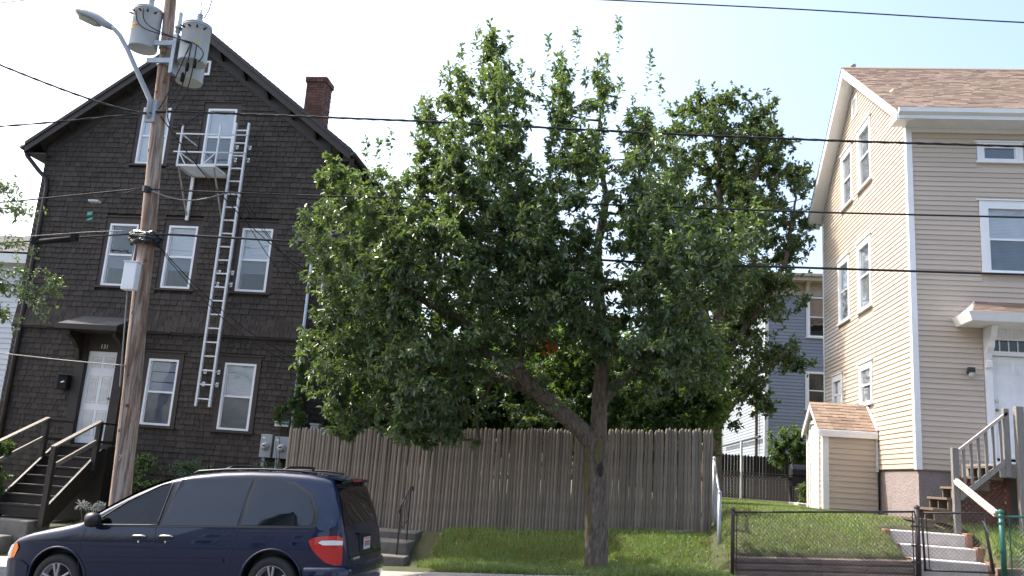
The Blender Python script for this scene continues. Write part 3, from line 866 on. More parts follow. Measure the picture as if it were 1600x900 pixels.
for ux in (sx0, sx1 - .05):
    b = MB(); b.slab([(ux, 16.9, -.12), (ux, 16.9, -.6), (ux, 15.5, -1.62), (ux, 15.28, -1.62), (ux, 15.28, -1.34)], (.045, 0, 0)); b.build('stringer', M['browntrim'], st)
worn = mat('worn_rail_wood', (.21, .18, .15), .7, noise=.7, nscale=6, ncol=(.08, .07, .06), stretch=(5, 1, 5))
for ux in (sx0 - .03, sx1 + .02):
    for y, zt, zb in ((16.60, .38, -.6), (15.27, -.16, -1.62)):
        b = MB(); b.box(ux - .05, ux + .05, y - .05, y + .05, zb, zt); b.build('railing_post', M['browntrim'], st, bevel=.006)
    b = MB(); b.bar((ux, 15.22, -.165), (ux, 16.62, .40), .095, .04); b.build('handrail', worn, st)
    b = MB(); b.bar((ux, 15.32, -.52), (ux, 16.55, -.02), .04, .085); b.build('lower_rail', worn, st)
    b = MB(); b.bar((ux, 16.66, .36), (ux, 17.42, .36), .06, .04); b.build('handrail', M['browntrim'], st)
    b = MB(); b.bar((ux, 16.66, -.02), (ux, 17.42, -.02), .04, .06); b.build('lower_rail', M['browntrim'], st)

# low concrete step and granite block below the stairs
s = thing('entrance_steps', 'low grey concrete slab and stone block at the foot of the brown stairs', 'steps', (-11.2, 15.2, -2.0))
b = MB(); b.box(-12.3, -10.50, 15.08, 15.75, -2.0, -1.52); b.build('slab', M['oldconc'], s, bevel=.02)
b = MB(); b.box(-12.3, -10.72, 14.72, 15.06, -2.15, -1.78); b.build('stone_block', M['oldconc'], s, bevel=.03)

# mailbox
s = thing('mailbox', 'small black wall mailbox left of the white door', 'mailbox', (-11.86, 17.44, 1.03))
b = MB(); b.box(-11.97, -11.75, 17.32, 17.47, 1.05, 1.34); b.build('box', M['black'], s, bevel=.01)
b = MB(); b.slab([(-11.98, 17.47, 1.345), (-11.74, 17.47, 1.345), (-11.74, 17.30, 1.345), (-11.98, 17.30, 1.345)], (0, 0, .02)); b.build('lid', M['black'], s)
b = MB(); b.slab([(-11.90, 17.313, 1.20), (-11.83, 17.313, 1.235), (-11.79, 17.313, 1.22), (-11.85, 17.313, 1.19)], (0, .004, 0)); b.build('emblem', M['whitepaint'], s)

# white ladder with wall brackets
s = thing('escape_ladder', 'long white steel ladder fixed upright to the shingled facade', 'ladder', (-8.56, 17.25, .87))
ly = 17.24
for ux in (-8.69, -8.385):
    b = MB(); b.box(ux - .022, ux + .022, ly - .03, ly + .03, .86, 7.26); b.build('stile', M['ladder'], s)
nr = 21
for i in range(nr):
    z = 1.02 + i * (7.08 - 1.02) / (nr - 1)
    b = MB(); b.tube([(-8.675, ly, z), (-8.40, ly, z)], .017, 6); b.build('rung', M['ladder'], s)
for z in (1.35, 1.62, 3.55, 3.82, 6.45, 6.75):
    for ux in (-8.69, -8.385):
        b = MB(); b.box(ux - .015, ux + .015, ly + .03, 17.46, z - .012, z + .012); b.box(ux - .03, ux + .03, 17.445, 17.462, z - .05, z + .05); b.build('wall_bracket', M['ladder'], s)

# balcony at the top window
s = thing('escape_balcony', 'small white steel fire escape balcony under the top window', 'balcony', (-9.2, 17.1, 6.0))
bx0, bx1, by0, by1, bz = -9.66, -8.80, 16.72, 17.44, 6.03
b = MB(); b.bar((bx0, by0, bz), (bx1, by0, bz), .03, .05); b.bar((bx0, by1, bz), (bx1, by1, bz), .03, .05)
b.bar((bx0, by0, bz), (bx0, by1, bz), .03, .05); b.bar((bx1, by0, bz), (bx1, by1, bz), .03, .05); b.bar(((bx0 + bx1) / 2, by0, bz - .01), ((bx0 + bx1) / 2, by1, bz - .01), .03, .05)
b.build('floor_frame', M['ladder'], s)
for i in range(9):
    y = by0 + .05 + i * .08
    b = MB(); b.box(bx0 + .02, bx1 - .02, y - .028, y + .028, bz + .002, bz + .016); b.build('floor_slat', M['ladder'], s)
for ux, zt in ((bx0, 6.98), (bx1 + .02, 6.98)):
    b = MB(); b.box(ux - .016, ux + .016, by0 - .016, by0 + .016, bz - .02, zt); b.build('post', M['ladder'], s)
for z in (6.34, 6.76):
    b = MB(); b.bar((bx0 - .12, by0 - .01, z), (bx1 + .05, by0 - .01, z), .02, .028); b.build('railing', M['ladder'], s)
    b = MB(); b.bar((bx1 + .02, by0, z), (-8.36, ly - .03, z + .2), .02, .028); b.build('railing', M['ladder'], s)
    b = MB(); b.bar((bx0, by0, z), (bx0, 17.44, z), .02, .028); b.build('railing', M['ladder'], s)
for p, q in (((bx0, by0, 6.34), (bx0 + .2, by0, bz)), ((bx1, by0, 6.34), (bx1 - .3, by0, bz))):
    b = MB(); b.bar(p, q, .015, .02); b.build('brace', M['ladder'], s)
rb = mat('weathered_strut', (.33, .31, .28), .6, noise=.4, nscale=10)
for ux in (bx0 + .02, bx1 - .02):
    b = MB(); b.bar((ux, by0 + .05, bz - .03), (ux, 17.44, 5.05), .03, .03); b.build('strut', rb, s)
b = MB(); b.box(bx0 + .0, bx0 + .07, 17.40, 17.45, 4.98, bz - .03); b.build('wall_strut', M['ladder'], s)

# electric meters
for (x0, x1, z0, z1, lab) in ((-7.21, -6.96, -.10, .38, 'grey electric meter box left of the pair on the shingle wall'), (-6.91, -6.55, -.10, .35, 'wider grey electric meter box, half behind the stockade fence end')):
    s = thing('electric_meter', lab, 'meter', ((x0 + x1) / 2, 17.4, z0), 'electric meters on the dark house')
    b = MB(); b.box(x0, x1, 17.33, 17.47, z0, z1); b.build('housing', M['meter'], s, bevel=.012)
    cx = (x0 + x1) / 2; cz = (z0 + z1) / 2 - .01
    b = MB(); b.lathe((cx, 17.33, cz), (0, -1, 0), [(0, .085), (.02, .085), (.022, .072), (.09, .068), (.11, .05), (.115, .0)], 20); b.build('dome', M['meterglass'], s, smooth=True)
    b = MB(); b.box(cx - .035, cx + .035, 17.208, 17.214, cz + .005, cz + .028); b.build('dial', M['black'], s)
    b = MB(); b.box(x0 + .04, x0 + .1, 17.326, 17.3295, z1 - .09, z1 - .06); b.build('label_plate', M['whitepaint'], s)
    b = MB(); b.box(x0 + .05, x0 + .12, 17.37, 17.44, -1.3, z0); b.build('conduit', M['meter'], s)
s = thing('wall_sign', 'small white and green street sign plate above the meters', 'sign', (-6.84, 17.44, .56))
b = MB(); b.box(-6.99, -6.69, 17.43, 17.442, .56, .71); b.build('plate', M['whitepaint'], s)
b = MB(); b.box(-6.985, -6.695, 17.426, 17.4295, .665, .708); b.build('header_band', M['signgreen'], s)
b = MB()
for i in range(9): b.box(-6.965 + i * .031, -6.965 + i * .031 + .018 + (i % 3) * .004, 17.426, 17.4295, .60, .645)
b.build('lettering', M['signgreen'], s)
# ------------------------------------------------------------------ beige house on the right
RX0, RX1, RY0, RY1 = 6.06, 13.6, 17.9, 25.15
bei = thing('beige_house', 'beige clapboard house with white corner boards and tan shingle roof', 'house', (8.0, 20, -.4))
WF = Wall((0, RY0, 0), (1, 0, 0), (0, -1, 0))
WS = Wall((RX0, 0, 0), (0, 1, 0), (-1, 0, 0))
Z0, ZE = .56, 7.74
R_MID = (7.45 + .12, 8.34 + .25, 4.60, 6.02)
R_ATT = (7.55, 8.28, 7.02, 7.36)
R_DOOR = (7.53, 8.44, .80, 3.20)
fo = [R_MID, R_ATT, R_DOOR]
# attic and mid window, door surround take the siding away
fsid = [(R_MID[0] - .13, R_MID[1] + .13, R_MID[2] - .12, R_MID[3] + .13), (R_ATT[0] - .10, R_ATT[1] + .10, R_ATT[2] - .05, R_ATT[3] + .08), (R_DOOR[0] - .15, R_DOOR[1] + .15, .5, 3.62)]
S_WIN = [(20.42, 21.40, 7.50, 9.0), (22.05, 22.93, 7.50, 8.92), (20.60, 21.56, 4.40, 6.02), (22.48, 23.40, 4.42, 6.02), (20.70, 21.58, 2.10, 2.97), (23.30, 24.14, 2.10, 2.97)]
ssid = [(a - .10, b + .10, c - .10, d + .12) for a, b, c, d in S_WIN]
RYM, RRZ = 21.50, 10.95
RSL = (RRZ - 7.95) / (RYM - 17.42)
def rtop(y): return RRZ - .16 - RSL * abs(y - RYM)
core = MB()
wall_core(core, WF, [RX0, RX1], [Z0 - .02, ZE], fo)
us = sorted(set([RY0, RY1, RYM] + [w[i] for w in S_WIN for i in (0, 1)] + lin(RY0, RY1, 10)))
zs = sorted(set([Z0 - .02] + [w[i] for w in S_WIN for i in (2, 3)]))
for a, b in zip(us[:-1], us[1:]):
    um = (a + b) / 2; zz = zs + [99]
    for c, d in zip(zz[:-1], zz[1:]):
        zm = (c + min(d, rtop(um))) / 2
        if any(o[0] < um < o[1] and o[2] < zm < o[3] for o in S_WIN): continue
        pa, pb = min(d, rtop(a)), min(d, rtop(b))
        if pa <= c and pb <= c: continue
        core.face([WS.p(a, c, -.004), WS.p(b, c, -.004), WS.p(b, max(pb, c), -.004), WS.p(a, max(pa, c), -.004)])
for u0, u1, z0, z1 in S_WIN:
    for (a, c), (b, d) in (((u0, z0), (u1, z0)), ((u1, z0), (u1, z1)), ((u1, z1), (u0, z1)), ((u0, z1), (u0, z0))):
        core.face([WS.p(a, c, -.004), WS.p(b, d, -.004), WS.p(b, d, -.15), WS.p(a, c, -.15)])
core.box(RX0 + .2, RX1, RY1 - .1, RY1, Z0, ZE)
core.box(RX1 - .1, RX1, RY0, RY1 - .11, Z0, ZE)
core.build('wall', M['sidbeige'], bei)
clapboards(bei, WF, Z0, ZE - .02, .107, lambda z: (RX0 + .09, 11.6), fsid, M['sidbeige'], base=0.0)
def slim(z):
    h = (RRZ - .18 - z) / RSL
    return max(RY0 + .10, RYM - h), min(RY1 - .08, RYM + h)
clapboards(bei, WS, Z0, RRZ - .45, .107, slim, ssid, M['sidbeige'], base=0.0)
b = MB(); b.box(RX0 + .03, RX1, RY0 + .03, RY1, -.9, Z0 - .021); b.build('foundation', M['stucco'], bei)
# corner boards
b = MB(); b.box(RX0 - .026, RX0 + .092, RY0 - .026, RY0 - .002, Z0 - .02, ZE); b.box(RX0 - .026, RX0 - .002, RY0 - .002, RY0 + .10, Z0 - .02, ZE); b.build('corner_board', M['white'], bei)
b = MB(); b.box(RX0 - .026, RX0 + .02, RY1 - .08, RY1 + .02, Z0 - .02, ZE); b.build('corner_board', M['white'], bei)
# windows
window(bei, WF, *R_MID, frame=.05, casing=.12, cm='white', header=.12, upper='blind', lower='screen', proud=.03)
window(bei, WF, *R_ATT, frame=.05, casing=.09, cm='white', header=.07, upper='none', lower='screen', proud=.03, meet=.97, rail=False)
for w in S_WIN: window(bei, WS, *w, frame=.05, casing=.09, cm='white', header=.11, upper='blind', lower='blind', proud=.03, meet=.52)  # blinds in both halves also stand in for sky mirrored in the glass
# gable vent
b = MB(); a0, a1, c0, c1 = 21.36, 21.86, 9.62, 10.18
WS.box(b, a0, a0 + .05, c0, c1, .0, .04); WS.box(b, a1 - .05, a1, c0, c1, .0, .04); WS.box(b, a0 + .05, a1 - .05, c1 - .05, c1, .0, .04); WS.box(b, a0 + .05, a1 - .05, c0, c0 + .05, .0, .04)
vo = b.build('gable_vent', M['white'], bei)
for i in range(9):
    l = MB(); z = c0 + .055 + i * .05; WS.quadbox(l, a0 + .05, a1 - .05, a0 + .05, a1 - .05, z, z + .04, .0, .036, .014); l.build('louvre', M['white'], vo)
# roof
ox = 5.70
roofm = MB()
def rz2(y): return RRZ - RSL * abs(y - RYM)
yf, yb = 17.40, 25.60
roofm.slab([(ox + .02, RYM, RRZ), (RX1 + .3, RYM, RRZ), (RX1 + .3, yf, rz2(yf)), (ox + .02, yf, rz2(yf))], (0, 0, -.12))
roofm.slab([(ox + .02, RYM, RRZ), (RX1 + .3, RYM, RRZ), (RX1 + .3, yb, rz2(yb)), (ox + .02, yb, rz2(yb))], (0, 0, -.12))
ro = roofm.build('roof', M['white'], bei)
sh = MB()
nrow = 38
for i in range(nrow):
    ya = yf - .03 + (RYM - yf + .03) * i / nrow; yb2 = min(yf - .03 + (RYM - yf + .03) * (i + 1.2) / nrow, RYM)
    x = ox - .02 - random.uniform(0, .2)
    while x < RX1 + .3:
        x2 = x + random.choice((.10, .14, .18, .26, .33))
        xa = max(x, ox - .02)
        h = random.choice((.010, .018))
        if x2 - xa > .02:
            sh.slab([(xa, ya, rz2(ya) + .006 + h), (min(x2, RX1 + .3) - .003, ya, rz2(ya) + .006 + h), (min(x2, RX1 + .3) - .003, yb2, rz2(yb2) + .004), (xa, yb2, rz2(yb2) + .004)], (0, 0, -.008 - h * .5))
        x = x2
sh.build('roof_shingle_courses', M['asphshing'], ro, kind='stuff')
b = MB(); b.slab([(ox - .02, RYM, RRZ + .026), (RX1 + .3, RYM, RRZ + .026), (RX1 + .3, RYM - .14, rz2(RYM - .14) + .026), (ox - .02, RYM - .14, rz2(RYM - .14) + .026)], (0, 0, -.006)); b.build('ridge_cap', M['asphshing'], ro)
b = MB(); b.slab([(ox - .02, RYM, RRZ + .012), (ox - .02, yb, rz2(yb) + .012), (RX1, yb, rz2(yb) + .012), (RX1, RYM, RRZ + .012)], (0, 0, -.01)); b.build('rear_shingle_slope', M['asphshing'], ro)
for y in (yf, yb):
    fb = MB(); fb.slab([(ox - .004, RYM, RRZ), (ox - .004, y, rz2(y)), (ox - .004, y, rz2(y) - .24), (ox - .004, RYM, RRZ - .27)], (.022, 0, 0)); fb.build('rake_board', M['white'], ro)
    sf = MB(); sf.slab([(ox + .02, RYM, RRZ - .21), (ox + .02, y, rz2(y) - .21), (RX0, y, rz2(y) - .21), (RX0, RYM, RRZ - .21)], (0, 0, -.015)); sf.build('rake_soffit', M['cream2'] if 'cream2' in M else M['white'], ro)
b = MB(); b.box(ox + .03, RX1 + .3, yf - .02, yf, rz2(yf) - .205, rz2(yf) - .02); b.build('fascia', M['white'], ro)
b = MB(); b.slab([(ox + .02, yf - .02, rz2(yf) - .13), (ox + .02, yf - .11, rz2(yf) - .09), (ox + .02, yf - .125, rz2(yf) - .0), (ox + .02, yf - .02, rz2(yf) + .0)], (RX1 - ox, 0, 0)); b.build('gutter', M['white'], ro)
nso = 30
for i in range(nso):
    x0 = RX0 - .02 + i * .25
    b = MB(); b.box(x0, x0 + .244, yf, RY0 - .0, ZE - .006, ZE + .006); b.build('soffit_panel', M['white'], ro)
b = MB(); b.box(RX0 + .1, RX1, RY0 - .024, RY0 + .0, ZE - .10, ZE - .008); b.build('frieze_board', M['white'], bei)
b = MB(); b.box(ox + .02, RX0, yf, RY0, ZE + .004, rz2(yf) - .04); b.build('eave_return', M['white'], ro)
b = MB(); b.lathe((6.05, 21.75, 10.7), (0, 0, 1), [(0, .06), (.42, .06), (.43, .075), (.47, .075), (.475, .0)], 10); b.build('vent_pipe', M['meter'], ro, smooth=True)
# door with transom, casing and hood
do = panel_door(bei, WF, 7.55, 8.42, .86, 2.88, M['door'], n=-.07)
b = MB(); b.lathe((7.63, 17.97, 1.80), (0, -1, 0), [(0, .03), (.02, .03), (.022, .012), (.05, .012), (.055, .028), (.075, .022), (.08, 0)], 10); b.build('door_knob', mat('brass', (.45, .3, .1), .3, metal=.8), do, smooth=True)
b = MB(); b.lathe((7.63, 17.97, 1.98), (0, -1, 0), [(0, .03), (.03, .03), (.032, 0)], 10); b.build('dead_bolt', M['chrome'], do, smooth=True)
b = MB(); WF.box(b, 7.40, 7.545, .60, 3.55, -.02, .035); WF.box(b, 8.425, 8.57, .60, 3.55, -.02, .035); WF.box(b, 7.545, 8.425, 2.89, 2.975, -.09, .03); WF.box(b, 7.545, 8.425, 3.20, 3.25, -.09, .03)
WF.box(b, 7.545, 8.425, .66, .80, -.09, .05)
co = b.build('door_casing', M['white'], bei)
for i in range(12):
    p = MB(); WF.box(p, 7.55 + i * .073, 7.55 + i * .073 + .068, 3.252, 3.56, -.02, .012); p.build('bead_board', M['white'], co)
for i in range(5):
    p = MB(); WF.box(p, 7.56 + i * .174, 7.56 + i * .174 + .150, 2.98, 3.195, -.05, -.042); p.build('transom_pane', M['carglass'], co)
b = MB()
for i in range(4): WF.box(b, 7.71 + i * .174, 7.734 + i * .174, 2.978, 3.198, -.055, -.02)
b.build('transom_bar', M['white'], co)
b = MB(); x0, x1, y0 = 6.84, 9.3, 17.06
b.slab([(x0, y0, 3.58), (x1, y0, 3.58), (x1 - .4, 17.88, 3.96), (x0 + .4, 17.88, 3.96)], (0, 0, .02))
b.face([(x0, y0, 3.58), (x0 + .4, 17.88, 3.96), (x0, 17.88, 3.58)])
hd = b.build('door_hood', M['white'], bei)
nh = 8
for i in range(nh):
    for j in range(7):
        ya, yb3 = y0 - .02 + i * .1, y0 + .095 + i * .1
        za, zb = 3.603 + i * .1 * .46, 3.603 + (i * .1 + .1) * .46
        xs_ = x0 + .05 + i * .05; xe_ = x1 - .05 - i * .05; wj = (xe_ - xs_) / 7
        p = MB(); p.slab([(xs_ + j * wj, ya, za + .012), (xs_ + (j + 1) * wj - .004, ya, za + .012), (xs_ + (j + 1) * wj - .004, yb3, zb + .004), (xs_ + j * wj, yb3, zb + .004)], (0, 0, -.01)); p.build('hood_shingle', M['asphshing'], hd)
b = MB(); b.slab([(x0 - .03, y0 - .03, 3.60), (x0 + .02, y0 - .03, 3.46), (x0 + .06, y0 + .05, 3.46), (x0, y0 + .05, 3.60)], (0, 0, 0.001))
b.hexa([(x0 + .05, y0 + .03, 3.43), (x1 - .04, y0 + .03, 3.43), (x1 - .04, 17.88, 3.43), (x0 + .05, 17.88, 3.43), (x0 - .03, y0 - .05, 3.60), (x1 + .03, y0 - .05, 3.60), (x1 + .03, 17.88, 3.60), (x0 - .03, 17.88, 3.60)])
b.build('hood_cornice', M['white'], hd)
for ux in (7.40, 8.45):
    b = MB(); b.slab([(ux, 17.86, 2.62), (ux, 17.78, 2.62), (ux, 17.76, 2.74), (ux, 17.81, 2.78), (ux, 17.76, 2.9), (ux, 17.64, 3.02), (ux, 17.62, 3.14), (ux, 17.5, 3.24), (ux, 17.45, 3.425), (ux, 17.86, 3.425)], (.12, 0, 0)); b.build('hood_bracket', M['white'], hd, bevel=.01)
# lamp beside the door
s = thing('wall_lamp', 'small dark wall lamp with clear globe left of the beige house door', 'lamp', (7.12, 17.85, 2.45))
b = MB(); b.lathe((7.10, 17.88, 2.52), (0, -1, 0), [(0, .05), (.03, .05), (.04, .03), (.08, .03)], 12); b.box(7.04, 7.16, 17.72, 17.81, 2.5, 2.60); b.build('bracket', M['iron'], s)
b = MB(); b.lathe((7.10, 17.765, 2.50), (0, 0, -1), [(0, .045), (.05, .055), (.1, .045), (.12, .0)], 12); b.build('globe', M['meterglass'], s, smooth=True)

# small gabled cellar entry against the side wall
ce = thing('cellar_entry', 'small gabled cellar entry shed with tan shingles beside the beige house', 'shed', (5.45, 21.1, -.4))
ex0, ex1, ey0, ey1 = 4.86, 6.03, 20.32, 21.9
eym = (ey0 + ey1) / 2
WE = Wall((0, ey0, 0), (1, 0, 0), (0, -1, 0)); WD = Wall((ex0, 0, 0), (0, 1, 0), (-1, 0, 0))
b = MB(); b.box(ex0 + .002, ex1, ey0 + .002, ey1, -.6, 1.42); b.slab([(ex0 + .002, ey0, 1.42), (ex0 + .002, ey1, 1.42), (ex0 + .002, eym, 2.02)], (ex1 - ex0, 0, 0)); b.build('wall', M['sidbeige'], ce)
clapboards(ce, WE, -.36, 1.34, .118, lambda z: (ex0 + .10, ex1 - .03), [], M['sidbeige'])
def elim(z):
    if z < 1.36: return ey0 + .09, ey1 - .09
    h = (2.0 - z) / .82
    return eym - h, eym + h
clapboards(ce, WD, -.36, 1.94, .118, elim, [(20.62, 21.6, -.5, 1.62)], M['sidbeige'])
b = MB(); b.box(ex0 - .03, ex0 + .10, ey0 - .03, ey0 - .001, -.45, 1.36); b.box(ex0 - .03, ex0 - .001, ey0 - .001, ey0 + .09, -.45, 1.36); b.build('corner_board', M['white'], ce)
b = MB(); b.box(ex1 - .035, ex1 + .01, ey0 - .03, ey0 - .001, .5, 1.36); b.build('corner_board', M['white'], ce)
b = MB(); b.box(ex0 - .03, ex0 - .001, ey1 - .09, ey1 + .02, -.45, 1.36); b.build('corner_board', M['white'], ce)
b = MB(); WD.box(b, 20.62, 20.70, -.45, 1.55, 0, .04); WD.box(b, 21.52, 21.60, -.45, 1.55, 0, .04); WD.box(b, 20.62, 21.60, 1.55, 1.63, 0, .045); b.build('door_casing', M['white'], ce)
panel_door(ce, WD, 20.70, 21.52, -.42, 1.55, M['door'], n=.012)
sl = .80
for sgn, ye in ((-1, ey0 - .06), (1, ey1 + .06)):
    ze = 2.06 - abs(ye - eym) * sl
    b = MB(); b.slab([(ex0 - .12, eym, 2.06), (ex1, eym, 2.06), (ex1, ye, ze), (ex0 - .12, ye, ze)], (0, 0, -.05)); b.build('roof_deck', M['white'], ce)
    n = 9
    for i in range(n):
        t0, t1 = i / n, min((i + 1.2) / n, 1)
        ya = ye + (eym - ye) * t0; yb4 = ye + (eym - ye) * t1
        x = ex0 - .14
        while x < ex1:
            x2 = min(x + random.choice((.13, .17, .22, .3)), ex1)
            if ex1 - x2 < .06: x2 = ex1
            p = MB(); za = 2.06 - abs(ya - eym) * sl; zb = 2.06 - abs(yb4 - eym) * sl; h = random.choice((.012, .02))
            p.slab([(x, ya, za + .004 + h), (x2 - .004, ya, za + .004 + h), (x2 - .004, yb4, zb + .006), (x, yb4, zb + .006)], (0, 0, -h)); p.build('roof_shingle', M['asphshing'], ce)
            x = x2
    b = MB(); b.slab([(ex0 - .135, eym, 2.03), (ex0 - .135, ye, ze - .02), (ex0 - .135, ye, ze - .13), (ex0 - .135, eym, 1.90)], (.02, 0, 0)); b.build('rake_board', M['white'], ce)
b = MB(); b.box(ex0 - .11, ex1 + .0, ey0 - .09, ey0 - .065, 1.22, 1.36); b.box(ex0 - .11, ex1, ey0 - .065, ey0 - .0, 1.355, 1.375); b.build('eave_board', M['white'], ce)
b = MB(); b.bar((6.02, 20.24, 1.42), (6.02, eym, 2.12), .03, .05); b.build('flashing', M['white'], ce)

# wooden porch and stairs of the beige house
ps = thing('wooden_porch', 'weathered grey wooden porch stairs with baluster railing at the beige house', 'stairs', (6.6, 16.5, -.55))
py0, py1 = 16.05, 17.0
for i in range(6):
    z = -.36 + i * .198; x = 5.44 + i * .235
    b = MB(); b.box(x, x + .28, py0, py1 + .85 * 0, z - .04, z); b.build('tread', M['treadwood'], ps)
    for y in (py0 + .03, (py0 + py1) / 2, py1 - .07):
        b = MB(); b.box(x + .03, x + .26, y, y + .04, max(-.62, z - .24), z - .042); b.build('step_support', M['treadwood'], ps)
for i in range(7):
    b = MB(); b.box(6.86, 9.6, 16.02 + i * .265, 16.02 + i * .265 + .255, .64, .68); b.build('deck_board', M['greywood'], ps)
b = MB(); b.box(6.84, 9.6, 15.98, 16.02, .44, .68); b.box(6.80, 6.84, 15.98, 17.86, .44, .68); b.build('deck_skirt', M['greywood'], ps)
for (x, y, zb, zt, w) in ((6.05, 16.0, -.60, .90, .105), (6.93, 16.0, .45, 1.64, .09), (7.12, 15.93, -.6, 1.68, .13), (8.6, 15.95, -.6, 1.66, .13)):
    b = MB(); b.box(x - w / 2, x + w / 2, y - w / 2, y + w / 2, zb, zt); b.build('post', M['greywood'], ps, bevel=.006)
pr_ = mat('sunlit_rail_wood', (.46, .40, .36), .8, noise=.5, nscale=7, ncol=(.32, .27, .24), stretch=(1, 6, 6))
b = MB(); b.bar((6.10, 15.99, .84), (6.95, 15.99, 1.56), .07, .045); b.build('handrail', pr_, ps)
b = MB(); b.bar((6.10, 15.99, .03), (6.92, 15.99, .74), .04, .085); b.build('lower_rail', M['greywood'], ps)
for i in range(6):
    x = 6.20 + i * .125; z = .84 + (x - 6.10) * .847
    b = MB(); b.box(x - .018, x + .018, 15.97, 16.005, z - .74, z - .02); b.build('baluster', M['greywood'], ps)
b = MB(); b.bar((7.18, 15.95, 1.55), (8.6, 15.95, 1.55), .09, .04); b.build('handrail', M['greywood'], ps)
b = MB(); b.bar((7.18, 15.95, .82), (8.6, 15.95, .82), .04, .08); b.build('lower_rail', M['greywood'], ps)
for i in range(9):
    x = 7.30 + i * .14; b = MB(); b.box(x - .018, x + .018, 15.93, 15.966, .82, 1.55); b.build('baluster', M['greywood'], ps)
# lattice skirts
def lattice(x0, x1, y, z0, z1, m, sp=.10):
    for sgn in (1, -1):
        k = x0 - (z1 - z0)
        while k < x1 + (z1 - z0):
            # line x = k + t (sgn) for z from z0 to z1
            if sgn > 0: ta, tb = max(0, x0 - k), min(z1 - z0, x1 - k); pts = ((k + ta, z0 + ta), (k + tb, z0 + tb))
            else: ta, tb = max(0, k - x1), min(z1 - z0, k - x0); pts = ((k - ta, z0 + ta), (k - tb, z0 + tb))
            if tb - ta > .05:
                b = MB(); yy = y if sgn > 0 else y + .009
                b.bar((pts[0][0], yy, pts[0][1]), (pts[1][0], yy, pts[1][1]), .008, .036, up=(0, 1, 0)) if False else b.bar((pts[0][0], yy, pts[0][1]), (pts[1][0], yy, pts[1][1]), .008, .036)
                b.build('lattice_slat', m, ps)
            k += sp
lattice(6.15, 7.02, 16.35, -.58, .42, M['lattice'])
lattice(7.20, 8.55, 16.0, -.5, .42, M['greywood'])
b = MB(); b.box(7.02, 7.08, 16.3, 16.4, -.6, .44); b.build('post', M['lattice'], ps)
# stone under the post
s = thing('footing_stone', 'grey concrete footing block under the porch post', 'block', (7.15, 15.9, -.9))
b = MB(); b.box(6.98, 7.42, 15.76, 16.08, -.95, -.60); b.build('block', M['oldconc'], s, bevel=.02)

# concrete garden steps and white handrail
cs = thing('garden_steps', 'three pale concrete steps behind the chain link gate', 'steps', (5.5, 15.4, -1.25))
for i, (y0_, z, xa, xb) in enumerate(((14.98, -.965, 4.94, 6.12), (15.32, -.77, 4.88, 6.08), (15.68, -.57, 4.84, 6.06))):
    b = MB(); b.box(xa, xb, y0_, y0_ + (.36 if i < 2 else 1.0), -1.5, z); b.build('step', M['concrete'], cs, bevel=.02)
    for xx in ((xa - .10, xb + .002)):
        b = MB(); zz = yard_z(xx + .05 if xx < 5 else xx + .15, y0_ + .1)
        b.box(xx, xx + .095, y0_ - .02, y0_ + .16, -1.45, z + .03 if xx > 5.5 else z + .01); b.build('edge_brick', M['stepbrick'], cs, bevel=.008)
s = thing('garden_handrail', 'pale wooden handrail sloping down to the green fence post', 'handrail', (6.06, 15.2, -.2))
b = MB(); b.bar((6.03, 15.92, .32), (6.17, 14.74, -.17), .05, .10); tmp = b.build('rail', M['woodnew'], s)
b = MB(); b.bar((6.03, 15.92, .325), (6.17, 14.74, -.165), .09, .03); tmp.name = 'rail'; b.build('rail_cap', M['woodnew'], s)
# ------------------------------------------------------------------ utility pole and what hangs on it
PY = 13.36
def pole_x(z): return -7.78 - (z + .84) * (0.56 / 8.82)
pl = thing('utility_pole', 'weathered wooden utility pole with rust brown streaks behind the van', 'utility pole', (pole_x(-2), PY, -2.05))
def prad(z): return .168 - (z + 2) * .0068
zz = lin(-2.1, 9.6, 40)
b = MB(); b.tube([(pole_x(z) + .006 * math.sin(z * 2.1), PY + .005 * math.cos(z * 1.7), z) for z in zz], [prad(z) * (1 + .02 * math.sin(z * 5)) for z in zz], 18)
b.build('pole_shaft', M['pole'], pl, smooth=True)
# stain streaks and knots standing proud of the shaft
def streak(z0, z1, an0, an1, name='stain'):
    b = MB(); n = 14; pts = []
    for i in range(n + 1):
        z = z0 + (z1 - z0) * i / n
        row = []
        w = (.5 + .5 * math.sin(i * 1.9 + z0 * 7)) * .35 + .65
        for k in range(4):
            an = an0 + (an1 - an0) * (k / 3) * w
            r = prad(z) * (1 + .02 * math.sin(z * 5)) + .003
            row.append((pole_x(z) + .006 * math.sin(z * 2.1) + math.sin(an) * r, PY + .005 * math.cos(z * 1.7) - math.cos(an) * r, z))
        pts.append(row)
    for i in range(n):
        for k in range(3): b.face([pts[i][k], pts[i][k + 1], pts[i + 1][k + 1], pts[i + 1][k]])
    b.build(name, M['stain'], pl, smooth=True)
streak(5.6, 7.0, -1.5, -1.25)
for z, an in ((6.75, .2), (6.9, .1), (6.15, -.3), (5.05, -.75), (3.05, .6), (2.15, -.35), (1.1, -.1), (.6, .25), (.2, -.4), (6.35, .8)):
    r = prad(z) * 1.0
    b = MB(); c = Vector((pole_x(z) + math.sin(an) * r, PY - math.cos(an) * r, z)); d = Vector((math.sin(an), -math.cos(an), 0))
    b.lathe(c - d * .01, d, [(0, .035), (.016, .03), (.02, .012), (.014, 0)], 9); b.build('knot', M['stain'], pl, smooth=True)
WP = Wall((0, PY - prad(-.2) - .004, 0), (1, 0, 0), (0, -1, 0))
text_on(WP, '7', pole_x(-.2) + .01, -.30, .002, .16, M['galv'], pl, 'pole_number')
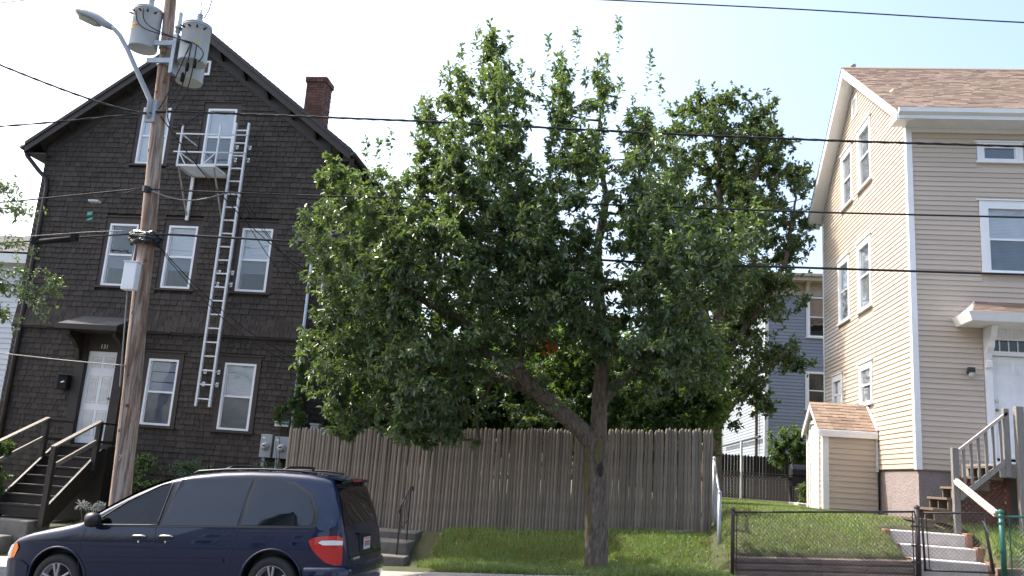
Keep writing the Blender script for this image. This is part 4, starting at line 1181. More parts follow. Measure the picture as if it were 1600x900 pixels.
# riser line on the pole face
b = MB(); b.tube([(pole_x(z) - .02, PY - prad(z) - .012, z) for z in lin(-1.8, 3.0, 10)], .009, 5); b.build('ground_wire', M['alu'], pl)
# transformer brackets
def pz(z, an, extra=0):
    r = prad(z) + extra; return Vector((pole_x(z) + math.sin(an) * r, PY - math.cos(an) * r, z))
for z in (7.06, 6.72):
    b = MB(); b.lathe((pole_x(z), PY, z - .04), (0, 0, 1), [(0, prad(z) + .003), (.0, prad(z) + .014), (.08, prad(z) + .014), (.08, prad(z) + .003)], 18); b.build('band', M['galv'], pl)
    b = MB(); b.bar((pole_x(z) - .24, PY - .17, z), (pole_x(z) + .30, PY - .17, z), .03, .09); b.bar((pole_x(z) + .28, PY - .17, z), (pole_x(z) + .42, PY - .05, z), .03, .09); b.build('bracket', M['galv'], pl)
b = MB(); b.box(pole_x(6.8) + .24, pole_x(6.8) + .30, PY - .24, PY - .10, 6.45, 7.2); b.box(pole_x(6.8) + .30, pole_x(6.8) + .33, PY - .28, PY - .06, 6.45, 7.2); b.build('bracket_upright', M['galv'], pl)
b = MB(); b.tube([(pole_x(4.3) + .02, PY - .2, 4.34), (pole_x(4.3) + .02, PY - .2, 4.24)], .07, 8); b.build('clamp', M['iron'], pl)

def transformer(cx, cy, z0, h, r, label, bush=True, lab=None):
    t = thing('transformer', label, 'transformer', (cx, cy, z0), 'pole transformers')
    b = MB(); b.lathe((cx, cy, z0), (0, 0, 1), [(.0, 0), (.0, r * .97), (.015, r), (h, r), (h + .005, r + .012), (h + .03, r + .012), (h + .05, r * .8), (h + .075, 0)], 28); b.build('tank', M['transf'], t, smooth=False)
    for f in t.children[0].data.polygons: f.use_smooth = abs(f.normal.z) < .5
    b = MB(); b.lathe((cx, cy, z0 + h - .03), (0, 0, 1), [(0, r + .001), (0, r + .014), (.025, r + .014), (.025, r + .001)], 28); b.build('lid_band', M['galv'], t)
    for k in range(5):
        an = -1.0 + k * .5; c = Vector((cx + math.sin(an) * r, cy - math.cos(an) * r, z0 + h - .10)); d = Vector((math.sin(an), -math.cos(an), 0))
        b = MB(); b.lathe(c, d, [(0, .018), (.05, .018), (.055, .01), (.09, .01), (.095, 0)], 8); b.build('terminal', M['iron'], t)
    if bush:
        b = MB(); prof = []
        for k in range(5): prof += [(k * .045, .035), (k * .045 + .02, .06), (k * .045 + .04, .035)]
        prof += [(.24, .02), (.30, .015), (.31, 0)]
        b.lathe((cx + .02, cy, z0 + h + .05), (0, 0, 1), prof, 12); b.build('bushing', M['porcelain'], t, smooth=True)
    if lab:
        for (an0, an1, za, zb) in lab:
            b = MB(); n = 6
            for k in range(n):
                a0 = an0 + (an1 - an0) * k / n; a1 = an0 + (an1 - an0) * (k + 1) / n; rr = r + .003
                b.face([(cx + math.sin(a0) * rr, cy - math.cos(a0) * rr, z0 + za), (cx + math.sin(a1) * rr, cy - math.cos(a1) * rr, z0 + za), (cx + math.sin(a1) * rr, cy - math.cos(a1) * rr, z0 + zb), (cx + math.sin(a0) * rr, cy - math.cos(a0) * rr, z0 + zb)])
            b.build('label_plate', M['yellow'], t)
            if an1 - an0 > .4:
                b = MB(); nn = 5
                for k in range(nn):
                    a0 = an0 + (an1 - an0) * (k + .25) / nn; a1 = an0 + (an1 - an0) * (k + .8) / nn; rr = r + .0055
                    b.face([(cx + math.sin(a0) * rr, cy - math.cos(a0) * rr, z0 + za + .02), (cx + math.sin(a1) * rr, cy - math.cos(a1) * rr, z0 + za + .02), (cx + math.sin(a1) * rr, cy - math.cos(a1) * rr, z0 + zb - .02), (cx + math.sin(a0) * rr, cy - math.cos(a0) * rr, z0 + zb - .02)])
                b.build('label_figures', M['cardark'], t)
    return t
transformer(-8.66, 13.25, 6.96, .74, .245, 'grey pole transformer with yellow label left of the pole', lab=((-.75, -.05, .32, .40), (-.45, -.25, .52, .58), (.05, .2, .62, .65)))
transformer(-7.66, 13.22, 6.68, .70, .245, 'grey pole transformer right of the pole with hanging leads', lab=((.35, .5, .5, .53), (.6, .75, .28, .36), (-.35, -.2, .58, .61)))
transformer(-7.95, 13.72, 6.55, .68, .24, 'grey pole transformer partly hidden behind the pole', bush=False)
# surge arrester and top hardware
s = thing('surge_arrester', 'grey surge arrester standing beside the right transformer', 'insulator', (-7.98, 13.15, 7.2))
b = MB(); b.lathe((-7.98, 13.15, 7.22), (0, 0, 1), [(0, .02), (.02, .045), (.1, .045), (.11, .06), (.13, .06), (.14, .05), (.40, .048), (.42, .03), (.43, 0)], 12); b.build('body', M['porcelain'], s, smooth=True)
b = MB(); b.bar((-7.98, 13.15, 7.3), (-7.8, 13.2, 7.28), .03, .03); b.bar((-7.98, 13.15, 7.22), (-7.98, 13.2, 7.0), .02, .02); b.build('arm', M['galv'], s)
s = thing('fuse_cutout', 'fuse cutout with bent lead above the right transformer', 'insulator', (-7.72, 13.2, 7.9))
b = MB(); b.lathe((-7.80, 13.2, 8.05), (.5, 0, .25), [(0, .03), (.05, .05), (.1, .03), (.15, .05), (.2, .03), (.24, 0)], 10); b.build('insulator', M['porcelain'], s, smooth=True)
b = MB(); b.tube([(-7.64, 13.22, 8.02), (-7.72, 13.2, 8.1), (-7.60, 13.2, 8.12), (-7.45, 13.2, 7.95), (-7.48, 13.2, 7.72), (-7.55, 13.2, 7.55)], .010, 5); b.tube([(-7.66, 13.22, 8.1), (-7.65, 13.22, 7.75)], .008, 5); b.build('lead', M['cable'], s)

# street lamp
sl_ = thing('street_lamp', 'grey cobra head street lamp on a curved arm from the pole', 'street lamp', (-8.3, 13.2, 5.8))
arm = [(-8.28, 13.2, 5.62), (-8.30, 13.17, 5.95), (-8.55, 13.12, 6.38), (-8.82, 13.08, 6.85), (-9.0, 13.05, 7.12), (-9.12, 13.04, 7.24), (-9.22, 13.03, 7.30)]
b = MB(); b.tube(arm, [.045, .045, .042, .042, .042, .042, .042], 10); b.build('arm', M['lampgrey'], sl_, smooth=True)
b = MB(); b.box(-8.36, -8.18, 13.19, 13.25, 5.55, 5.98); b.build('mounting_plate', M['lampgrey'], sl_)
hd_ = MB()
ax = Vector((-.70, -.05, .30)).normalized(); sx_ = Vector((.05, -1, 0)).normalized(); up = ax.cross(sx_).normalized()
if up.z < 0: up = -up
c0 = Vector((-9.17, 13.035, 7.27))
secs = [(0, .05, .05, .05), (.12, .07, .07, .06), (.28, .125, .11, .06), (.50, .14, .12, .06), (.68, .125, .095, .06), (.75, .09, .06, .05)]
rings = []
for d, w, hu, hdn in secs:
    c = c0 + ax * d; base = len(hd_.v)
    for k in range(14):
        an = 2 * math.pi * k / 14; co_, si = math.cos(an), math.sin(an)
        hd_.v.append(tuple(c + sx_ * w * co_ + up * ((hu if si > 0 else hdn) * si)))
    rings.append(base)
for a, b_ in zip(rings[:-1], rings[1:]):
    for k in range(14): hd_.f.append((a + k, a + (k + 1) % 14, b_ + (k + 1) % 14, b_ + k)); hd_.mi.append(0)
hd_.f.append(tuple(rings[-1] + k for k in range(14))); hd_.mi.append(0); hd_.f.append(tuple(rings[0] + k for k in reversed(range(14)))); hd_.mi.append(0)
hd_.build('lamp_head', M['lampgrey'], sl_, smooth=True)
b = MB(); base = []
for d, w in ((.24, .08), (.34, .11), (.48, .12), (.60, .105), (.68, .06)):
    for k in (-1, 1): base.append(c0 + ax * d + sx_ * w * k - up * .055)
cen = [c0 + ax * d - up * .125 for d in (.30, .38, .48, .58, .64)]
for i in range(4):
    for k in (0, 1):
        q = [base[2 * i + k], base[2 * i + 2 + k], cen[i + 1], cen[i]]; b.face(q)
b.face([base[0], base[1], cen[0]]); b.face([base[8], base[9], cen[4]])
b.build('lens', M['lens'], sl_, smooth=True)

# white junction box low on the pole
s = thing('junction_box', 'tall white cable junction box strapped to the pole', 'junction box', (-8.07, 13.1, 2.5))
b = MB(); b.box(-8.19, -7.96, 13.04, 13.19, 2.50, 2.97); b.build('housing', M['white'], s, bevel=.015)
b = MB(); b.box(-8.20, -7.95, 13.03, 13.2, 2.972, 2.99); b.build('lid', M['white'], s)
b = MB(); b.tube([(-8.15, 13.15, 2.99), (-8.13, 13.17, 3.4)], .012, 6); b.build('riser', M['alu'], s); b = MB(); b.tube([(-8.12, 13.15, 2.5), (-7.985, 13.165, .9)], .012, 6); b.build('riser', M['alu'], s)
s = thing('cable_wrap', 'crumpled black plastic wrap around the pole below the windows', 'plastic wrap', (-8.1, 13.2, 3.4))
b = MB()
for k in range(5):
    pts = []
    for i in range(9):
        an = -1.5 + i * .375; r = .185 + random.uniform(-.01, .05)
        pts.append((pole_x(3.43) + math.sin(an) * (r + .05), PY - math.cos(an) * r, 3.37 + k * .035 + random.uniform(-.03, .03)))
    b.tube(pts, [random.uniform(.03, .06) for _ in pts], 7)
b.build('wrap', M['plastic'], s)

# cables
def cable(name, label, pts, r, m, twist=None, sag=0.0, ext=True):
    P = [Vector(p) for p in pts]
    dense = []
    for a, c in zip(P[:-1], P[1:]):
        n = max(2, int((c - a).length / .25))
        for i in range(n): dense.append(a + (c - a) * i / n)
    dense.append(P[-1])
    # round off the corners
    for _ in range(6):
        dense = [dense[0]] + [(dense[i - 1] + dense[i] * 2 + dense[i + 1]) / 4 for i in range(1, len(dense) - 1)] + [dense[-1]]
    b = MB()
    if twist:
        for k in range(twist):
            ph = 2 * math.pi * k / twist; q = []; acc = 0
            for i, p in enumerate(dense):
                if i: acc += (p - dense[i - 1]).length
                an = acc * 7 + ph
                q.append(p + Vector((0, math.cos(an), math.sin(an))) * r * 1.05)
            b.tube(q, r, 5)
    else:
        b.tube(dense, r, 6)
    o = b.build(name, m, smooth=True)
    return tag(o, label, 'cable', 'overhead cables')
WY = 13.2
cable('primary_cable', 'topmost single cable crossing the sky at upper right', [(-8.3, WY, 8.62), (-3.5, WY, 8.12), (-.83, WY, 7.96), (2.85, WY, 7.77), (6.34, WY, 7.54), (12, WY, 7.4), (24, WY, 7.9)], .011, M['cable'])
cable('primary_cable', 'thin cable at the top left corner of the sky', [(-8.3, WY, 8.3), (-10.89, WY, 7.94), (-11.64, WY, 7.84), (-16, WY, 7.5), (-30, WY, 7.6)], .009, M['cable'])
cable('service_cable', 'twisted cable rising left from the lamp bracket', [(-8.24, WY, 5.70), (-8.6, WY, 5.70), (-9.76, WY, 6.04), (-11.39, WY, 6.61), (-16, WY, 8.4)], .012, M['cable'], twist=3)
cable('service_cable', 'pale cable running left just under the lamp bracket', [(-8.24, WY - .03, 5.70), (-8.84, WY, 5.66), (-9.92, WY, 5.52), (-11.13, WY, 5.39), (-20, WY, 5.0)], .011, M['cable'], twist=2)
cable('service_cable', 'twisted cable running right from the lamp bracket over the tree', [(-8.24, WY + .02, 5.74), (-8.01, WY, 5.76), (-6.34, WY, 5.72), (-3.43, WY, 5.66), (.35, WY, 5.53), (3.34, WY, 5.46), (6.23, WY, 5.43), (12, WY, 5.45), (24, WY, 5.9)], .012, M['cable'], twist=3)
cable('telephone_cable', 'middle cable running left from the pole clamp', [(-8.15, WY, 4.32), (-8.6, WY, 4.26), (-9.65, WY, 4.13), (-10.83, WY, 3.96), (-22, WY, 3.4)], .013, M['cable'])
cable('telephone_cable', 'middle cable running right behind the crown of the tree', [(-8.15, WY + .03, 4.32), (-7.3, WY, 4.30), (-6.89, WY, 4.29), (-3.9, WY, 4.28), (.19, WY, 4.28), (3.04, WY, 4.26), (6.16, WY, 4.28), (12, WY, 4.35), (24, WY, 4.7)], .015, M['cable'])
cable('loop_cable', 'slack cable loop beside the pole under the middle cable', [(-8.08, WY, 4.30), (-7.75, WY, 4.18), (-7.45, WY, 4.09), (-7.1, WY, 4.10), (-6.85, WY, 4.24), (-6.6, WY, 4.29)], .011, M['alu'])
cable('loop_cable', 'slack cable loop left of the pole under the middle cable', [(-8.2, WY - .02, 4.3), (-8.6, WY - .02, 4.15), (-9.1, WY - .02, 4.07), (-9.45, WY - .02, 4.12), (-9.7, WY, 4.13)], .008, M['cable'])
cable('telephone_cable', 'lowest thick cable running right to the beige house', [(-8.0, WY, 3.50), (-7.88, WY, 3.52), (-4.7, WY, 3.46), (.37, WY, 3.34), (3.32, WY, 3.36), (6.11, WY, 3.38), (12, WY, 3.45), (24, WY, 3.8)], .019, M['cable'])
cable('telephone_cable', 'lowest cable running left from the plastic wrap', [(-8.2, WY, 3.50), (-9.27, WY, 3.40), (-9.97, WY, 3.31), (-10.68, WY, 3.23), (-22, WY, 2.7)], .014, M['cable'])
cable('messenger_wire', 'thin wire just above the lowest left cable', [(-8.2, WY, 3.56), (-9.0, WY, 3.52), (-9.97, WY, 3.40), (-10.68, WY, 3.32), (-22, WY, 2.85)], .006, M['alu'])
cable('guy_wire', 'thin pale wire low across the shingles left of the pole', [(-7.95, 13.22, 1.25), (-9.2, 13.6, 1.31), (-10.6, 13.9, 1.40), (-20, 16, 2.0)], .009, M['alu'])
s = thing('splice_closure', 'thick black cable splice closure left of the pole', 'splice closure', (-9.5, WY, 3.3))
b = MB(); a = Vector((-9.98, WY, 3.285)); c = Vector((-9.28, WY, 3.375)); d = (c - a).normalized()
b.lathe(a, d, [(0, 0), (.0, .03), (.02, .05), (.66, .05), (.70, .03), (.71, 0)], 14); b.build('tube', M['black'], s, smooth=True)
for q in (a, c):
    b = MB(); b.box(q.x - .05, q.x + .05, WY - .05, WY + .05, q.z - .04, q.z + .08); b.build('clamp', M['black'], s)
s = thing('cable_reflectors', 'pale cap with two green tags dangling from the middle cable', 'cable tag', (-9.2, WY, 4.0))
b = MB(); b.box(-9.12, -8.93, WY - .05, WY + .05, 4.035, 4.075); b.build('cap', M['porcelain'], s, bevel=.01)
b = MB(); b.slab([(-9.12, WY, 3.86), (-9.03, WY, 3.87), (-9.04, WY, 3.81), (-9.12, WY, 3.80)], (0, .01, 0)); b.build('tag', M['greenplastic'], s)
b = MB(); b.slab([(-9.10, WY, 3.745), (-9.01, WY, 3.77), (-9.02, WY, 3.73), (-9.11, WY, 3.705)], (0, .01, 0)); b.build('tag', M['greenplastic'], s)
# service drops to the dark house
drops = [((-8.1, 13.25, 5.68), (-6.62, 17.38, 3.9), .3, .010), ((-6.6, WY, 4.29), (-6.62, 17.38, 3.2), .12, .007), ((-6.4, WY, 4.29), (-6.6, 17.38, 3.7), .12, .007),
         ((-6.5, WY, 4.29), (-6.2, 17.42, 3.4), .14, .006), ((-7.95, 13.25, 3.5), (-6.7, 17.38, 2.0), .25, .008), ((-7.93, 13.25, 3.48), (-6.8, 17.38, 1.9), .3, .007)]
labs = ['long service drop sagging from the lamp bracket to the house corner', 'first of the thin drops from the middle cable past the right window', 'second of the thin drops from the middle cable past the right window',
        'third of the thin drops from the middle cable, nearest the tree', 'upper of two drops crossing the middle second floor window', 'lower of two drops crossing the middle second floor window']
for (p, q, sg, r), lab in zip(drops, labs):
    p = Vector(p); q = Vector(q)
    cable('service_drop', lab, [p + (q - p) * t - Vector((0, 0, sg * 4 * t * (1 - t))) for t in lin(0, 1, 8)], r, M['cable'])
# transformer leads
leads = [[(-8.75, 13.0, 7.6), (-8.74, 12.98, 7.35), (-8.6, 12.96, 7.2), (-8.25, 12.98, 7.13), (-7.9, 12.95, 7.05), (-7.58, 12.95, 6.95)],
         [(-8.6, 12.98, 7.62), (-8.6, 12.96, 7.4), (-8.5, 12.95, 7.25), (-8.2, 12.97, 7.14), (-7.6, 12.94, 6.93)],
         [(-7.58, 12.95, 6.95), (-7.75, 13.0, 6.4), (-7.95, 13.1, 5.95), (-8.1, 13.15, 5.76)],
         [(-7.56, 12.95, 6.95), (-7.62, 12.98, 6.5), (-7.6, 13.0, 6.3), (-7.7, 13.1, 5.95), (-7.95, 13.15, 5.76)],
         [(-7.48, 12.97, 6.9), (-7.47, 12.98, 6.5), (-7.50, 13.0, 6.2), (-7.62, 13.1, 5.9), (-7.8, 13.15, 5.75)],
         [(-7.55, 12.95, 6.95), (-7.3, 12.98, 6.85), (-7.27, 13.0, 6.7), (-7.42, 13.0, 6.6)],
         [(-7.95, 13.15, 5.76), (-7.85, 13.1, 5.35), (-7.7, 13.1, 5.3), (-7.55, 13.1, 5.5), (-7.3, 13.15, 5.7)]]
ll = ['upper black lead looping from left to right transformer', 'lower black lead looping from left to right transformer', 'leftmost black lead hanging below the right transformer', 'middle black lead hanging below the right transformer',
      'rightmost black lead hanging below the right transformer', 'short lead curling beside the right transformer', 'drooping jumper loop below the lamp bracket']
for pts, lab in zip(leads, ll):
    cable('transformer_lead', lab, pts, .010, M['cable'])
for (x, z, lab) in ((-7.60, 6.42, 'left black connector hanging below the right transformer'), (-7.47, 6.48, 'right black connector hanging below the right transformer'), (-7.66, 6.22, 'lowest black connector hanging below the right transformer')):
    b = MB(); b.lathe((x, 12.99, z), (0, 0, 1), [(0, 0), (0, .025), (.03, .032), (.14, .032), (.17, .015), (.175, 0)], 8); tag(b.build('cable_connector', M['black'], smooth=True), lab, 'connector', 'connectors below the transformer')

# ------------------------------------------------------------------ stockade fence
def fence_z(x): return -1.03 + .0605 * x
FY = 16.4
fx0, fx1 = -6.22, 1.90
fn = thing('stockade_fence', 'weathered brown stockade fence of rounded pickets behind the tree', 'fence', (-2.2, FY, fence_z(-2.2)))
pk = MB(); w = .0335; hgt = 1.93
prof = [(-w, .008), (-w * .95, -.016), (-w * .5, -.030), (0, -.034), (w * .5, -.030), (w * .95, -.016), (w, .008)]
lv = [(0, 1), (hgt - .09, 1), (hgt - .045, .86), (hgt - .012, .52), (hgt, .15)]
for z, s_ in lv:
    for x, y in prof: pk.v.append((x * s_, y * (.5 + .5 * s_), z))
k = len(prof)
for i in range(len(lv) - 1):
    for j in range(k - 1): pk.f.append((i * k + j, i * k + j + 1, (i + 1) * k + j + 1, (i + 1) * k + j)); pk.mi.append(0)
    pk.f.append((i * k + k - 1, i * k, (i + 1) * k, (i + 1) * k + k - 1)); pk.mi.append(0)
pk.f.append(tuple((len(lv) - 1) * k + j for j in range(k))); pk.mi.append(0)
pick0 = pk.build('picket', M['fence'], fn, smooth=False, local=True)
x = fx0; i = 0
while x < fx1:
    o = pick0 if i == 0 else pick0.copy()
    if i: COL.objects.link(o); o.parent = fn
    ORIG[o.name] = ORIG[fn.name]
    sc = random.uniform(.9, 1.08)
    o.location = (x + 2.2, random.uniform(-.006, .006), fence_z(x) - fence_z(-2.2) + random.uniform(-.018, .018) - .03 + (.02, -.025, .012, -.01, .0)[min(4, int((x - fx0) / 1.75))])
    o.scale = (sc, 1, random.uniform(.992, 1.012)); o.rotation_euler = (random.gauss(0, .003), random.gauss(0, .005) + (.0, .006, -.004, .003, -.006)[min(4, int((x - fx0) / 1.75))], 0)
    x += .0645 * sc; i += 1
for dz in (.35, 1.0, 1.55):
    b = MB(); b.bar((fx0, FY + .05, fence_z(fx0) + dz), (fx1, FY + .05, fence_z(fx1) + dz), .05, .08); b.build('rail', M['fence'], fn)
for k in range(4):
    x = fx0 + .1 + k * (fx1 - fx0 - .2) / 3
    b = MB(); b.tube([(x, FY + .12, fence_z(x) - .2), (x, FY + .12, fence_z(x) + 1.6)], .05, 8); b.build('fence_post', M['fence'], fn)

# steps up to the fence and their iron rail
s = thing('fence_steps', 'low concrete steps in front of the stockade fence beside the van', 'steps', (-4.0, 15.2, -1.7))
for (ya, yb_, z) in ((14.64, 15.06, -1.56), (15.0, 15.7, -1.36), (15.64, 16.3, -1.235)):
    b = MB(); b.box(-4.75, -3.32 - (.0 if z < -1.5 else .06), ya, yb_, -1.95, z); b.build('step', M['oldconc'], s, bevel=.02)
s = thing('iron_railing', 'short black wrought iron handrail on the concrete steps by the fence', 'railing', (-3.5, 15.0, -1.5))
b = MB(); b.bar((-3.52, 14.9, -1.56), (-3.52, 14.9, -.72), .022, .022); b.build('post', M['iron'], s)
b = MB(); b.bar((-3.52, 15.55, -1.36), (-3.52, 15.55, -.47), .022, .022); b.build('post', M['iron'], s)
b = MB(); b.tube([(-3.52, 14.84, -.86), (-3.52, 14.80, -.80), (-3.52, 14.84, -.74), (-3.52, 14.95, -.70), (-3.52, 15.5, -.44), (-3.52, 15.68, -.43), (-3.52, 15.72, -.50)], .016, 6); b.build('handrail', M['iron'], s)
b = MB(); b.bar((-3.52, 14.9, -1.2), (-3.52, 15.55, -.98), .016, .016); b.build('lower_rail', M['iron'], s)
for k in range(3):
    y = 15.05 + k * .16; z = -.70 + (y - 14.95) * .47
    b = MB(); b.tube([(-3.52 + .01 * math.sin(q * 9), y, z - q * .48) for q in lin(0, 1, 6)], .009, 5); b.build('baluster', M['iron'], s)

# fallen log at the fence foot
lg = MB(); lg.tube([(1.08, 16.22, -.93), (1.35, 16.24, -.90), (1.62, 16.26, -.875)], [.035, .03, .028], 8)
tag(lg.build('fallen_branch', M['greywood'], smooth=True), 'short pale cut branch lying at the foot of the stockade fence', 'branch')

# ------------------------------------------------------------------ chain link fences
def link_mesh(p0, p1, h0, h1, sp=.066, r=.0022):
    """diamond mesh on a parallelogram: p0,p1 lower corners, heights h0,h1"""
    p0 = Vector(p0); p1 = Vector(p1); Ln = (p1 - p0).length; d = (p1 - p0) / Ln
    b = MB(); H = min(h0, h1)
    def P(u, t): return p0 + d * u + Vector((0, 0, t * (h0 + (h1 - h0) * u / Ln) / H))
    k = -H
    while k < Ln + H:
        a, c = max(0, -k), min(H, Ln - k)
        if c - a > .01: b.tube([P(k + a, a), P(k + c, c)], r, 3, cap=False)
        a, c = max(0, k - Ln), min(H, k)
        if c - a > .01: b.tube([P(k - a, a), P(k - c, c)], r, 3, cap=False)
        k += sp
    return b
CY = 14.70
def ctop(x): return -.435 + (x - 2.06) * .0735
s = thing('chain_link_fence', 'rusty black chain link fence panel in front of the lawn', 'fence', (3.5, CY, walk_z(3.5)))
for x, dz, r in ((2.07, .03, .030), (4.95, .06, .040)):
    b = MB(); b.tube([(x, CY, walk_z(x) - .05), (x, CY, ctop(x) + dz)], r, 12); b.lathe((x, CY, ctop(x) + dz), (0, 0, 1), [(0, r + .008), (.02, r + .006), (.04, r * .6), (.05, 0)], 12); b.build('post', M['rustblack'], s, smooth=True)
b = MB(); b.tube([(2.07, CY, ctop(2.07)), (4.93, CY, ctop(4.93))], .017, 8); b.build('top_rail', M['rustblack'], s, smooth=True)
link_mesh((2.09, CY - .02, walk_z(2.07) + .04), (4.9, CY - .02, walk_z(4.9) + .04), ctop(2.07) - walk_z(2.07) - .04, ctop(4.9) - walk_z(4.9) - .04).build('chain_link', M['rustblack'], s)
for x in (2.13, 4.87):
    b = MB(); b.tube([(x, CY - .024, walk_z(x) + .04), (x, CY - .024, ctop(x))], .009, 6); b.build('tension_bar', M['rustblack'], s)
for z in (-.45, -.75, -1.0):
    b = MB(); b.bar((4.84, CY - .03, z), (4.99, CY - .03, z), .02, .03); b.build('band', M['rustblack'], s)
s = thing('chain_link_gate', 'narrow black chain link gate in front of the concrete steps', 'gate', (5.5, CY, walk_z(5.5)))
gx0, gx1 = 5.05, 6.02; gz0, gz1 = -1.13, -.235
b = MB(); b.tube([(gx0, CY, gz0 + .0), (gx0 - .03, CY, gz1 + .02)], .019, 8); b.build('gate_frame', M['rustblack'], s, smooth=True)
b = MB(); b.tube([(gx1 + .06, CY, gz0 + .04), (gx1 - .06, CY, gz1 + .03)], .019, 8); b.build('gate_frame', M['rustblack'], s, smooth=True)
b = MB(); b.tube([(gx0 - .03, CY, gz1), (gx1 - .06, CY, gz1 + .06)], .017, 8); b.build('gate_frame', M['rustblack'], s, smooth=True)
b = MB(); b.tube([(gx0, CY, gz0 + .02), (gx1 + .06, CY, gz0 + .06)], .017, 8); b.build('gate_frame', M['rustblack'], s, smooth=True)
link_mesh((gx0 + .02, CY - .015, gz0 + .02), (gx1, CY - .015, gz0 + .06), gz1 - gz0, gz1 - gz0).build('chain_link', M['rustblack'], s)
b = MB(); b.tube([(5.11, CY - .018, gz0 + .03), (5.08, CY - .018, gz1 - .03)], .008, 6); b.build('tension_bar', M['rustblack'], s)
b = MB(); b.tube([(gx1 + .02, CY - .018, gz0 + .08), (gx1 - .08, CY - .018, gz1)], .008, 6); b.build('tension_bar', M['rustblack'], s)
b = MB(); b.tube([(5.92, CY - .03, -.29), (5.95, CY - .035, -.33), (5.98, CY - .035, -.42), (6.02, CY - .03, -.48)], .012, 6); b.build('latch', M['galv'], s)
s = thing('green_fence', 'green painted chain link fence with capped post at the right edge', 'fence', (6.22, CY, walk_z(6.22)))
b = MB(); b.tube([(6.23, CY, walk_z(6.2) - .05), (6.22, CY, -.14)], .042, 12); b.lathe((6.22, CY, -.15), (0, 0, 1), [(0, .05), (.03, .05), (.05, .035), (.06, 0)], 12); b.build('post', M['greenpaint'], s, smooth=True)
for z in (-.32, -.22, -.75):
    b = MB(); b.lathe((6.22, CY, z), (0, 0, 1), [(0, .044), (0, .052), (.03, .052), (.03, .044)], 12); b.build('band', M['greenpaint'], s)
b = MB(); b.tube([(6.22, CY, -.21), (9.5, CY, .02)], .018, 8); b.build('top_rail', M['greenpaint'], s)
b = MB(); b.tube([(6.34, CY - .02, walk_z(6.3) + .03), (6.33, CY - .02, -.22)], .010, 6); b.build('tension_bar', M['greenpaint'], s)
link_mesh((6.3, CY - .02, walk_z(6.3) + .03), (8.8, CY - .02, walk_z(8.8) + .03), .86, .86).build('chain_link', M['greenpaint'], s)
# galvanised side fence
s = thing('galvanised_fence', 'galvanised chain link side fence with sloping rail at the end of the stockade fence', 'fence', (1.97, 15.9, -1.4))
for (x, y, z0, z1, r) in ((1.96, 15.55, -1.6, -.16, .034), (2.0, 16.75, -.9, .45, .030)):
    b = MB(); b.tube([(x, y, z0), (x, y, z1)], r, 10); b.lathe((x, y, z1), (0, 0, 1), [(0, r + .006), (.03, r + .004), (.055, 0)], 10); b.build('post', M['galv'], s, smooth=True)
b = MB(); b.tube([(1.96, 15.55, -.19), (2.0, 16.75, .42)], .021, 8); b.build('top_rail', M['galv'], s, smooth=True)
link_mesh((1.96, 15.58, -1.35), (2.0, 16.72, -.85), 1.15, 1.22).build('chain_link', M['galv'], s)
# retaining timbers
s = thing('timber_edging', 'stacked dark landscape timbers holding the lawn behind the chain link', 'retaining wall', (3.4, 14.8, -1.2))
for k in range(3):
    xs_ = [2.05, 3.5, 4.93] if k % 2 == 0 else [2.05, 2.9, 4.2, 4.93]
    for a, c in zip(xs_[:-1], xs_[1:]):
        za, zc = walk_z(a) - .06 + k * .11, walk_z(c) - .06 + k * .11
        b = MB(); yy = 14.765 + .02 * k
        pr = [(.0, .0), (.03, -.02), (.085, -.02), (.105, .0), (.105, .11), (0, .11)]
        poly = [(a + .003, yy + q[1] + .02, za + q[0]) for q in pr]
        b.slab(poly, (c - a - .006, 0, zc - za)); b.build('timber', M['timber'], s)
s = thing('timber_edging', 'dark landscape timbers below the green fence', 'retaining wall', (7.4, 14.8, -1.2))
for k in range(2):
    b = MB(); b.hexa([(6.16, 14.78, walk_z(6.16) - .06 + k * .12), (8.8, 14.78, walk_z(8.8) - .06 + k * .12), (8.8, 14.9, walk_z(8.8) - .06 + k * .12), (6.16, 14.9, walk_z(6.16) - .06 + k * .12),
                      (6.16, 14.78, walk_z(6.16) + .055 + k * .12), (8.8, 14.78, walk_z(8.8) + .055 + k * .12), (8.8, 14.9, walk_z(8.8) + .055 + k * .12), (6.16, 14.9, walk_z(6.16) + .055 + k * .12)])
    b.build('timber', M['timber'], s, bevel=.01)
# ------------------------------------------------------------------ houses behind
M['litblue'] = mat('lit_blue_siding', (.24, .27, .31), .6, piece=.05, noise=.2, nscale=2)  # blue siding again, the side wall's sun and tree shade in its colour
bh = thing('blue_house', 'blue grey clapboard house with bracketed cornice behind the trees', 'house', (8, 36, -.4))
BX, BY = 5.95, 34.0
WB = Wall((0, BY, 0), (1, 0, 0), (0, -1, 0)); WBs = Wall((BX, 0, 0), (0, 1, 0), (-1, 0, 0))
bw = [(7.58, 8.55, 5.86, 7.46), (7.53, 8.5, 3.05, 4.48)]
core = MB(); wall_core(core, WB, [BX, 12], [-.6, 7.5], bw); core.box(BX + .002, BX + .1, BY + .01, 46, -.6, 7.5); core.box(BX + .1, 12, BY + 1.0, 46, -.6, 7.5); core.build('wall', M['bluesid'], bh)
clapboards(bh, WB, -.4, 7.45, .13, lambda z: (BX + .12, 11.9), [(a - .1, b + .1, c - .08, d + .1) for a, b, c, d in bw], M['bluesid'])
clapboards(bh, WBs, -.4, 7.45, .13, lambda z: (BY + .12, 46), [(36.2, 37.0, 3.0, 4.5)], M['litblue'])
b = MB(); b.box(BX - .03, BX + .12, BY - .03, BY - .002, -.5, 7.5); b.box(BX - .03, BX - .002, BY - .002, BY + .12, -.5, 7.5); b.build('corner_board', M['whitepaint'], bh)
window(bh, WB, *bw[0], frame=.06, casing=.07, cm='whitepaint', upper='tan', lower='none')
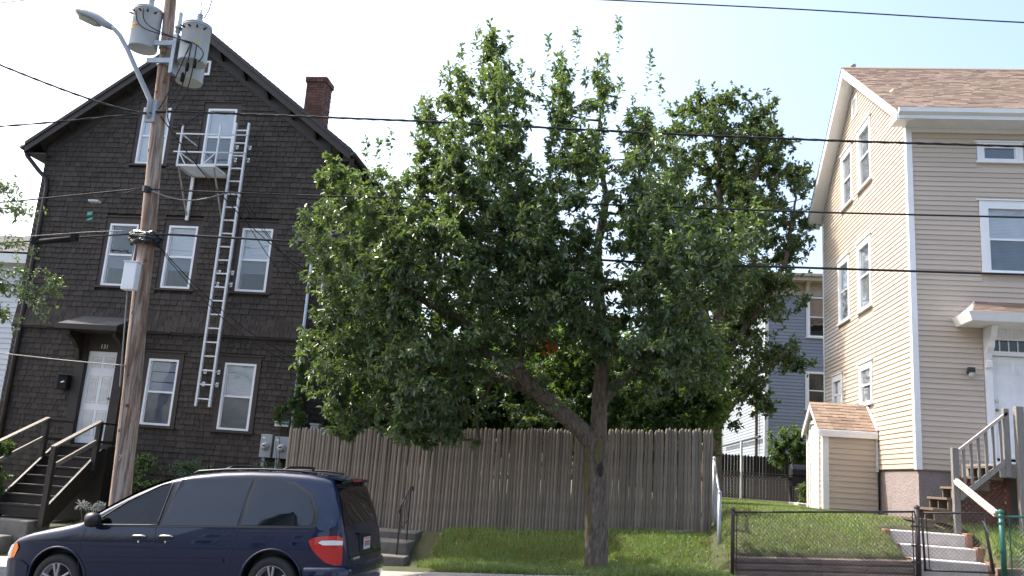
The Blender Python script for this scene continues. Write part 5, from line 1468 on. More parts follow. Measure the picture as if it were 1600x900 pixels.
window(bh, WB, *bw[1], frame=.06, casing=.07, cm='whitepaint', upper='none', lower='none')
b = MB(); WBs.box(b, 36.2, 37.0, 3.0, 4.5, -.02, .02); b.build('shutter', M['cream'], bh)
b = MB(); b.box(BX - .05, 12, BY - .06, BY - .002, 7.5, 8.0); b.build('frieze', M['cream'], bh)
b = MB(); b.box(BX - .6, 12.2, BY - .55, 46.5, 8.0, 8.16); b.box(BX - .68, 12.2, BY - .64, 46.5, 8.165, 8.27); b.build('cornice', M['cream'], bh)
for k in range(5):
    x = 6.1 + k * 1.35; b = MB(); b.slab([(x, BY - .06, 7.4), (x, BY - .2, 7.5), (x, BY - .3, 7.8), (x, BY - .5, 7.99), (x, BY - .06, 7.99)], (.14, 0, 0)); b.build('cornice_bracket', M['cream'], bh)
b = MB(); b.tube([(BX - .12, 35.2, -.4), (BX - .12, 35.2, 5.6)], .06, 8); b.build('downspout', M['redtrim'], bh)
b = MB(); b.tube([(BX - .15, 34.2, 1.9), (BX - .15, 45, 1.9)], .05, 8); b.build('pipe', M['iron'], bh)

wh = thing('white_house', 'white clapboard house at the left edge behind the shingled house', 'house', (-18, 22, -1.5))
WW = Wall((0, 20.0, 0), (1, 0, 0), (0, -1, 0))
b = MB(); b.box(-24, -14.6, 20.003, 28, -2, 4.45); b.build('wall', M['whitesid'], wh)
clapboards(wh, WW, -1.2, 4.3, .135, lambda z: (-20, -14.6), [], M['whitesid'])
b = MB(); b.box(-24.3, -14.3, 19.75, 28.3, 4.45, 4.56); b.box(-24.3, -14.3, 19.70, 19.75, 4.34, 4.62); b.build('eave', M['whitepaint'], wh)
b = MB(); b.slab([(-24.3, 19.7, 4.58), (-14.3, 19.7, 4.58), (-14.3, 24, 6.1), (-24.3, 24, 6.1)], (0, 0, .05)); b.slab([(-24.3, 28.3, 4.58), (-14.3, 28.3, 4.58), (-14.3, 24, 6.1), (-24.3, 24, 6.1)], (0, 0, .05)); b.build('roof', M['darkroof'], wh)

# stockade fence behind the lawn, coloured dark for tree shade; chain link in front
s = thing('back_fence', 'brown board fence at the back of the lawn, tree shade in its colour', 'fence', (4.6, 30, -.4))
for i in range(62):
    x = 1.2 + i * .105
    b = MB(); zt = 1.03 + random.uniform(-.02, .02); b.slab([(x, 30, -.5), (x + .098, 30, -.5), (x + .098, 30, zt - .05), (x + .049, 30, zt), (x, 30, zt - .05)], (0, .02, 0)); b.build('fence_board', M['fenceback'], s)
b = MB(); b.box(1.2, 7.7, 29.93, 29.99, .25, .35); b.build('rail', M['fenceback'], s)
s = thing('rear_chain_fence', 'galvanised chain link fence with tall white post at the lawn end', 'fence', (4.33, 29, -.4))
b = MB(); b.tube([(4.33, 29, -.5), (4.33, 29, 1.42)], .04, 8); b.build('post', M['whitepaint'], s)
b = MB(); b.tube([(2.0, 29, .42), (7.0, 29, .42)], .02, 6); b.build('top_rail', M['iron'], s)
link_mesh((2.0, 29, -.4), (7.0, 29, -.4), .82, .82, sp=.1, r=.003).build('chain_link', M['iron'], s)
# barbecue
s = thing('barbecue_grill', 'dark covered barbecue grill by the back fence', 'grill', (5.75, 26.8, -.4))
b = MB(); b.slab([(5.45, 26.6, .38), (5.45, 27.1, .38), (5.45, 27.1, .55), (5.45, 26.95, .72), (5.45, 26.75, .72), (5.45, 26.6, .58)], (.65, 0, 0)); b.build('lid', M['iron'], s, bevel=.03)
b = MB(); b.box(5.45, 6.1, 26.6, 27.1, .1, .37); b.build('firebox', M['iron'], s)
b = MB(); b.box(5.12, 5.44, 26.6, 27.1, .30, .34); b.build('side_shelf', M['iron'], s)
for x in (5.48, 6.03):
    for y in (26.63, 27.03):
        b = MB(); b.box(x, x + .04, y, y + .04, -.45, .1); b.build('leg', M['iron'], s)
b = MB(); b.lathe((6.09, 26.85, -.3), (1, 0, 0), [(0, 0), (0, .1), (.05, .1), (.05, 0)], 12); b.build('wheel', M['black'], s)
tk = MB(); tk.box(4.7, 5.0, 22.3, 23.4, -.45, -.33); tag(tk.build('garden_edging', M['concrete'], bevel=.02), 'pale concrete edging strip beside the cellar entry', 'edging')
# grey bins behind the stockade fence
for (x, z1, lab) in ((-6.05, .62, 'grey post standing behind the left end of the stockade fence'), (-5.03, .68, 'grey post behind the stockade fence under the low leaves')):
    b = MB(); b.box(x, x + .16, 17.0, 17.14, -1.3, z1); b.box(x - .02, x + .18, 16.98, 17.16, z1, z1 + .03); tag(b.build('yard_post', M['meter']), lab, 'post')

# houses across the street, seen only mirrored in the panes
def far_house(x0, x1, y1, zt, ridge, m, label):
    h = thing('opposite_house', label, 'house', ((x0 + x1) / 2, y1, road_z((x0 + x1) / 2)))
    zb = road_z(x0) - .3
    b = MB(); b.box(x0, x1, y1 - 8, y1, zb, zt); b.build('wall', m, h)
    xm = (x0 + x1) / 2
    for sg, xe in ((-1, x0 - .4), (1, x1 + .4)):
        b = MB(); b.slab([(xm, y1 + .4, ridge), (xm, y1 - 8.4, ridge), (xe, y1 - 8.4, zt - .2), (xe, y1 + .4, zt - .2)], (0, 0, .15)); b.build('roof', M['darkroof'], h)
    b = MB(); b.slab([(x0, y1 - .1, zt), (x1, y1 - .1, zt), (xm, y1 - .1, ridge)], (0, .1, 0)); b.build('gable', m, h)
    for k in range(3):
        for lv in (0, 1):
            u = x0 + (x1 - x0) * (k + .5) / 3; z = zb + 1.6 + lv * 2.9
            if k == 1 and lv == 0:
                b = MB(); b.box(u - .45, u + .45, y1, y1 + .05, zb + .9, zb + 3.0); b.build('door', M['redtrim'], h); continue
            b = MB(); b.box(u - .45, u + .45, y1, y1 + .06, z, z + 1.5); w = b.build('window', M['whitepaint'], h)
            b = MB(); b.box(u - .37, u + .37, y1 + .06, y1 + .07, z + .08, z + 1.42); b.build('pane', M['carglass'], w)
far_house(-17, -8.5, -11, 7.8, 11.6, M['bluesid'], 'blue grey gabled house across the street, mirrored in the van glass')
far_house(-5.5, 3.0, -12, 7.4, 11.0, M['tan'], 'tan gabled house across the street behind the viewer')
far_house(8.5, 17, -11.5, 5.5, 9.0, M['sidbeige'], 'beige gabled house across the street uphill')
# ------------------------------------------------------------------ parked minivan
VL = 4.86
slope = math.atan(.066)
van_x0 = -8.02
VC = (van_x0, 11.92, road_z(van_x0) - .005)
van = thing('minivan', 'dark blue minivan parked at the kerb in front of the shingled house', 'van', VC, rot=(0, -slope, 0))
def itp(xs, ys):
    xs = np.array(xs); ys = np.array(ys)
    return lambda s: float(np.interp(s, xs, ys))
zt_ = itp([0, .03, .08, .16, .3, .5, .8, 1.08, 1.2, 1.5, 1.85, 2.15, 2.35, 2.6, 3.0, 3.4, 3.8, 4.2, 4.42, 4.54, 4.60, 4.66, 4.72, 4.77, 4.80, 4.83, 4.86],
          [.56, .62, .70, .79, .875, .935, 1.0, 1.055, 1.09, 1.27, 1.46, 1.59, 1.65, 1.70, 1.735, 1.745, 1.735, 1.705, 1.675, 1.63, 1.52, 1.36, 1.16, .98, .84, .62, .52])
zb_ = itp([0, .1, .4, 1.0, 3.8, 4.5, 4.86], [.30, .25, .22, .21, .21, .25, .33])
w_ = itp([0, .02, .05, .10, .18, .32, .55, .9, 1.4, 3.6, 4.1, 4.4, 4.6, 4.7, 4.78, 4.83, 4.86], [.52, .62, .70, .77, .835, .90, .945, .97, .98, .98, .97, .955, .935, .915, .88, .82, .70])
g_ = itp([.2, .3, .42, .6, .8, .98, 1.08, 1.25, 1.45, 1.62, 1.72, 1.80], [.93, .975, .99, 1.0, 1.0, .985, .955, .905, .835, .77, .725, .69])
def rc_(s): return .06 + .05 * min(1, max(0, (s - .3) / .6))
def halfy(s, z):
    zt = zt_(s); rc = rc_(s); ze = zt - rc
    if z <= ze: return w_(s) * g_(z)
    if z >= zt: return 0
    W = w_(s) * g_(ze); q = (z - ze) / rc
    return W - rc * 1.4 * (1 - math.sqrt(max(0, 1 - q * q)))
sts = sorted(set([0, .01, .03, .05, .08, .12, .16, .22, .3] + lin(.4, 4.4, 40) + [4.45, 4.5, 4.54, 4.57, 4.6, 4.63, 4.66, 4.69, 4.72, 4.745, 4.77, 4.79, 4.805, 4.82, 4.835, 4.85, 4.86]))
mb = MB(); ringn = None
for s in sts:
    zb, zt, rc = zb_(s), zt_(s), rc_(s); ze = max(zt - rc, zb + .05)
    ring = [(0, zb), (w_(s) * .6, zb), (w_(s) * .9, zb + .01)]
    for i in range(15):
        z = zb + .04 + (ze - zb - .04) * i / 14; ring.append((w_(s) * g_(z), z))
    for q in (.35, .6, .8, .92, .98):
        z = ze + rc * q; ring.append((halfy(s, z), z))
    yl = halfy(s, ze + rc * .98)
    ring += [(yl * .85, zt - .004), (yl * .5, zt + .012), (0, zt + .018)]
    full = ring + [(-y, z) for y, z in reversed(ring[1:-1])]
    if ringn is None: ringn = len(full)
    for y, z in full: mb.v.append((s, -y, z))
n = ringn
for i in range(len(sts) - 1):
    for k in range(n):
        mb.f.append((i * n + k, (i + 1) * n + k, (i + 1) * n + (k + 1) % n, i * n + (k + 1) % n)); mb.mi.append(0)
mb.f.append(tuple(range(n))); mb.mi.append(0)
mb.f.append(tuple((len(sts) - 1) * n + k for k in reversed(range(n)))); mb.mi.append(0)
body = mb.build('body', M['carpaint'], van, smooth=True, local=True)
WHS = (.94, 3.86); WR = .335
# wheel arches cut out of the body
for ws in WHS:
    for side in (-1, 1):
        cm2 = MB(); cm2.lathe((ws, side * 1.2, WR + .02), (0, -side, 0), [(0, 0), (0, .395), (.46, .395), (.46, 0)], 40)
        cut = cm2.build('cutter', M['cardark'], van, local=True)
        bm_ = body.modifiers.new('arch', 'BOOLEAN'); bm_.operation = 'DIFFERENCE'; bm_.object = cut; bm_.solver = 'EXACT'
cm2 = MB(); cm2.slab([(1.41, -1.4, 1.07), (1.80, -1.4, 1.335), (2.19, -1.4, 1.535), (2.335, -1.4, 1.575), (2.262, -1.4, 1.065)], (0, 2.8, 0))
cut = cm2.build('cutter', M['cardark'], van, local=True)
bm_ = body.modifiers.new('cabin', 'BOOLEAN'); bm_.operation = 'DIFFERENCE'; bm_.object = cut; bm_.solver = 'EXACT'
bpy.context.view_layer.update()
dg = bpy.context.evaluated_depsgraph_get()
newm = bpy.data.meshes.new_from_object(body.evaluated_get(dg))
for md in list(body.modifiers): body.modifiers.remove(md)
body.data = newm
for o in [c for c in van.children if c.name.startswith('cutter')]: bpy.data.objects.remove(o)
_inarch = []
for p in body.data.polygons:
    c = p.center
    fl = any(abs(math.hypot(c.x - ws, c.z - WR - .02) - .395) < .03 and abs(c.y) > .7 and abs(p.normal.y) < .3 for ws in WHS) or any(math.hypot(c.x - ws, c.z - WR - .02) < .392 and abs(p.normal.y) > .9 and abs(abs(c.y) - .74) < .03 for ws in WHS)
    if 1.3 < c.x < 2.4 and 1.04 < c.z < 1.6 and abs(c.y) < halfy(c.x, c.z) - .02: fl = True
    _inarch.append(fl)
while len(body.data.materials) > 1: body.data.materials.pop()
body.data.materials.append(M['cardark'])
body.data.polygons.foreach_set('material_index', [1 if f else 0 for f in _inarch])
body.data.polygons.foreach_set('use_smooth', [not f for f in _inarch])
em = body.modifiers.new('split', 'EDGE_SPLIT'); em.split_angle = R(40)

def side_patch(name, poly, m, off=.004, parent=None, sides=(-1,), nx=14, nz=6, smooth=True, label=None, thick=True):
    """polygon in (s, z) laid on the body side"""
    xs = [p[0] for p in poly]; x0, x1 = min(xs), max(xs)
    brk = sorted(set([round(x, 4) for x in xs] + [round(v, 4) for v in lin(x0, x1, nx)]))
    out = []
    for side in sides:
        b = MB(); cols = []
        for x in brk:
            zs_ = []
            for (xa, za), (xb, zb) in zip(poly, poly[1:] + poly[:1]):
                if abs(xa - xb) < 1e-9:
                    if abs(xa - x) < 1e-4: zs_ += [za, zb]
                elif min(xa, xb) - 1e-6 <= x <= max(xa, xb) + 1e-6:
                    zs_.append(za + (zb - za) * (x - xa) / (xb - xa))
            if len(zs_) >= 1: cols.append((x, min(zs_), max(zs_)))
        base = []
        for x, za, zb in cols:
            r = []
            for i in range(nz + 1):
                z = za + (zb - za) * i / nz
                r.append(len(b.v)); b.v.append((x, side * (halfy(x, z) + off), z))
            base.append(r)
        for a, c in zip(base[:-1], base[1:]):
            for i in range(nz): b.f.append((a[i], c[i], c[i + 1], a[i + 1])); b.mi.append(0)
        out.append(b.build(name, m, parent or van, smooth=smooth, local=True, label=label))
    return out[0]
NEAR, BOTH = (-1,), (-1, 1)
belt = 1.045
# window band: black surround, then the panes
side_patch('window_surround', [(2.285, belt - .012), (2.37, 1.60), (2.42, 1.63), (3.7, 1.655), (4.05, 1.60), (4.30, 1.45), (4.42, 1.22), (4.40, belt - .012)], M['cardark'], .003, sides=BOTH, nx=40, nz=8)
fw = side_patch('front_door_glass', [(1.38, belt + .01), (1.42, 1.085), (1.80, 1.345), (2.19, 1.545), (2.345, 1.585), (2.27, belt + .01)], M['cabinglass'], .001, sides=BOTH, nx=24, nz=8)
for side in BOTH:
    b = MB(); pts = []
    pl_ = [(1.34, belt), (1.42, 1.095), (1.80, 1.352), (2.20, 1.553), (2.355, 1.595), (2.275, belt), (1.34, belt)]
    for (xa, za), (xb, zb) in zip(pl_[:-1], pl_[1:]):
        for i in range(8): x = xa + (xb - xa) * i / 8; z = za + (zb - za) * i / 8; pts.append((x, side * (halfy(x, z) + .002), z))
    pts.append(pts[0]); b.tube(pts, .012, 5); b.build('window_seal', M['cardark'], van, smooth=True, local=True)
side_patch('mirror_patch', [(1.30, belt), (1.36, 1.085), (1.44, 1.12), (1.46, belt)], M['cardark'], .006, sides=BOTH, nx=6, nz=3)
for y in (-.42, .42):
    b = MB(); b.hexa([(2.05, y - .22, 1.066), (2.05, y + .22, 1.066), (2.22, y + .22, 1.066), (2.22, y - .22, 1.066), (2.17, y - .19, 1.27), (2.17, y + .19, 1.27), (2.27, y + .19, 1.27), (2.27, y - .19, 1.27)]); b.build('front_seat', M['cabin'], van, local=True, bevel=.03)
    b = MB(); b.hexa([(2.16, y - .12, 1.30), (2.16, y + .12, 1.30), (2.24, y + .12, 1.30), (2.24, y - .12, 1.30), (2.19, y - .11, 1.45), (2.19, y + .11, 1.45), (2.26, y + .11, 1.45), (2.26, y - .11, 1.45)]); b.build('headrest', M['cabin'], van, local=True, bevel=.03)
b = MB(); b.tube([(1.74 + math.cos(a_) * .18 * .45, -.42 + math.sin(a_) * .18, 1.10 + math.cos(a_) * .18 * .89) for a_ in lin(0, 2 * math.pi, 20)], .014, 6); b.bar((1.70, -.58, 1.10), (1.70, -.26, 1.10), .03, .03); b.build('steering_wheel', M['cardark'], van, smooth=True, local=True)
side_patch('sliding_door_glass', [(2.32, belt), (2.47, 1.625), (3.46, 1.645), (3.36, belt)], M['carglass'], .008, sides=BOTH, nx=16, nz=8)
side_patch('quarter_glass', [(3.41, belt + .01), (3.51, 1.638), (3.80, 1.625), (4.05, 1.565), (4.26, 1.42), (4.36, 1.22), (4.36, belt + .05), (4.32, belt + .01)], M['carglass'], .008, sides=BOTH, nx=24, nz=8)
side_patch('belt_moulding', [(1.30, belt - .02), (4.38, belt - .02), (4.38, belt - .004), (1.30, belt - .004)], M['cardark'], .010, sides=BOTH, nx=24, nz=2)
side_patch('belt_chrome', [(1.36, belt - .004), (2.28, belt - .004), (2.28, belt + .006), (1.36, belt + .006)], M['chrome'], .011, sides=BOTH, nx=14, nz=1)
# door seams
def seam(pts, wd=.009):
    for (xa, za), (xb, zb) in zip(pts[:-1], pts[1:]):
        if abs(xb - xa) < abs(zb - za):
            side_patch('door_seam', [(xa - wd / 2, za), (xa + wd / 2, za), (xb + wd / 2, zb), (xb - wd / 2, zb)], M['cardark'], .0025, sides=BOTH, nx=2, nz=10) if abs(xa - xb) < 1e-6 else seam_strip(xa, za, xb, zb, wd)
        else:
            side_patch('door_seam', [(xa, za - wd / 2), (xb, zb - wd / 2), (xb, zb + wd / 2), (xa, za + wd / 2)], M['cardark'], .0025, sides=BOTH, nx=12, nz=1)
def seam_strip(xa, za, xb, zb, wd):
    for side in BOTH:
        b = MB(); n = 12; r = []
        for i in range(n + 1):
            t = i / n; x = xa + (xb - xa) * t; z = za + (zb - za) * t
            b.v.append((x - wd / 2, side * (halfy(x - wd / 2, z) + .0025), z)); b.v.append((x + wd / 2, side * (halfy(x + wd / 2, z) + .0025), z))
        for i in range(n): b.f.append((2 * i, 2 * i + 1, 2 * i + 3, 2 * i + 2)); b.mi.append(0)
        b.build('door_seam', M['cardark'], van, smooth=True, local=True)
seam([(1.30, 1.02), (1.24, .85), (1.25, .27)])
seam([(2.40, 1.63), (2.27, 1.03)]); seam([(2.27, 1.03), (2.25, .27)])
seam([(3.485, 1.66), (3.385, 1.03)]); seam([(3.385, 1.03), (3.30, .62), (3.26, .27)])
seam([(1.25, .275), (3.26, .275)])
seam([(3.40, .985), (4.32, .985)], .006)
side_patch('side_moulding', [(1.30, .585), (3.22, .585), (3.22, .64), (1.30, .64)], M['carpaint'], .014, sides=BOTH, nx=24, nz=3)
side_patch('sill_cladding', [(1.34, .22), (3.42, .22), (3.42, .33), (1.34, .33)], M['cardark'], .006, sides=BOTH, nx=20, nz=3)
# arch lips
for ws in WHS:
    for side in BOTH:
        b = MB(); pts = []
        for i in range(25):
            an = R(-8) + R(196) * i / 24; x = ws + .405 * math.cos(an); z = WR + .02 + .405 * math.sin(an)
            pts.append((x, side * (halfy(x, max(z, .24)) + .004), z))
        b.tube(pts, .016, 6); b.build('arch_lip', M['carpaint'], van, smooth=True, local=True)
# lamps
side_patch('headlamp', [(.035, .60), (.10, .585), (.27, .62), (.33, .74), (.30, .80), (.19, .775), (.09, .685)], M['clearlens'], .006, sides=BOTH, nx=16, nz=5)
side_patch('indicator_lamp', [(.185, .60), (.27, .62), (.335, .74), (.305, .805), (.25, .792), (.21, .70)], M['orangelens'], .009, sides=BOTH, nx=10, nz=5)
side_patch('tail_lamp', [(4.335, .87), (4.36, .80), (4.44, .70), (4.56, .605), (4.68, .565), (4.755, .57), (4.765, .62), (4.765, .90), (4.70, .93), (4.50, .925), (4.39, .905)], M['redlens'], .008, sides=BOTH, nx=18, nz=6)
side_patch('reversing_lamp', [(4.46, .845), (4.52, .815), (4.765, .815), (4.765, .865), (4.66, .875), (4.50, .87)], M['clearlens'], .012, sides=BOTH, nx=10, nz=2)
# bumpers
side_patch('front_bumper', [(.005, .30), (.06, .26), (.50, .25), (.50, .32), (.52, .52), (.40, .585), (.10, .565), (.01, .55)], M['carpaint'], .012, sides=BOTH, nx=20, nz=6)
side_patch('bumper_seam', [(.03, .572), (.42, .592), (.42, .600), (.03, .580)], M['cardark'], .012, sides=BOTH, nx=10, nz=1)
b = MB(); pr = []
for i in range(21):
    t = -1 + 2 * i / 20; y = t * .93
    x = 4.90 - .10 * abs(t) ** 3 - (.20 if abs(t) > .98 else 0) * 0
    pr.append((x, y))
pr = [(4.30, -.985)] + [(4.62, -.972)] + pr + [(4.62, .972), (4.30, .985)]
cross = [(0, .26), (.025, .30), (.05, .38), (.055, .50), (.03, .545), (-.06, .56)]
rows = []
for i, (x, y) in enumerate(pr):
    a = pr[max(i - 1, 0)]; c = pr[min(i + 1, len(pr) - 1)]
    d = Vector((c[0] - a[0], c[1] - a[1], 0)).normalized(); nrm = Vector((d.y, -d.x, 0))
    r = []
    for o_, z in cross:
        q = Vector((x, y, z)) + nrm * (o_ - .02); r.append(len(b.v)); b.v.append(tuple(q))
    rows.append(r)
for a, c in zip(rows[:-1], rows[1:]):
    for i in range(len(cross) - 1): b.f.append((a[i], c[i], c[i + 1], a[i + 1])); b.mi.append(0)
b.build('rear_bumper', M['carpaint'], van, smooth=True, local=True)

def rear_s(y, z):
    lo, hi = 3.9, 4.9
    for _ in range(30):
        m_ = (lo + hi) / 2
        if m_ <= 4.86 and z <= zt_(m_) and abs(y) <= halfy(m_, z): lo = m_
        else: hi = m_
    return lo
def rear_patch(name, ys, zs_, m, off=.006, wid=None):
    b = MB(); rows = []
    for z in zs_:
        r = []
        for y in ys:
            yy = y * (wid(z) if wid else 1); r.append(len(b.v)); b.v.append((rear_s(yy, z) + off, yy, z))
        rows.append(r)
    for a, c in zip(rows[:-1], rows[1:]):
        for i in range(len(ys) - 1): b.f.append((a[i], a[i + 1], c[i + 1], c[i])); b.mi.append(0)
    return b.build(name, m, van, smooth=True, local=True)
rear_patch('rear_glass', lin(-.80, .80, 16), lin(1.06, 1.56, 10), M['carglass'], .008, wid=lambda z: 1.02 - (z - 1.06) * .36)
rear_patch('hatch_trim', lin(-.76, .76, 14), lin(.62, .66, 2), M['cardark'], .008)
rear_patch('plate_recess', lin(-.30, .30, 4), lin(.68, .90, 4), M['cardark'], .008)
rear_patch('hatch_handle', lin(-.32, .32, 4), lin(.905, .935, 2), M['carpaint'], .03)
b = MB(); sx = rear_s(0, .78) + .02; b.box(sx, sx + .006, -.155, .155, .705, .86); b.build('licence_plate', M['plate'], van, local=True)
b = MB()
for i in range(6): b.box(sx + .0065, sx + .008, -.12 + i * .042, -.12 + i * .042 + .026, .745, .815)
b.box(sx + .0065, sx + .008, -.1, .1, .835, .85); b.build('plate_figures', M['plateink'], van, local=True)
def van_text(s_, y, z, size):
    cu = bpy.data.curves.new('badge', 'FONT'); cu.body = s_; cu.size = size; cu.extrude = .002; cu.materials.append(M['chrome']); cu.align_x = 'CENTER'
    o = bpy.data.objects.new('badge', cu); COL.objects.link(o); o.parent = van
    o.matrix_local = Matrix(((0, .0, 1, rear_s(y, z) + .014), (1, 0, 0, y), (0, 1, 0, z), (0, 0, 0, 1)))
    return text_mesh(o, van, 'badge')
van_text('CARAVAN', -.55, .60, .06)
# roof spoiler with brake lamp
b = MB(); ys = lin(-.66, .66, 10); rows = []
for y in ys:
    k = 1 - (abs(y) / .66) ** 4 * .5; zc = 1.655 - abs(y) ** 2 * .06
    rows.append([len(b.v) + i for i in range(4)])
    b.v += [(4.40, y, zc + .03), (4.64 + .03 * k, y, zc - .015), (4.63 + .03 * k, y, zc - .05), (4.50, y, zc - .06)]
for a, c in zip(rows[:-1], rows[1:]):
    for i in range(4): b.f.append((a[i], a[(i + 1) % 4], c[(i + 1) % 4], c[i])); b.mi.append(0)
b.build('roof_spoiler', M['carpaint'], van, smooth=False, local=True)
b = MB(); b.box(4.645, 4.674, -.2, .2, 1.60, 1.635); b.build('brake_lamp', M['redlens'], van, local=True)
# roof rack
for side in BOTH:
    for pts in ([(2.55, 1.71), (2.62, 1.74), (3.0, 1.762), (3.5, 1.766), (4.0, 1.748), (4.22, 1.722), (4.28, 1.70)],):
        b = MB(); b.tube([(x, side * .60, z) for x, z in pts], .016, 6); b.build('roof_rail', M['cardark'], van, smooth=True, local=True)
for x, z in ((3.05, 1.775), (3.85, 1.765)):
    b = MB(); b.tube([(x - .05, -.6, z - .01), (x, -.5, z + .025), (x, 0, z + .03), (x, .5, z + .025), (x - .05, .6, z - .01)], .018, 6); b.build('roof_crossbar', M['cardark'], van, smooth=True, local=True)
# mirror
for side in BOTH:
    b = MB()
    rings = []
    for d, ry, rz_ in ((0, .03, .05), (.03, .08, .085), (.10, .10, .098), (.17, .085, .085), (.20, .03, .04)):
        base = len(b.v)
        for k in range(14):
            an = 2 * math.pi * k / 14; b.v.append((1.42 + d - .08, side * (1.07 + ry * math.cos(an)), 1.115 + rz_ * math.sin(an)))
        rings.append(base)
    for a, c in zip(rings[:-1], rings[1:]):
        for k in range(14): b.f.append((a + k, a + (k + 1) % 14, c + (k + 1) % 14, c + k)); b.mi.append(0)
    b.f.append(tuple(rings[0] + k for k in range(14))); b.mi.append(0); b.f.append(tuple(rings[-1] + k for k in range(14))); b.mi.append(0)
    b.bar((1.46, side * .93, 1.04), (1.46, side * 1.03, 1.06), .10, .05)
    b.build('wing_mirror', M['cardark'], van, smooth=True, local=True)
# handles
for x in (2.05, 2.42):
    for side in BOTH:
        b = MB(); y = side * (halfy(x, .90) + .006); b.box(x - .11, x + .11, min(y, y - side * .02), max(y, y - side * .02), .865, .925); b.build('handle_recess', M['cardark'], van, local=True, bevel=.012)
        b = MB(); b.tube([(x - .10, y + side * .004, .905), (x - .06, y + side * .022, .915), (x + .06, y + side * .022, .915), (x + .10, y + side * .004, .905)], .013, 6); b.build('door_handle', M['chrome'], van, smooth=True, local=True)
    b = MB(); b.lathe((x + .0, -(halfy(x, .84) + .002), .838), (0, -1, 0), [(0, .014), (.008, .014), (.010, 0)], 8); b.build('door_lock', M['chrome'], van, local=True)
side_patch('fuel_flap', [(3.566, .83), (3.605, .775), (3.70, .756), (3.774, .793), (3.784, .878), (3.717, .933), (3.613, .924)], M['carpaint'], .003, sides=NEAR, nx=10, nz=4)
# windscreen and cowl
b = MB(); rows = []
for s in lin(1.24, 2.28, 10):
    zt = zt_(s); yl = halfy(s, zt - rc_(s) * .25) - .02; rows.append([len(b.v) + i for i in range(9)])
    for i in range(9):
        t = -1 + i / 4; b.v.append((s - .004, yl * t, zt + .024 - .018 * abs(t) ** 3))
for a, c in zip(rows[:-1], rows[1:]):
    for i in range(8): b.f.append((a[i], c[i], c[i + 1], a[i + 1])); b.mi.append(0)
b.build('windscreen', M['carglass'], van, smooth=True, local=True)
for y in (-.45, .1):
    b = MB(); b.tube([(1.16, y + .3, 1.10), (1.20, y, 1.12), (1.24, y - .25, 1.125)], .012, 5); b.build('wiper', M['cardark'], van, local=True)
# wheels
for ws in WHS:
    for side in BOTH:
        wb = MB(); yo = side * .965; ax = (0, side, 0); og = (ws, yo - side * .21, WR)
        wb.lathe(og, ax, [(0, .20), (.0, .30), (.02, .325), (.05, WR), (.16, WR), (.19, .325), (.21, .30), (.205, .225), (.19, .215), (.0, .20)], 36)
        wo_ = wb.build('wheel', M['tyre'], van, smooth=True, local=True)
        rb_ = MB(); rb_.lathe(og, ax, [(.10, 0), (.10, .19), (.195, .212), (.205, .222), (.20, .228), (.10, .20)], 30)
        rb_.build('rim', M['rim'], wo_, smooth=True, local=True)
        for k in range(5):
            for dk in (-.17, .17):
                an = 2 * math.pi * k / 5 + .35 + dk; an0 = 2 * math.pi * k / 5 + .35 + dk * .9
                sp = MB(); yy = yo - side * .025
                sp.bar((ws + math.cos(an0) * .05, yy, WR + math.sin(an0) * .05), (ws + math.cos(an) * .208, yy + side * .01, WR + math.sin(an) * .208), .028, .036, up=(0, 1, 0)); sp.build('spoke', M['rim'], wo_, local=True, bevel=.006)
        hb = MB(); hb.lathe((ws, yo - side * .03, WR), ax, [(-.05, .065), (.02, .06), (.03, .03), (.032, 0)], 16); hb.build('hub_cap', M['rim'], wo_, smooth=True, local=True)
        ds = MB(); ds.lathe(og, ax, [(.11, 0), (.11, .185), (.115, .0)], 24); ds.build('brake_disc', M['cardark'], wo_, local=True)
# ------------------------------------------------------------------ trees and shrubs
def leaf_mesh(name, P, D, Nn, size, aspect, mt, parent, fold=.22, kind='stuff'):
    """leaves from base points P, directions D, normals Nn: two folded halves each"""
    n = len(P)
    D = D / np.linalg.norm(D, axis=1, keepdims=True)
    S = np.cross(D, Nn); S /= (np.linalg.norm(S, axis=1, keepdims=True) + 1e-9)
    Nn = np.cross(S, D)
    L = size[:, None]; Wd = L * aspect
    droop = -Nn * L * .10
    v = np.zeros((n, 6, 3))
    v[:, 0] = P
    v[:, 1] = P + D * L * .32 + S * Wd * .5 + Nn * Wd * fold
    v[:, 2] = P + D * L * .68 + S * Wd * .40 + Nn * Wd * fold + droop * .3
    v[:, 3] = P + D * L + droop
    v[:, 4] = P + D * L * .68 - S * Wd * .40 + Nn * Wd * fold + droop * .3
    v[:, 5] = P + D * L * .32 - S * Wd * .5 + Nn * Wd * fold
    b = (np.arange(n) * 6)[:, None]
    f = np.concatenate([b + np.array([0, 1, 2, 3]), b + np.array([0, 3, 4, 5])], 1)
    return np_mesh(name, v.reshape(-1, 3), f, np.full(2 * n, 4), mt, parent, kind=kind)

def unit(a): return a / (np.linalg.norm(a, axis=-1, keepdims=True) + 1e-9)

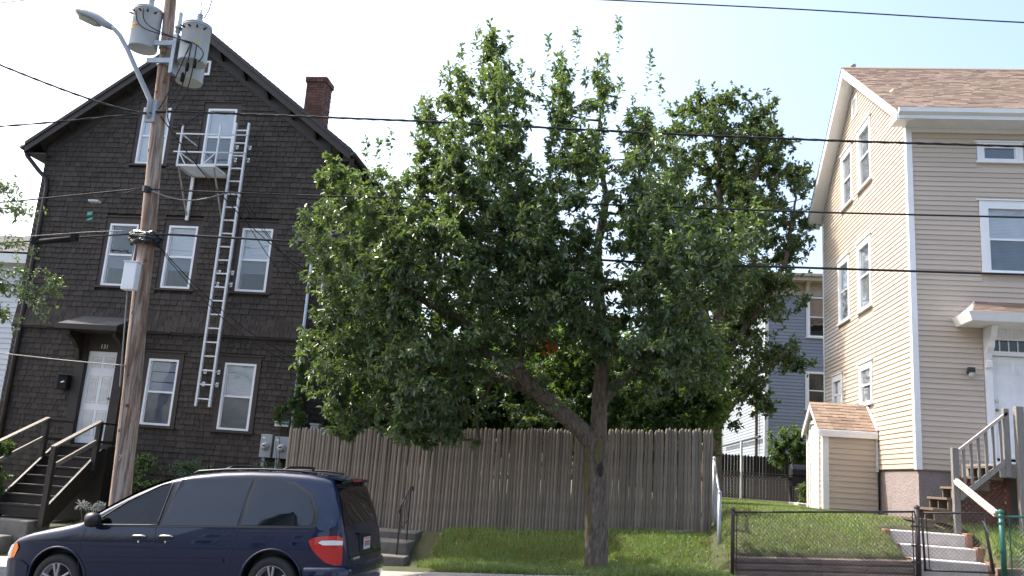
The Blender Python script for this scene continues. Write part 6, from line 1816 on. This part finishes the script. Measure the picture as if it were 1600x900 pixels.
class Tree:
    def __init__(self, rg):
        self.nodes = []; self.par = []; self.rg = rg; self.tips = []; self.fixed = {}
    def add(self, p, par):
        self.nodes.append(np.array(p, float)); self.par.append(par); return len(self.nodes) - 1
    def limb(self, pts, par=-1, rad=None, step=.25):
        """polyline limb; returns node ids at the given points"""
        ids = []
        last = par
        for i, p in enumerate(pts):
            p = np.array(p, float)
            if i == 0 and par >= 0:
                ids.append(par); continue
            if i > 0:
                a = self.nodes[last]; d = np.linalg.norm(p - a); k = max(1, int(d / step))
                r0 = rad[i - 1] if rad else None; r1 = rad[i] if rad else None
                for j in range(1, k + 1):
                    t = j / k; q = a + (p - a) * t + (self.rg.normal(0, .012, 3) if j < k else 0)
                    last = self.add(q, last)
                    if rad: self.fixed[last] = r0 + (r1 - r0) * t
            else:
                last = self.add(p, par)
                if rad: self.fixed[last] = rad[0]
            ids.append(last)
        return ids
    def reach(self, targets, lift=.15, seg=.22, leafy=False, wob=.03):
        """connect targets to the nearest existing wood, nearest first"""
        T = np.array(targets); arr = np.array(self.nodes); cnt = len(arr)
        buf = np.zeros((cnt + len(T) * 14, 3)); buf[:cnt] = arr
        d0 = np.array([np.min(np.sum((arr - t) ** 2, 1)) for t in T])
        for t in T[np.argsort(d0)]:
            dd = np.sum((buf[:cnt] - t) ** 2, 1)
            # prefer joining below the tip so that twigs grow up and outwards
            dd = dd * (1 + .8 * (buf[:cnt, 2] > t[2]))
            j = int(np.argmin(dd)); a = buf[j].copy(); L = math.sqrt(np.sum((a - t) ** 2))
            k = int(min(12, max(2, L / seg)))
            mid = (a + t) / 2 + np.array([0, 0, -lift * L]) + self.rg.normal(0, wob * L + .005, 3)
            last = j
            for i in range(1, k + 1):
                s = i / k; q = (1 - s) ** 2 * a + 2 * s * (1 - s) * mid + s * s * t
                last = self.add(q, last); buf[cnt] = q; cnt += 1
            if leafy: self.tips.append(last)
    def radii(self, tip=.004, pw=.42):
        n = len(self.nodes); w = np.zeros(n)
        ch = np.zeros(n, int)
        for i, p in enumerate(self.par):
            if p >= 0: ch[p] += 1
        for i in range(n - 1, -1, -1):
            if ch[i] == 0: w[i] += 1
            p = self.par[i]
            if p >= 0: w[p] += w[i]
        r = tip * w ** pw
        for i, q in self.fixed.items(): r[i] = q
        for i in range(n):
            p = self.par[i]
            if p >= 0 and i not in self.fixed: r[i] = min(r[i], r[p] * .92)
        self.r = r; self.ch = ch
        return r
    def wood(self, name, mt, parent, rmin=0, rmax=9, sides=6):
        """each node to its parent as a tapered prism, chained"""
        V = []; F = []; C = []
        N = np.array(self.nodes)
        ringof = {}
        for i, p in enumerate(self.par):
            if p < 0: continue
            if not (rmin <= self.r[i] < rmax): continue
            a, b = N[p], N[i]; d = b - a; L = np.linalg.norm(d)
            if L < 1e-5: continue
            d = d / L
            k = sides if self.r[i] > .03 else (4 if self.r[i] > .012 else 3)
            if self.r[i] > .08: k = 14
            ref = np.array([0, 1.0, 0]) if abs(d[1]) < .9 else np.array([1.0, 0, 0])
            s = np.cross(d, ref); s /= np.linalg.norm(s); u = np.cross(s, d)
            an = np.arange(k) * 2 * np.pi / k
            off = np.cos(an)[:, None] * s + np.sin(an)[:, None] * u
            rp = min(self.r[p], self.r[i] * 1.6) if self.fixed.get(p) is None or self.fixed.get(i) is None else self.r[p]
            b0 = len(V)
            wob = 1.0
            V.extend(a + off * rp * wob - d * self.r[i] * .15); V.extend(b + off * self.r[i] * wob + d * self.r[i] * .15)
            for q in range(k):
                F.extend((b0 + q, b0 + (q + 1) % k, b0 + k + (q + 1) % k, b0 + k + q)); C.append(4)
        return np_mesh(name, np.array(V), F, C, mt, parent, smooth=True)
    def trunk_mesh(self, name, pts, rad, mt, parent, n=20, seed=0, rough=.07):
        """continuous, lumpy trunk / limb skin along a polyline"""
        # catmull-rom densify
        P = [np.array(p, float) for p in pts]; out = []; rr = []
        for i in range(len(P) - 1):
            p0 = P[max(i - 1, 0)]; p1 = P[i]; p2 = P[i + 1]; p3 = P[min(i + 2, len(P) - 1)]
            k = max(3, int(np.linalg.norm(p2 - p1) / .06))
            for j in range(k):
                t = j / k
                q = .5 * ((2 * p1) + (-p0 + p2) * t + (2 * p0 - 5 * p1 + 4 * p2 - p3) * t * t + (-p0 + 3 * p1 - 3 * p2 + p3) * t ** 3)
                out.append(q); rr.append(rad[i] + (rad[i + 1] - rad[i]) * t)
        out.append(P[-1]); rr.append(rad[-1])
        V = []; F = []
        rg = np.random.default_rng(seed); ph = rg.uniform(0, 6.28, 8)
        for i, (q, r) in enumerate(zip(out, rr)):
            d = out[min(i + 1, len(out) - 1)] - out[max(i - 1, 0)]; d = d / np.linalg.norm(d)
            ref = np.array([0, 1.0, 0]) if abs(d[1]) < .9 else np.array([1.0, 0, 0])
            s = np.cross(d, ref); s /= np.linalg.norm(s); u = np.cross(s, d)
            for k in range(n):
                an = 2 * np.pi * k / n; h = i * .06
                m_ = 1 + rough * (.5 * math.sin(3 * an + ph[0] + h * 1.3) + .35 * math.sin(5 * an + ph[1] - h * 2.1) + .3 * math.sin(2 * an + ph[2] + h * 3.1) + .35 * math.sin(9 * an + ph[3] + math.sin(h * 5) * .8))
                V.append(q + (s * math.cos(an) + u * math.sin(an)) * r * m_)
        for i in range(len(out) - 1):
            for k in range(n): F.extend((i * n + k, i * n + (k + 1) % n, (i + 1) * n + (k + 1) % n, (i + 1) * n + k))
        return np_mesh(name, np.array(V), F, [4] * ((len(out) - 1) * n), mt, parent, smooth=True)
    def leaf_points(self, per, back, jitter=.02):
        """leaf positions along the last bit of every leafy twig"""
        P = []; D = []
        N = self.nodes
        for t in self.tips:
            path = [t]
            L = 0
            while self.par[path[-1]] >= 0 and L < back:
                p = self.par[path[-1]]; L += np.linalg.norm(N[p] - N[path[-1]]); path.append(p)
            pts = np.array([N[i] for i in path]); seg = np.linalg.norm(np.diff(pts, axis=0), axis=1); cum = np.concatenate([[0], np.cumsum(seg)])
            m = max(2, int(per * self.rg.uniform(.7, 1.3)))
            for _ in range(m):
                x = self.rg.uniform(0, min(back, cum[-1])); k = min(np.searchsorted(cum, x, side='right') - 1, len(seg) - 1)
                tt = (x - cum[k]) / max(seg[k], 1e-6); q = pts[k] + (pts[k + 1] - pts[k]) * tt
                d = pts[k] - pts[k + 1]; d = d / (np.linalg.norm(d) + 1e-9)
                P.append(q); D.append(d)
        return np.array(P), np.array(D)

def leaves_for(tree, per, back, smin, smax, aspect, mt, parent, droop=.12, spread=.85, name='crown', up=.9):
    P, D = tree.leaf_points(per, back)
    n = len(P); rg = tree.rg
    rad = unit(rg.normal(0, 1, (n, 3)))
    Dl = unit(D * .45 + rad * spread + np.array([0, 0, -droop]))
    Nn = unit(rg.normal(0, .55, (n, 3)) + np.array([0, 0, up]))
    sz = rg.uniform(smin, smax, n)
    return leaf_mesh(name, P + Dl * .012, Dl, Nn, sz, aspect, mt, parent)

def in_lobes(lobes, n, rg, cy, depth, shell=2.0, rear=1.0):
    """points in a set of ellipsoids (x, z, rx, rz[, dy]); depth scales the extent along y"""
    vol = np.array([l[2] * l[3] for l in lobes]); vol = vol / vol.sum()
    pts = []
    for l, k in zip(lobes, rg.multinomial(n, vol)):
        d = unit(rg.normal(0, 1, (k, 3))); r = rg.uniform(0, 1, k) ** (1 / shell)
        dy = l[4] if len(l) > 4 else 0
        ry = depth * min(1.0, math.sqrt(l[2] * l[3]))
        pts.append(np.stack([l[0] + d[:, 0] * r * l[2], cy + dy + d[:, 1] * r * ry * np.where(d[:, 1] > 0, rear, 1), l[1] + d[:, 2] * r * l[3]], 1))
    return np.concatenate(pts)

# ---- the tree in the middle
TY = 14.75
tr_ = thing('fruit_tree', 'broad leafy tree with forked mossy trunk in front of the stockade fence', 'tree', (-.13, TY, -1.6))
rg = np.random.default_rng(11)
T = Tree(rg)
trunk_pts = [(-.13, TY, -1.75), (-.135, TY, -1.4), (-.16, TY, -.6), (-.22, TY, .1), (-.19, TY, .6)]
tid = T.limb(trunk_pts, rad=[.215, .19, .182, .195, .20])
left = T.limb([(-.19, TY, .6), (-.75, TY - .05, .95), (-1.35, TY - .1, 1.42), (-1.78, TY - .15, 1.80), (-2.25, TY - .25, 2.0), (-2.58, TY - .35, 2.46), (-3.2, TY - .5, 2.70), (-4.0, TY - .7, 3.2)], par=tid[-1], rad=[.15, .145, .13, .10, .08, .065, .05, .03])
l2 = T.limb([(-1.60, TY - .1, 1.64), (-1.60, TY, 2.2), (-1.62, TY + .05, 2.75), (-1.35, TY + .2, 3.6), (-1.7, TY + .2, 4.8), (-2.1, TY + .1, 6.2)], par=left[2], rad=[.08, .075, .065, .055, .04, .02])
l3 = T.limb([(-1.3, TY - .1, 1.38), (-2.1, TY + .3, 1.62), (-2.9, TY + .5, 1.85), (-4.0, TY + .6, 2.0)], par=left[2], rad=[.09, .075, .06, .03])
cen = T.limb([(-.19, TY, .6), (-.18, TY + .02, 1.56), (-.17, TY + .05, 2.26), (-.28, TY + .1, 3.2), (-.34, TY + .05, 4.1), (-.22, TY, 4.9), (-.45, TY, 5.9), (-.4, TY, 6.9)], par=tid[-1], rad=[.14, .12, .105, .085, .07, .055, .035, .015])
rt = T.limb([(-.17, TY + .02, 1.28), (.16, TY + .1, 1.60), (.45, TY + .1, 1.86), (1.2, TY + .1, 2.6), (2.0, TY, 3.4)], par=cen[1], rad=[.10, .09, .075, .05, .025])
bk = T.limb([(-.18, TY + .05, 1.9), (-.5, TY + .7, 2.8), (-1.2, TY + 1.3, 3.6), (-2.0, TY + 1.6, 4.6)], par=cen[1], rad=[.08, .06, .045, .025])
fr = T.limb([(-.19, TY, 2.3), (-.6, TY - .6, 2.9), (-1.2, TY - 1.2, 3.6), (-2.2, TY - 1.6, 4.2)], par=cen[2], rad=[.07, .05, .04, .02])
fr2 = T.limb([(-.25, TY, 2.8), (.4, TY - .7, 3.3), (1.1, TY - 1.1, 3.8)], par=cen[3], rad=[.06, .045, .02])
MAIN = [(-4.56, 3.45, 0.93, 1.1), (-4.62, 1.77, 0.72, 0.95), (-5.02, 4.85, 0.40, 0.55), (-3.86, 4.3, 0.87, 0.72), (-3.93, 2.63, 1.1, 1.16), (-2.99, 1.4, 1.04, 0.90), (-4.34, 0.92, 0.52, 0.42),
        (-3.2, 5.15, 0.55, 0.69), (-2.33, 5.01, 0.93, 1.04), (-2.46, 3.53, 1.16, 1.16), (-1.29, 3.58, 1.04, 1.04), (-2.12, 6.28, 0.52, 0.87), (-2.85, 6.5, 0.36, 0.70), (-2.39, 7.3, 0.30, 0.50), (-3.5, 6.1, 0.24, 0.6),
        (-0.76, 5.58, 0.58, 0.80), (-1.12, 6.6, 0.28, 0.65), (-0.35, 6.8, 0.22, 0.65), (0.30, 5.85, 0.36, 0.65), (0.39, 4.73, 0.87, 0.90), (1.0, 3.45, 1.05, 1.05), (1.85, 3.6, 0.62, 0.75), (0.48, 2.04, 1.0, 0.85), (1.15, 2.0, 0.65, 0.75),
        (-0.67, 2.67, 0.98, 0.90), (-1.76, 1.93, 0.93, 0.75), (-1.36, 4.67, 0.60, 0.62), (2.25, 4.35, 0.36, 0.42), (-2.5, 0.95, 0.75, 0.40), (-3.4, .95, .6, .4), (-4.35, .55, .4, .25, -.4), (-3.2, .55, .7, .3, -.3), (-2.4, .45, .5, .22, -.2), (-1.3, 1.2, .7, .5, .6)]
T.reach([(l[0] + rg.uniform(-.2, .2), TY + s_ * min(1.6, 1.7 * math.sqrt(l[2] * l[3])) * .5, l[1]) for l in MAIN for s_ in (-1, .2, 1)], lift=.1, seg=.2)
T.reach(in_lobes(MAIN, 520, rg, TY - .45, 2.2, 2.5, rear=.75), lift=.12, seg=.16)
tips = in_lobes(MAIN, 5800, rg, TY - .55, 2.3, 2.6, rear=.75)
FRONT = [(-2.1, 4.3, .75, .8), (-1.75, 5.2, .35, .5), (-.7, 4.65, .5, .6), (-2.85, 3.6, .8, .7), (-1.0, 3.6, .85, .8), (.25, 3.9, .6, .6), (-2.15, 2.95, .9, .6), (-.75, 2.8, .9, .6), (-3.55, 2.9, .6, .7), (.7, 2.9, .6, .6), (-2.7, 4.5, .35, .4)]
T.reach(in_lobes(FRONT, 60, rg, 12.75, .5, 2.5), lift=.1, seg=.2)
tips = np.concatenate([tips, in_lobes(FRONT, 900, rg, 12.75, .6, 2.6)])
lowfront = (tips[:, 0] > -2.5) & (tips[:, 0] < .6) & (tips[:, 2] > .2) & (tips[:, 2] < 2.15 - .25 * np.abs(tips[:, 0] + .9)) & (tips[:, 1] < TY + .25)
tips = tips[~(lowfront & (rg.uniform(0, 1, len(tips)) < .93))]
# a few open windows in the crown
def hole(p, c, r): return np.sum(((p[:, [0, 2]] - np.array(c)) / np.array(r)) ** 2, 1) < 1
for c, r in (((-.75, 4.5), (.35, .28)), ((-.15, 3.95), (.2, .3)), ((-3.0, 5.9), (.25, .3)), ((.05, 5.2), (.2, .3)), ((-1.6, 5.6), (.18, .4))):
    tips = tips[~(hole(tips, c, r) & (rg.uniform(0, 1, len(tips)) < .85))]
T.reach(tips, lift=.06, seg=.13, leafy=True)
# upright young shoots
SPR = [(-2.27, 8.4), (-2.57, 8.29), (-3.15, 7.99), (-2.78, 8.05), (-3.92, 7.06), (-3.32, 7.45), (-3.72, 6.97), (-1.41, 7.98), (-.89, 8.12), (-.16, 8.15), (-1.77, 7.49), (.47, 7.5), (.63, 7.24), (-.06, 7.25), (-1.52, 7.4),
       (-4.49, 5.82), (-4.18, 5.88), (-4.61, 5.71), (-5.40, 5.5), (-5.01, 5.38), (-3.37, 7.25), (-1.17, 7.74), (-.56, 7.68), (-5.5, 4.0), (-3.99, 5.79), (-2.05, 7.9), (-2.4, 7.75), (.2, 6.9), (-.7, 7.3)]
shoots = []
for (x, z) in SPR:
    y = TY + rg.uniform(-.7, .7)
    base = (x + rg.uniform(-.12, .12), y, z - rg.uniform(.75, 1.1))
    T.reach([base], lift=.1, seg=.15)
    i0 = len(T.nodes) - 1
    ids = T.limb([base, (x, y, z)], par=i0, step=.12); T.tips.append(ids[-1]); shoots.append((base, (x, y, z)))
T.radii(tip=.0038)
T.trunk_mesh('trunk', trunk_pts, [.215, .188, .178, .192, .19], M['bark'], tr_, n=48, seed=1, rough=.10)
T.trunk_mesh('limb', [(-.12, TY, .30), (-.42, TY - .02, .70), (-.85, TY - .06, 1.02), (-1.35, TY - .1, 1.42), (-1.78, TY - .15, 1.80), (-2.25, TY - .25, 2.0), (-2.58, TY - .35, 2.46), (-3.2, TY - .5, 2.70)], [.15, .15, .14, .13, .10, .082, .067, .05], M['bark'], tr_, n=22, seed=2)
T.trunk_mesh('limb', [(-.17, TY, .35), (-.18, TY + .02, 1.0), (-.18, TY + .02, 1.56), (-.17, TY + .05, 2.26), (-.28, TY + .1, 3.2), (-.34, TY + .05, 4.1), (-.22, TY, 4.9)], [.16, .135, .12, .105, .085, .07, .055], M['bark'], tr_, n=22, seed=3)
T.trunk_mesh('limb', [(-.18, TY + .02, 1.12), (.0, TY + .06, 1.45), (.16, TY + .1, 1.60), (.45, TY + .1, 1.86), (1.2, TY + .1, 2.6)], [.09, .10, .09, .075, .05], M['bark'], tr_, n=18, seed=4)
T.trunk_mesh('limb', [(-1.5, TY - .1, 1.5), (-1.60, TY - .04, 1.85), (-1.60, TY, 2.2), (-1.62, TY + .05, 2.75), (-1.35, TY + .2, 3.6)], [.09, .08, .075, .065, .055], M['bark'], tr_, n=16, seed=5)
T.trunk_mesh('limb', [(-1.1, TY - .08, 1.22), (-1.6, TY + .15, 1.45), (-2.1, TY + .3, 1.62), (-2.9, TY + .5, 1.85)], [.10, .085, .075, .06], M['bark'], tr_, n=16, seed=6)
# mossy patches and an old knot on the trunk
def moss(z0, z1, a0, a1, nm, mt, off=.012, seed=0):
    b = MB(); rg2 = random.Random(seed); n = 16; m_ = 8; rows = []
    for i in range(n + 1):
        z = z0 + (z1 - z0) * i / n; f = math.sin(math.pi * i / n) ** .5
        xc = np.interp(z, [-1.75, -1.4, -.6, .1, .6], [-.13, -.135, -.16, -.22, -.19]); r = np.interp(z, [-1.75, -1.4, -.6, .1, .6], [.215, .19, .182, .195, .195])
        row = []
        for k in range(m_ + 1):
            an = (a0 + a1) / 2 + (a1 - a0) / 2 * (2 * k / m_ - 1) * f * rg2.uniform(.75, 1)
            e = min(k, m_ - k, i, n - i); rr = r * 1.03 + (off * rg2.uniform(.6, 1.2) if e > 0 else -.012)
            row.append((xc + math.sin(an) * rr, TY - math.cos(an) * rr, z))
        rows.append(row)
    for i in range(n):
        for k in range(m_): b.face([rows[i][k], rows[i][k + 1], rows[i + 1][k + 1], rows[i + 1][k]])
    b.build(nm, mt, tr_, smooth=True)
moss(-.35, .50, -1.2, -.25, 'moss_patch', M['lichen'], seed=1); moss(.15, .62, -.15, .7, 'moss_patch', M['lichen'], seed=2); moss(-1.0, -.5, -.9, -.3, 'moss_patch', M['lichen'], off=.006, seed=3)
moss(-.02, .22, .25, .75, 'knot', mat('dark_knot', (.045, .038, .033), .95, bump=1, bscale=20), off=.03, seed=4)
T.wood('branches', M['twig'], tr_, 0, .07)
print('main tree nodes', len(T.nodes), 'tips', len(T.tips))
leaves_for(T, 18, .34, .08, .13, .43, M['leaf'], tr_, droop=.34, up=.95)
# paler leaves up the young shoots, in pairs
P = []; D = []
for (a, c) in shoots:
    a = np.array(a); c = np.array(c); L = np.linalg.norm(c - a); k = int(L / .055)
    an = rg.uniform(0, 6.28)
    for i in range(k):
        t = .15 + .85 * i / max(1, k - 1); an += 2.4
        P.append(a + (c - a) * t); D.append((math.cos(an), math.sin(an) * .9, .25 + .5 * t))
P = np.array(P); D = np.array(D); n = len(P)
leaf_mesh('shoot_leaves', P, D + rg.normal(0, .15, (n, 3)), unit(rg.normal(0, .3, (n, 3)) + np.array([0, 0, 1.0])), rg.uniform(.07, .105, n), .48, M['leafnew'], tr_)
# a withered orange spray
P = np.array([(-1.13, TY - .5, 2.05)]) + rg.normal(0, 1, (26, 3)) * np.array([.09, .06, .05]); D = rg.normal(0, 1, (26, 3)) + np.array([0, 0, -1.0])
leaf_mesh('withered_leaves', P, D, unit(rg.normal(0, .5, (26, 3)) + np.array([0, -1, .3])), rg.uniform(.07, .11, 26), .55, M['leaforange'], tr_)

# ---- tall tree behind, at right
t2 = thing('oak_tree', 'tall yellow green tree rising behind the stockade fence end', 'tree', (3.0, 26, -.5))
rg = np.random.default_rng(23); T2 = Tree(rg)
b0 = T2.limb([(3.0, 26, -.6), (3.05, 26, 1.5), (3.15, 26, 3.5), (3.2, 26, 5.5), (3.2, 26, 7.5), (3.1, 26, 9.5), (3.1, 26, 11.4)], rad=[.30, .26, .22, .19, .14, .09, .04])
T2.limb([(3.15, 26, 3.5), (4.2, 25.6, 5.0), (5.0, 25.3, 6.6), (5.3, 25.2, 8.6)], par=b0[2], rad=[.12, .09, .06, .03])
T2.limb([(3.2, 26, 5.0), (2.3, 25.6, 6.8), (1.8, 25.5, 9.4)], par=b0[2], rad=[.11, .08, .04])
T2.limb([(3.2, 26, 7.0), (4.0, 25.7, 8.8), (4.5, 25.6, 10.6)], par=b0[3], rad=[.1, .07, .03])
T2.limb([(3.1, 26, 2.5), (4.2, 25.4, 3.2), (5.0, 25.0, 3.9)], par=b0[1], rad=[.08, .05, .03])
REAR = [(2.39, 11.5, .80, .75), (3.29, 12.0, .55, .5), (4.1, 11.5, .55, .48), (1.82, 10.1, 1.15, 1.05), (3.42, 10.1, 1.45, 1.15), (4.6, 10.5, .7, .7), (5.2, 9.3, .65, .9), (2.85, 8.3, 1.45, 1.35), (4.42, 8.1, 1.15, 1.05), (5.35, 7.5, .55, .75),
        (3.09, 6.2, 1.55, 1.35), (4.5, 6.3, .95, .75), (4.2, 5.3, 1.0, .75), (5.1, 5.8, .5, .3), (3.25, 4.1, 1.4, 1.25), (4.9, 3.9, .85, .45), (4.0, 3.1, .7, .6), (4.55, 2.45, .45, .28), (3.0, 2.2, .7, .8), (1.6, 6.5, 1.0, 1.2), (1.4, 8.4, .9, 1.0), (1.8, 4.2, 1.0, 1.2)]
T2.reach(in_lobes(REAR, 260, rg, 26, 1.8, 2.5), lift=.1, seg=.3)
# foliage in clumps with gaps between
cl = in_lobes(REAR, 400, rg, 26, 2.0, 3.0)
pts = np.concatenate([c + rg.normal(0, 1, (13, 3)) * np.array([.24, .24, .15]) for c in cl])
T2.reach(pts, lift=.03, seg=.25, leafy=True)
T2.radii(tip=.006)
T2.trunk_mesh('trunk', [(3.0, 26, -.7), (3.05, 26, 1.5), (3.15, 26, 3.5), (3.2, 26, 5.5), (3.2, 26, 7.5)], [.32, .27, .23, .19, .14], M['bark'], t2, n=18, seed=9)
T2.wood('branches', M['twig'], t2, 0, .2)
leaves_for(T2, 12, .40, .10, .165, .50, M['leafrear'], t2, droop=.1, up=.9)

# ---- dark shrubs and small trees behind the stockade fence
def bush(name, label, cat, base, lobes, cy, n, per, size, mt, depth=.8, seed=1, group=None, stem=1.0, back=.22, aspect=.5, tip=.004):
    t = thing(name, label, cat, base, group)
    rg = np.random.default_rng(seed); B = Tree(rg)
    zt = max(l[1] for l in lobes); cx = np.mean([l[0] for l in lobes])
    zm = np.mean([l[1] for l in lobes])
    for k in range(3):
        B.limb([base, (base[0] + (cx - base[0]) * .6 + rg.uniform(-.2, .2) * (zm - base[2]), cy + rg.uniform(-.15, .15), base[2] + (zm - base[2]) * rg.uniform(.6, 1.0))], rad=[stem * (.008 + .010 * (zt - base[2])), stem * (.005 + .004 * (zt - base[2]))])
    B.reach([(l[0], cy, l[1]) for l in lobes], lift=.1)
    pts = in_lobes(lobes, n, rg, cy, depth, 2.2)
    B.reach(pts, lift=.05, seg=.12, leafy=True)
    B.radii(tip=tip)
    B.wood('stems', M['twig'], t)
    leaves_for(B, per, back, size[0], size[1], aspect, mt, t, name='foliage')
    return t
UND = [('young maple shrub', -5.3, 18.3, [(-5.5, .9, .8, .8), (-4.6, 1.3, 1.0, .9), (-4.0, .6, .7, .7)], 'dark leafy shrub behind the left end of the stockade fence'),
       ('x', -2.8, 18.8, [(-3.0, 1.2, 1.25, .9), (-2.2, 1.9, 1.1, 1.0), (-3.6, 2.1, 1.0, .9)], 'dark leafy shrub behind the middle of the stockade fence under the left limb'),
       ('x', -.6, 18.6, [(-1.2, 1.3, 1.1, .9), (.1, 1.6, 1.1, .9), (-.5, 2.6, 1.2, .9)], 'dark leafy shrub behind the fence directly behind the trunk'),
       ('x', 1.6, 19.2, [(1.2, 1.5, 1.0, .9), (1.9, 2.2, .9, 1.2), (1.6, 3.4, .9, 1.0)], 'dark leafy shrub behind the right end of the stockade fence')]
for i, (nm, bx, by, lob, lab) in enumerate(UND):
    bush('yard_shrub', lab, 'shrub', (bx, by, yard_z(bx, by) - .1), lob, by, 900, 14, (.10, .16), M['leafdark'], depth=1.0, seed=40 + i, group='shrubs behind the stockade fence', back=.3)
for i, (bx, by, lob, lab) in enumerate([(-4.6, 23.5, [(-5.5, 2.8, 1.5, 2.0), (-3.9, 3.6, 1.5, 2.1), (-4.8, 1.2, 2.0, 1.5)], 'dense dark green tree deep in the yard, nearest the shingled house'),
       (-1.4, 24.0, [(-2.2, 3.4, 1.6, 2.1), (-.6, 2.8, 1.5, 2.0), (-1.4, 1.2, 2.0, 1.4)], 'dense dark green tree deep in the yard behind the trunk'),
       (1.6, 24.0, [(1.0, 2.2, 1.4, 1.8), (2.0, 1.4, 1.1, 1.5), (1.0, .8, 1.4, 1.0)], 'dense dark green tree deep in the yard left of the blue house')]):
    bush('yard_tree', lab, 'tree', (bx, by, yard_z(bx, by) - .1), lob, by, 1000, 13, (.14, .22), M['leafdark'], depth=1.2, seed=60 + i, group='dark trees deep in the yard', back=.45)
# ---- planting round the dark house
def gz(x, y): return yard_z(x, y)
bush('foundation_shrub', 'light green rhododendron bush by the pole at the dark house', 'shrub', (-9.42, 16.9, gz(-9.42, 16.9)), [(-9.4, -.35, .32, .22), (-9.55, -.75, .35, .25), (-9.2, -.9, .3, .3)], 16.9, 110, 11, (.08, .13), M['leafnew'], seed=51, depth=.6, aspect=.32)
bush('foundation_shrub', 'blue green juniper bush under the left first floor window', 'shrub', (-8.4, 16.9, gz(-8.4, 16.9)), [(-8.5, -.42, .45, .22), (-8.0, -.48, .4, .2), (-8.3, -.85, .6, .3)], 16.9, 260, 16, (.04, .07), M['leafblue'], seed=52, depth=.6, aspect=.3)
bush('foundation_shrub', 'blue green juniper bush below the electric meters', 'shrub', (-7.0, 16.9, gz(-7, 16.9)), [(-7.3, -.40, .35, .2), (-6.8, -.33, .4, .22), (-6.6, -.7, .4, .3), (-7.2, -.85, .5, .3)], 16.9, 240, 16, (.04, .07), M['leafblue'], seed=53, depth=.6, aspect=.3)
bush('climbing_vine', 'green vine climbing the corner conduit of the dark house', 'vine', (-6.55, 17.25, -1.3), [(-6.5, 1.2, .22, .35), (-6.75, .95, .28, .22), (-6.45, .75, .22, .3), (-6.5, 1.8, .16, .35), (-6.9, .72, .16, .12)], 17.28, 170, 9, (.05, .09), M['leafdark'], seed=54, depth=.35, stem=.3)
bush('stoop_shrub', 'leafy bush left of the brown stairs at the picture edge', 'shrub', (-11.95, 15.5, -1.8), [(-11.85, -.45, .35, .3), (-11.7, -.85, .35, .35), (-12.1, -1.2, .4, .4), (-11.6, -.25, .2, .15)], 15.6, 330, 11, (.06, .10), M['leafdark'], seed=55, depth=.5)
bush('silver_plant', 'low silver leaved plant at the foot of the pole', 'plant', (-9.75, 15.7, gz(-9.75, 15.7)), [(-9.9, -1.22, .14, .08), (-9.6, -1.20, .18, .08)], 15.7, 26, 8, (.06, .11), M['leafgrey'], seed=56, depth=.4, aspect=.25, back=.12)
bush('yard_bush', 'dark rounded bush against the blue house', 'shrub', (5.75, 28.3, -.45), [(5.7, 1.5, .7, .55), (6.1, 1.0, .6, .6), (5.4, 1.0, .4, .5)], 28.3, 260, 11, (.08, .13), M['leafdark'], seed=57, depth=.7)
bush('garden_plant', 'small light green plant beside the cellar entry door', 'plant', (4.95, 22.8, -.42), [(4.95, .0, .16, .22), (5.0, -.2, .2, .15)], 22.8, 36, 8, (.08, .14), M['leafnew'], seed=58, depth=.4)
# ---- street tree reaching in at the left edge
t3 = thing('street_tree', 'tree outside the left edge whose leafy sprays hang into the picture', 'tree', (-12.4, 12.5, road_z(-12) + .1))
rg = np.random.default_rng(31); T3 = Tree(rg)
b3 = T3.limb([(-12.4, 12.6, -2.2), (-12.4, 12.6, .5), (-12.2, 12.5, 2.0), (-12.0, 12.5, 3.6)], rad=[.14, .12, .10, .06])
for pts, k in (([(-12.2, 12.5, 2.0), (-11.0, 12.5, 2.6), (-10.0, 12.5, 2.62), (-9.4, 12.5, 2.58), (-8.98, 12.5, 2.52)], 2), ([(-12.2, 12.5, 2.0), (-10.9, 12.4, 2.55), (-9.9, 12.4, 2.35), (-9.3, 12.4, 2.15), (-8.95, 12.4, 1.92)], 2),
               ([(-12.0, 12.5, 3.6), (-11.0, 12.5, 3.1), (-10.2, 12.5, 3.05), (-9.55, 12.5, 3.02)], 3), ([(-12.0, 12.5, 3.6), (-11.2, 12.5, 4.1), (-10.5, 12.5, 4.1), (-9.95, 12.5, 4.05)], 3), ([(-12.0, 12.5, 3.6), (-11.0, 12.6, 3.8), (-10.1, 12.6, 3.7), (-9.75, 12.6, 3.6)], 3),
               ([(-12.2, 12.5, 2.0), (-11.0, 12.6, 2.2), (-10.0, 12.6, 2.0), (-9.7, 12.6, 1.8)], 2), ([(-11.0, 12.5, 2.6), (-10.2, 12.45, 2.42), (-9.6, 12.45, 2.36), (-8.85, 12.45, 2.30)], 2)):
    ids = T3.limb(pts, par=b3[k], rad=[.03] + [.02 - .004 * i for i in range(1, len(pts))], step=.15)
    pp = np.array(pts); tp = []
    for _ in range(85):
        t = rg.uniform(.8, len(pp) - 1.0001); i = int(t); q = pp[i] + (pp[i + 1] - pp[i]) * (t - i)
        tp.append(q + rg.normal(0, 1, 3) * np.array([.10, .12, .065]) * (1.3 if k == 3 else 1))
    T3.reach(tp, lift=.05, seg=.08, leafy=True)
T3.radii(tip=.003)
T3.wood('branches', M['twig'], t3, 0, 1)
leaves_for(T3, 5, .10, .05, .085, .5, M['leaf'], t3, droop=.15)
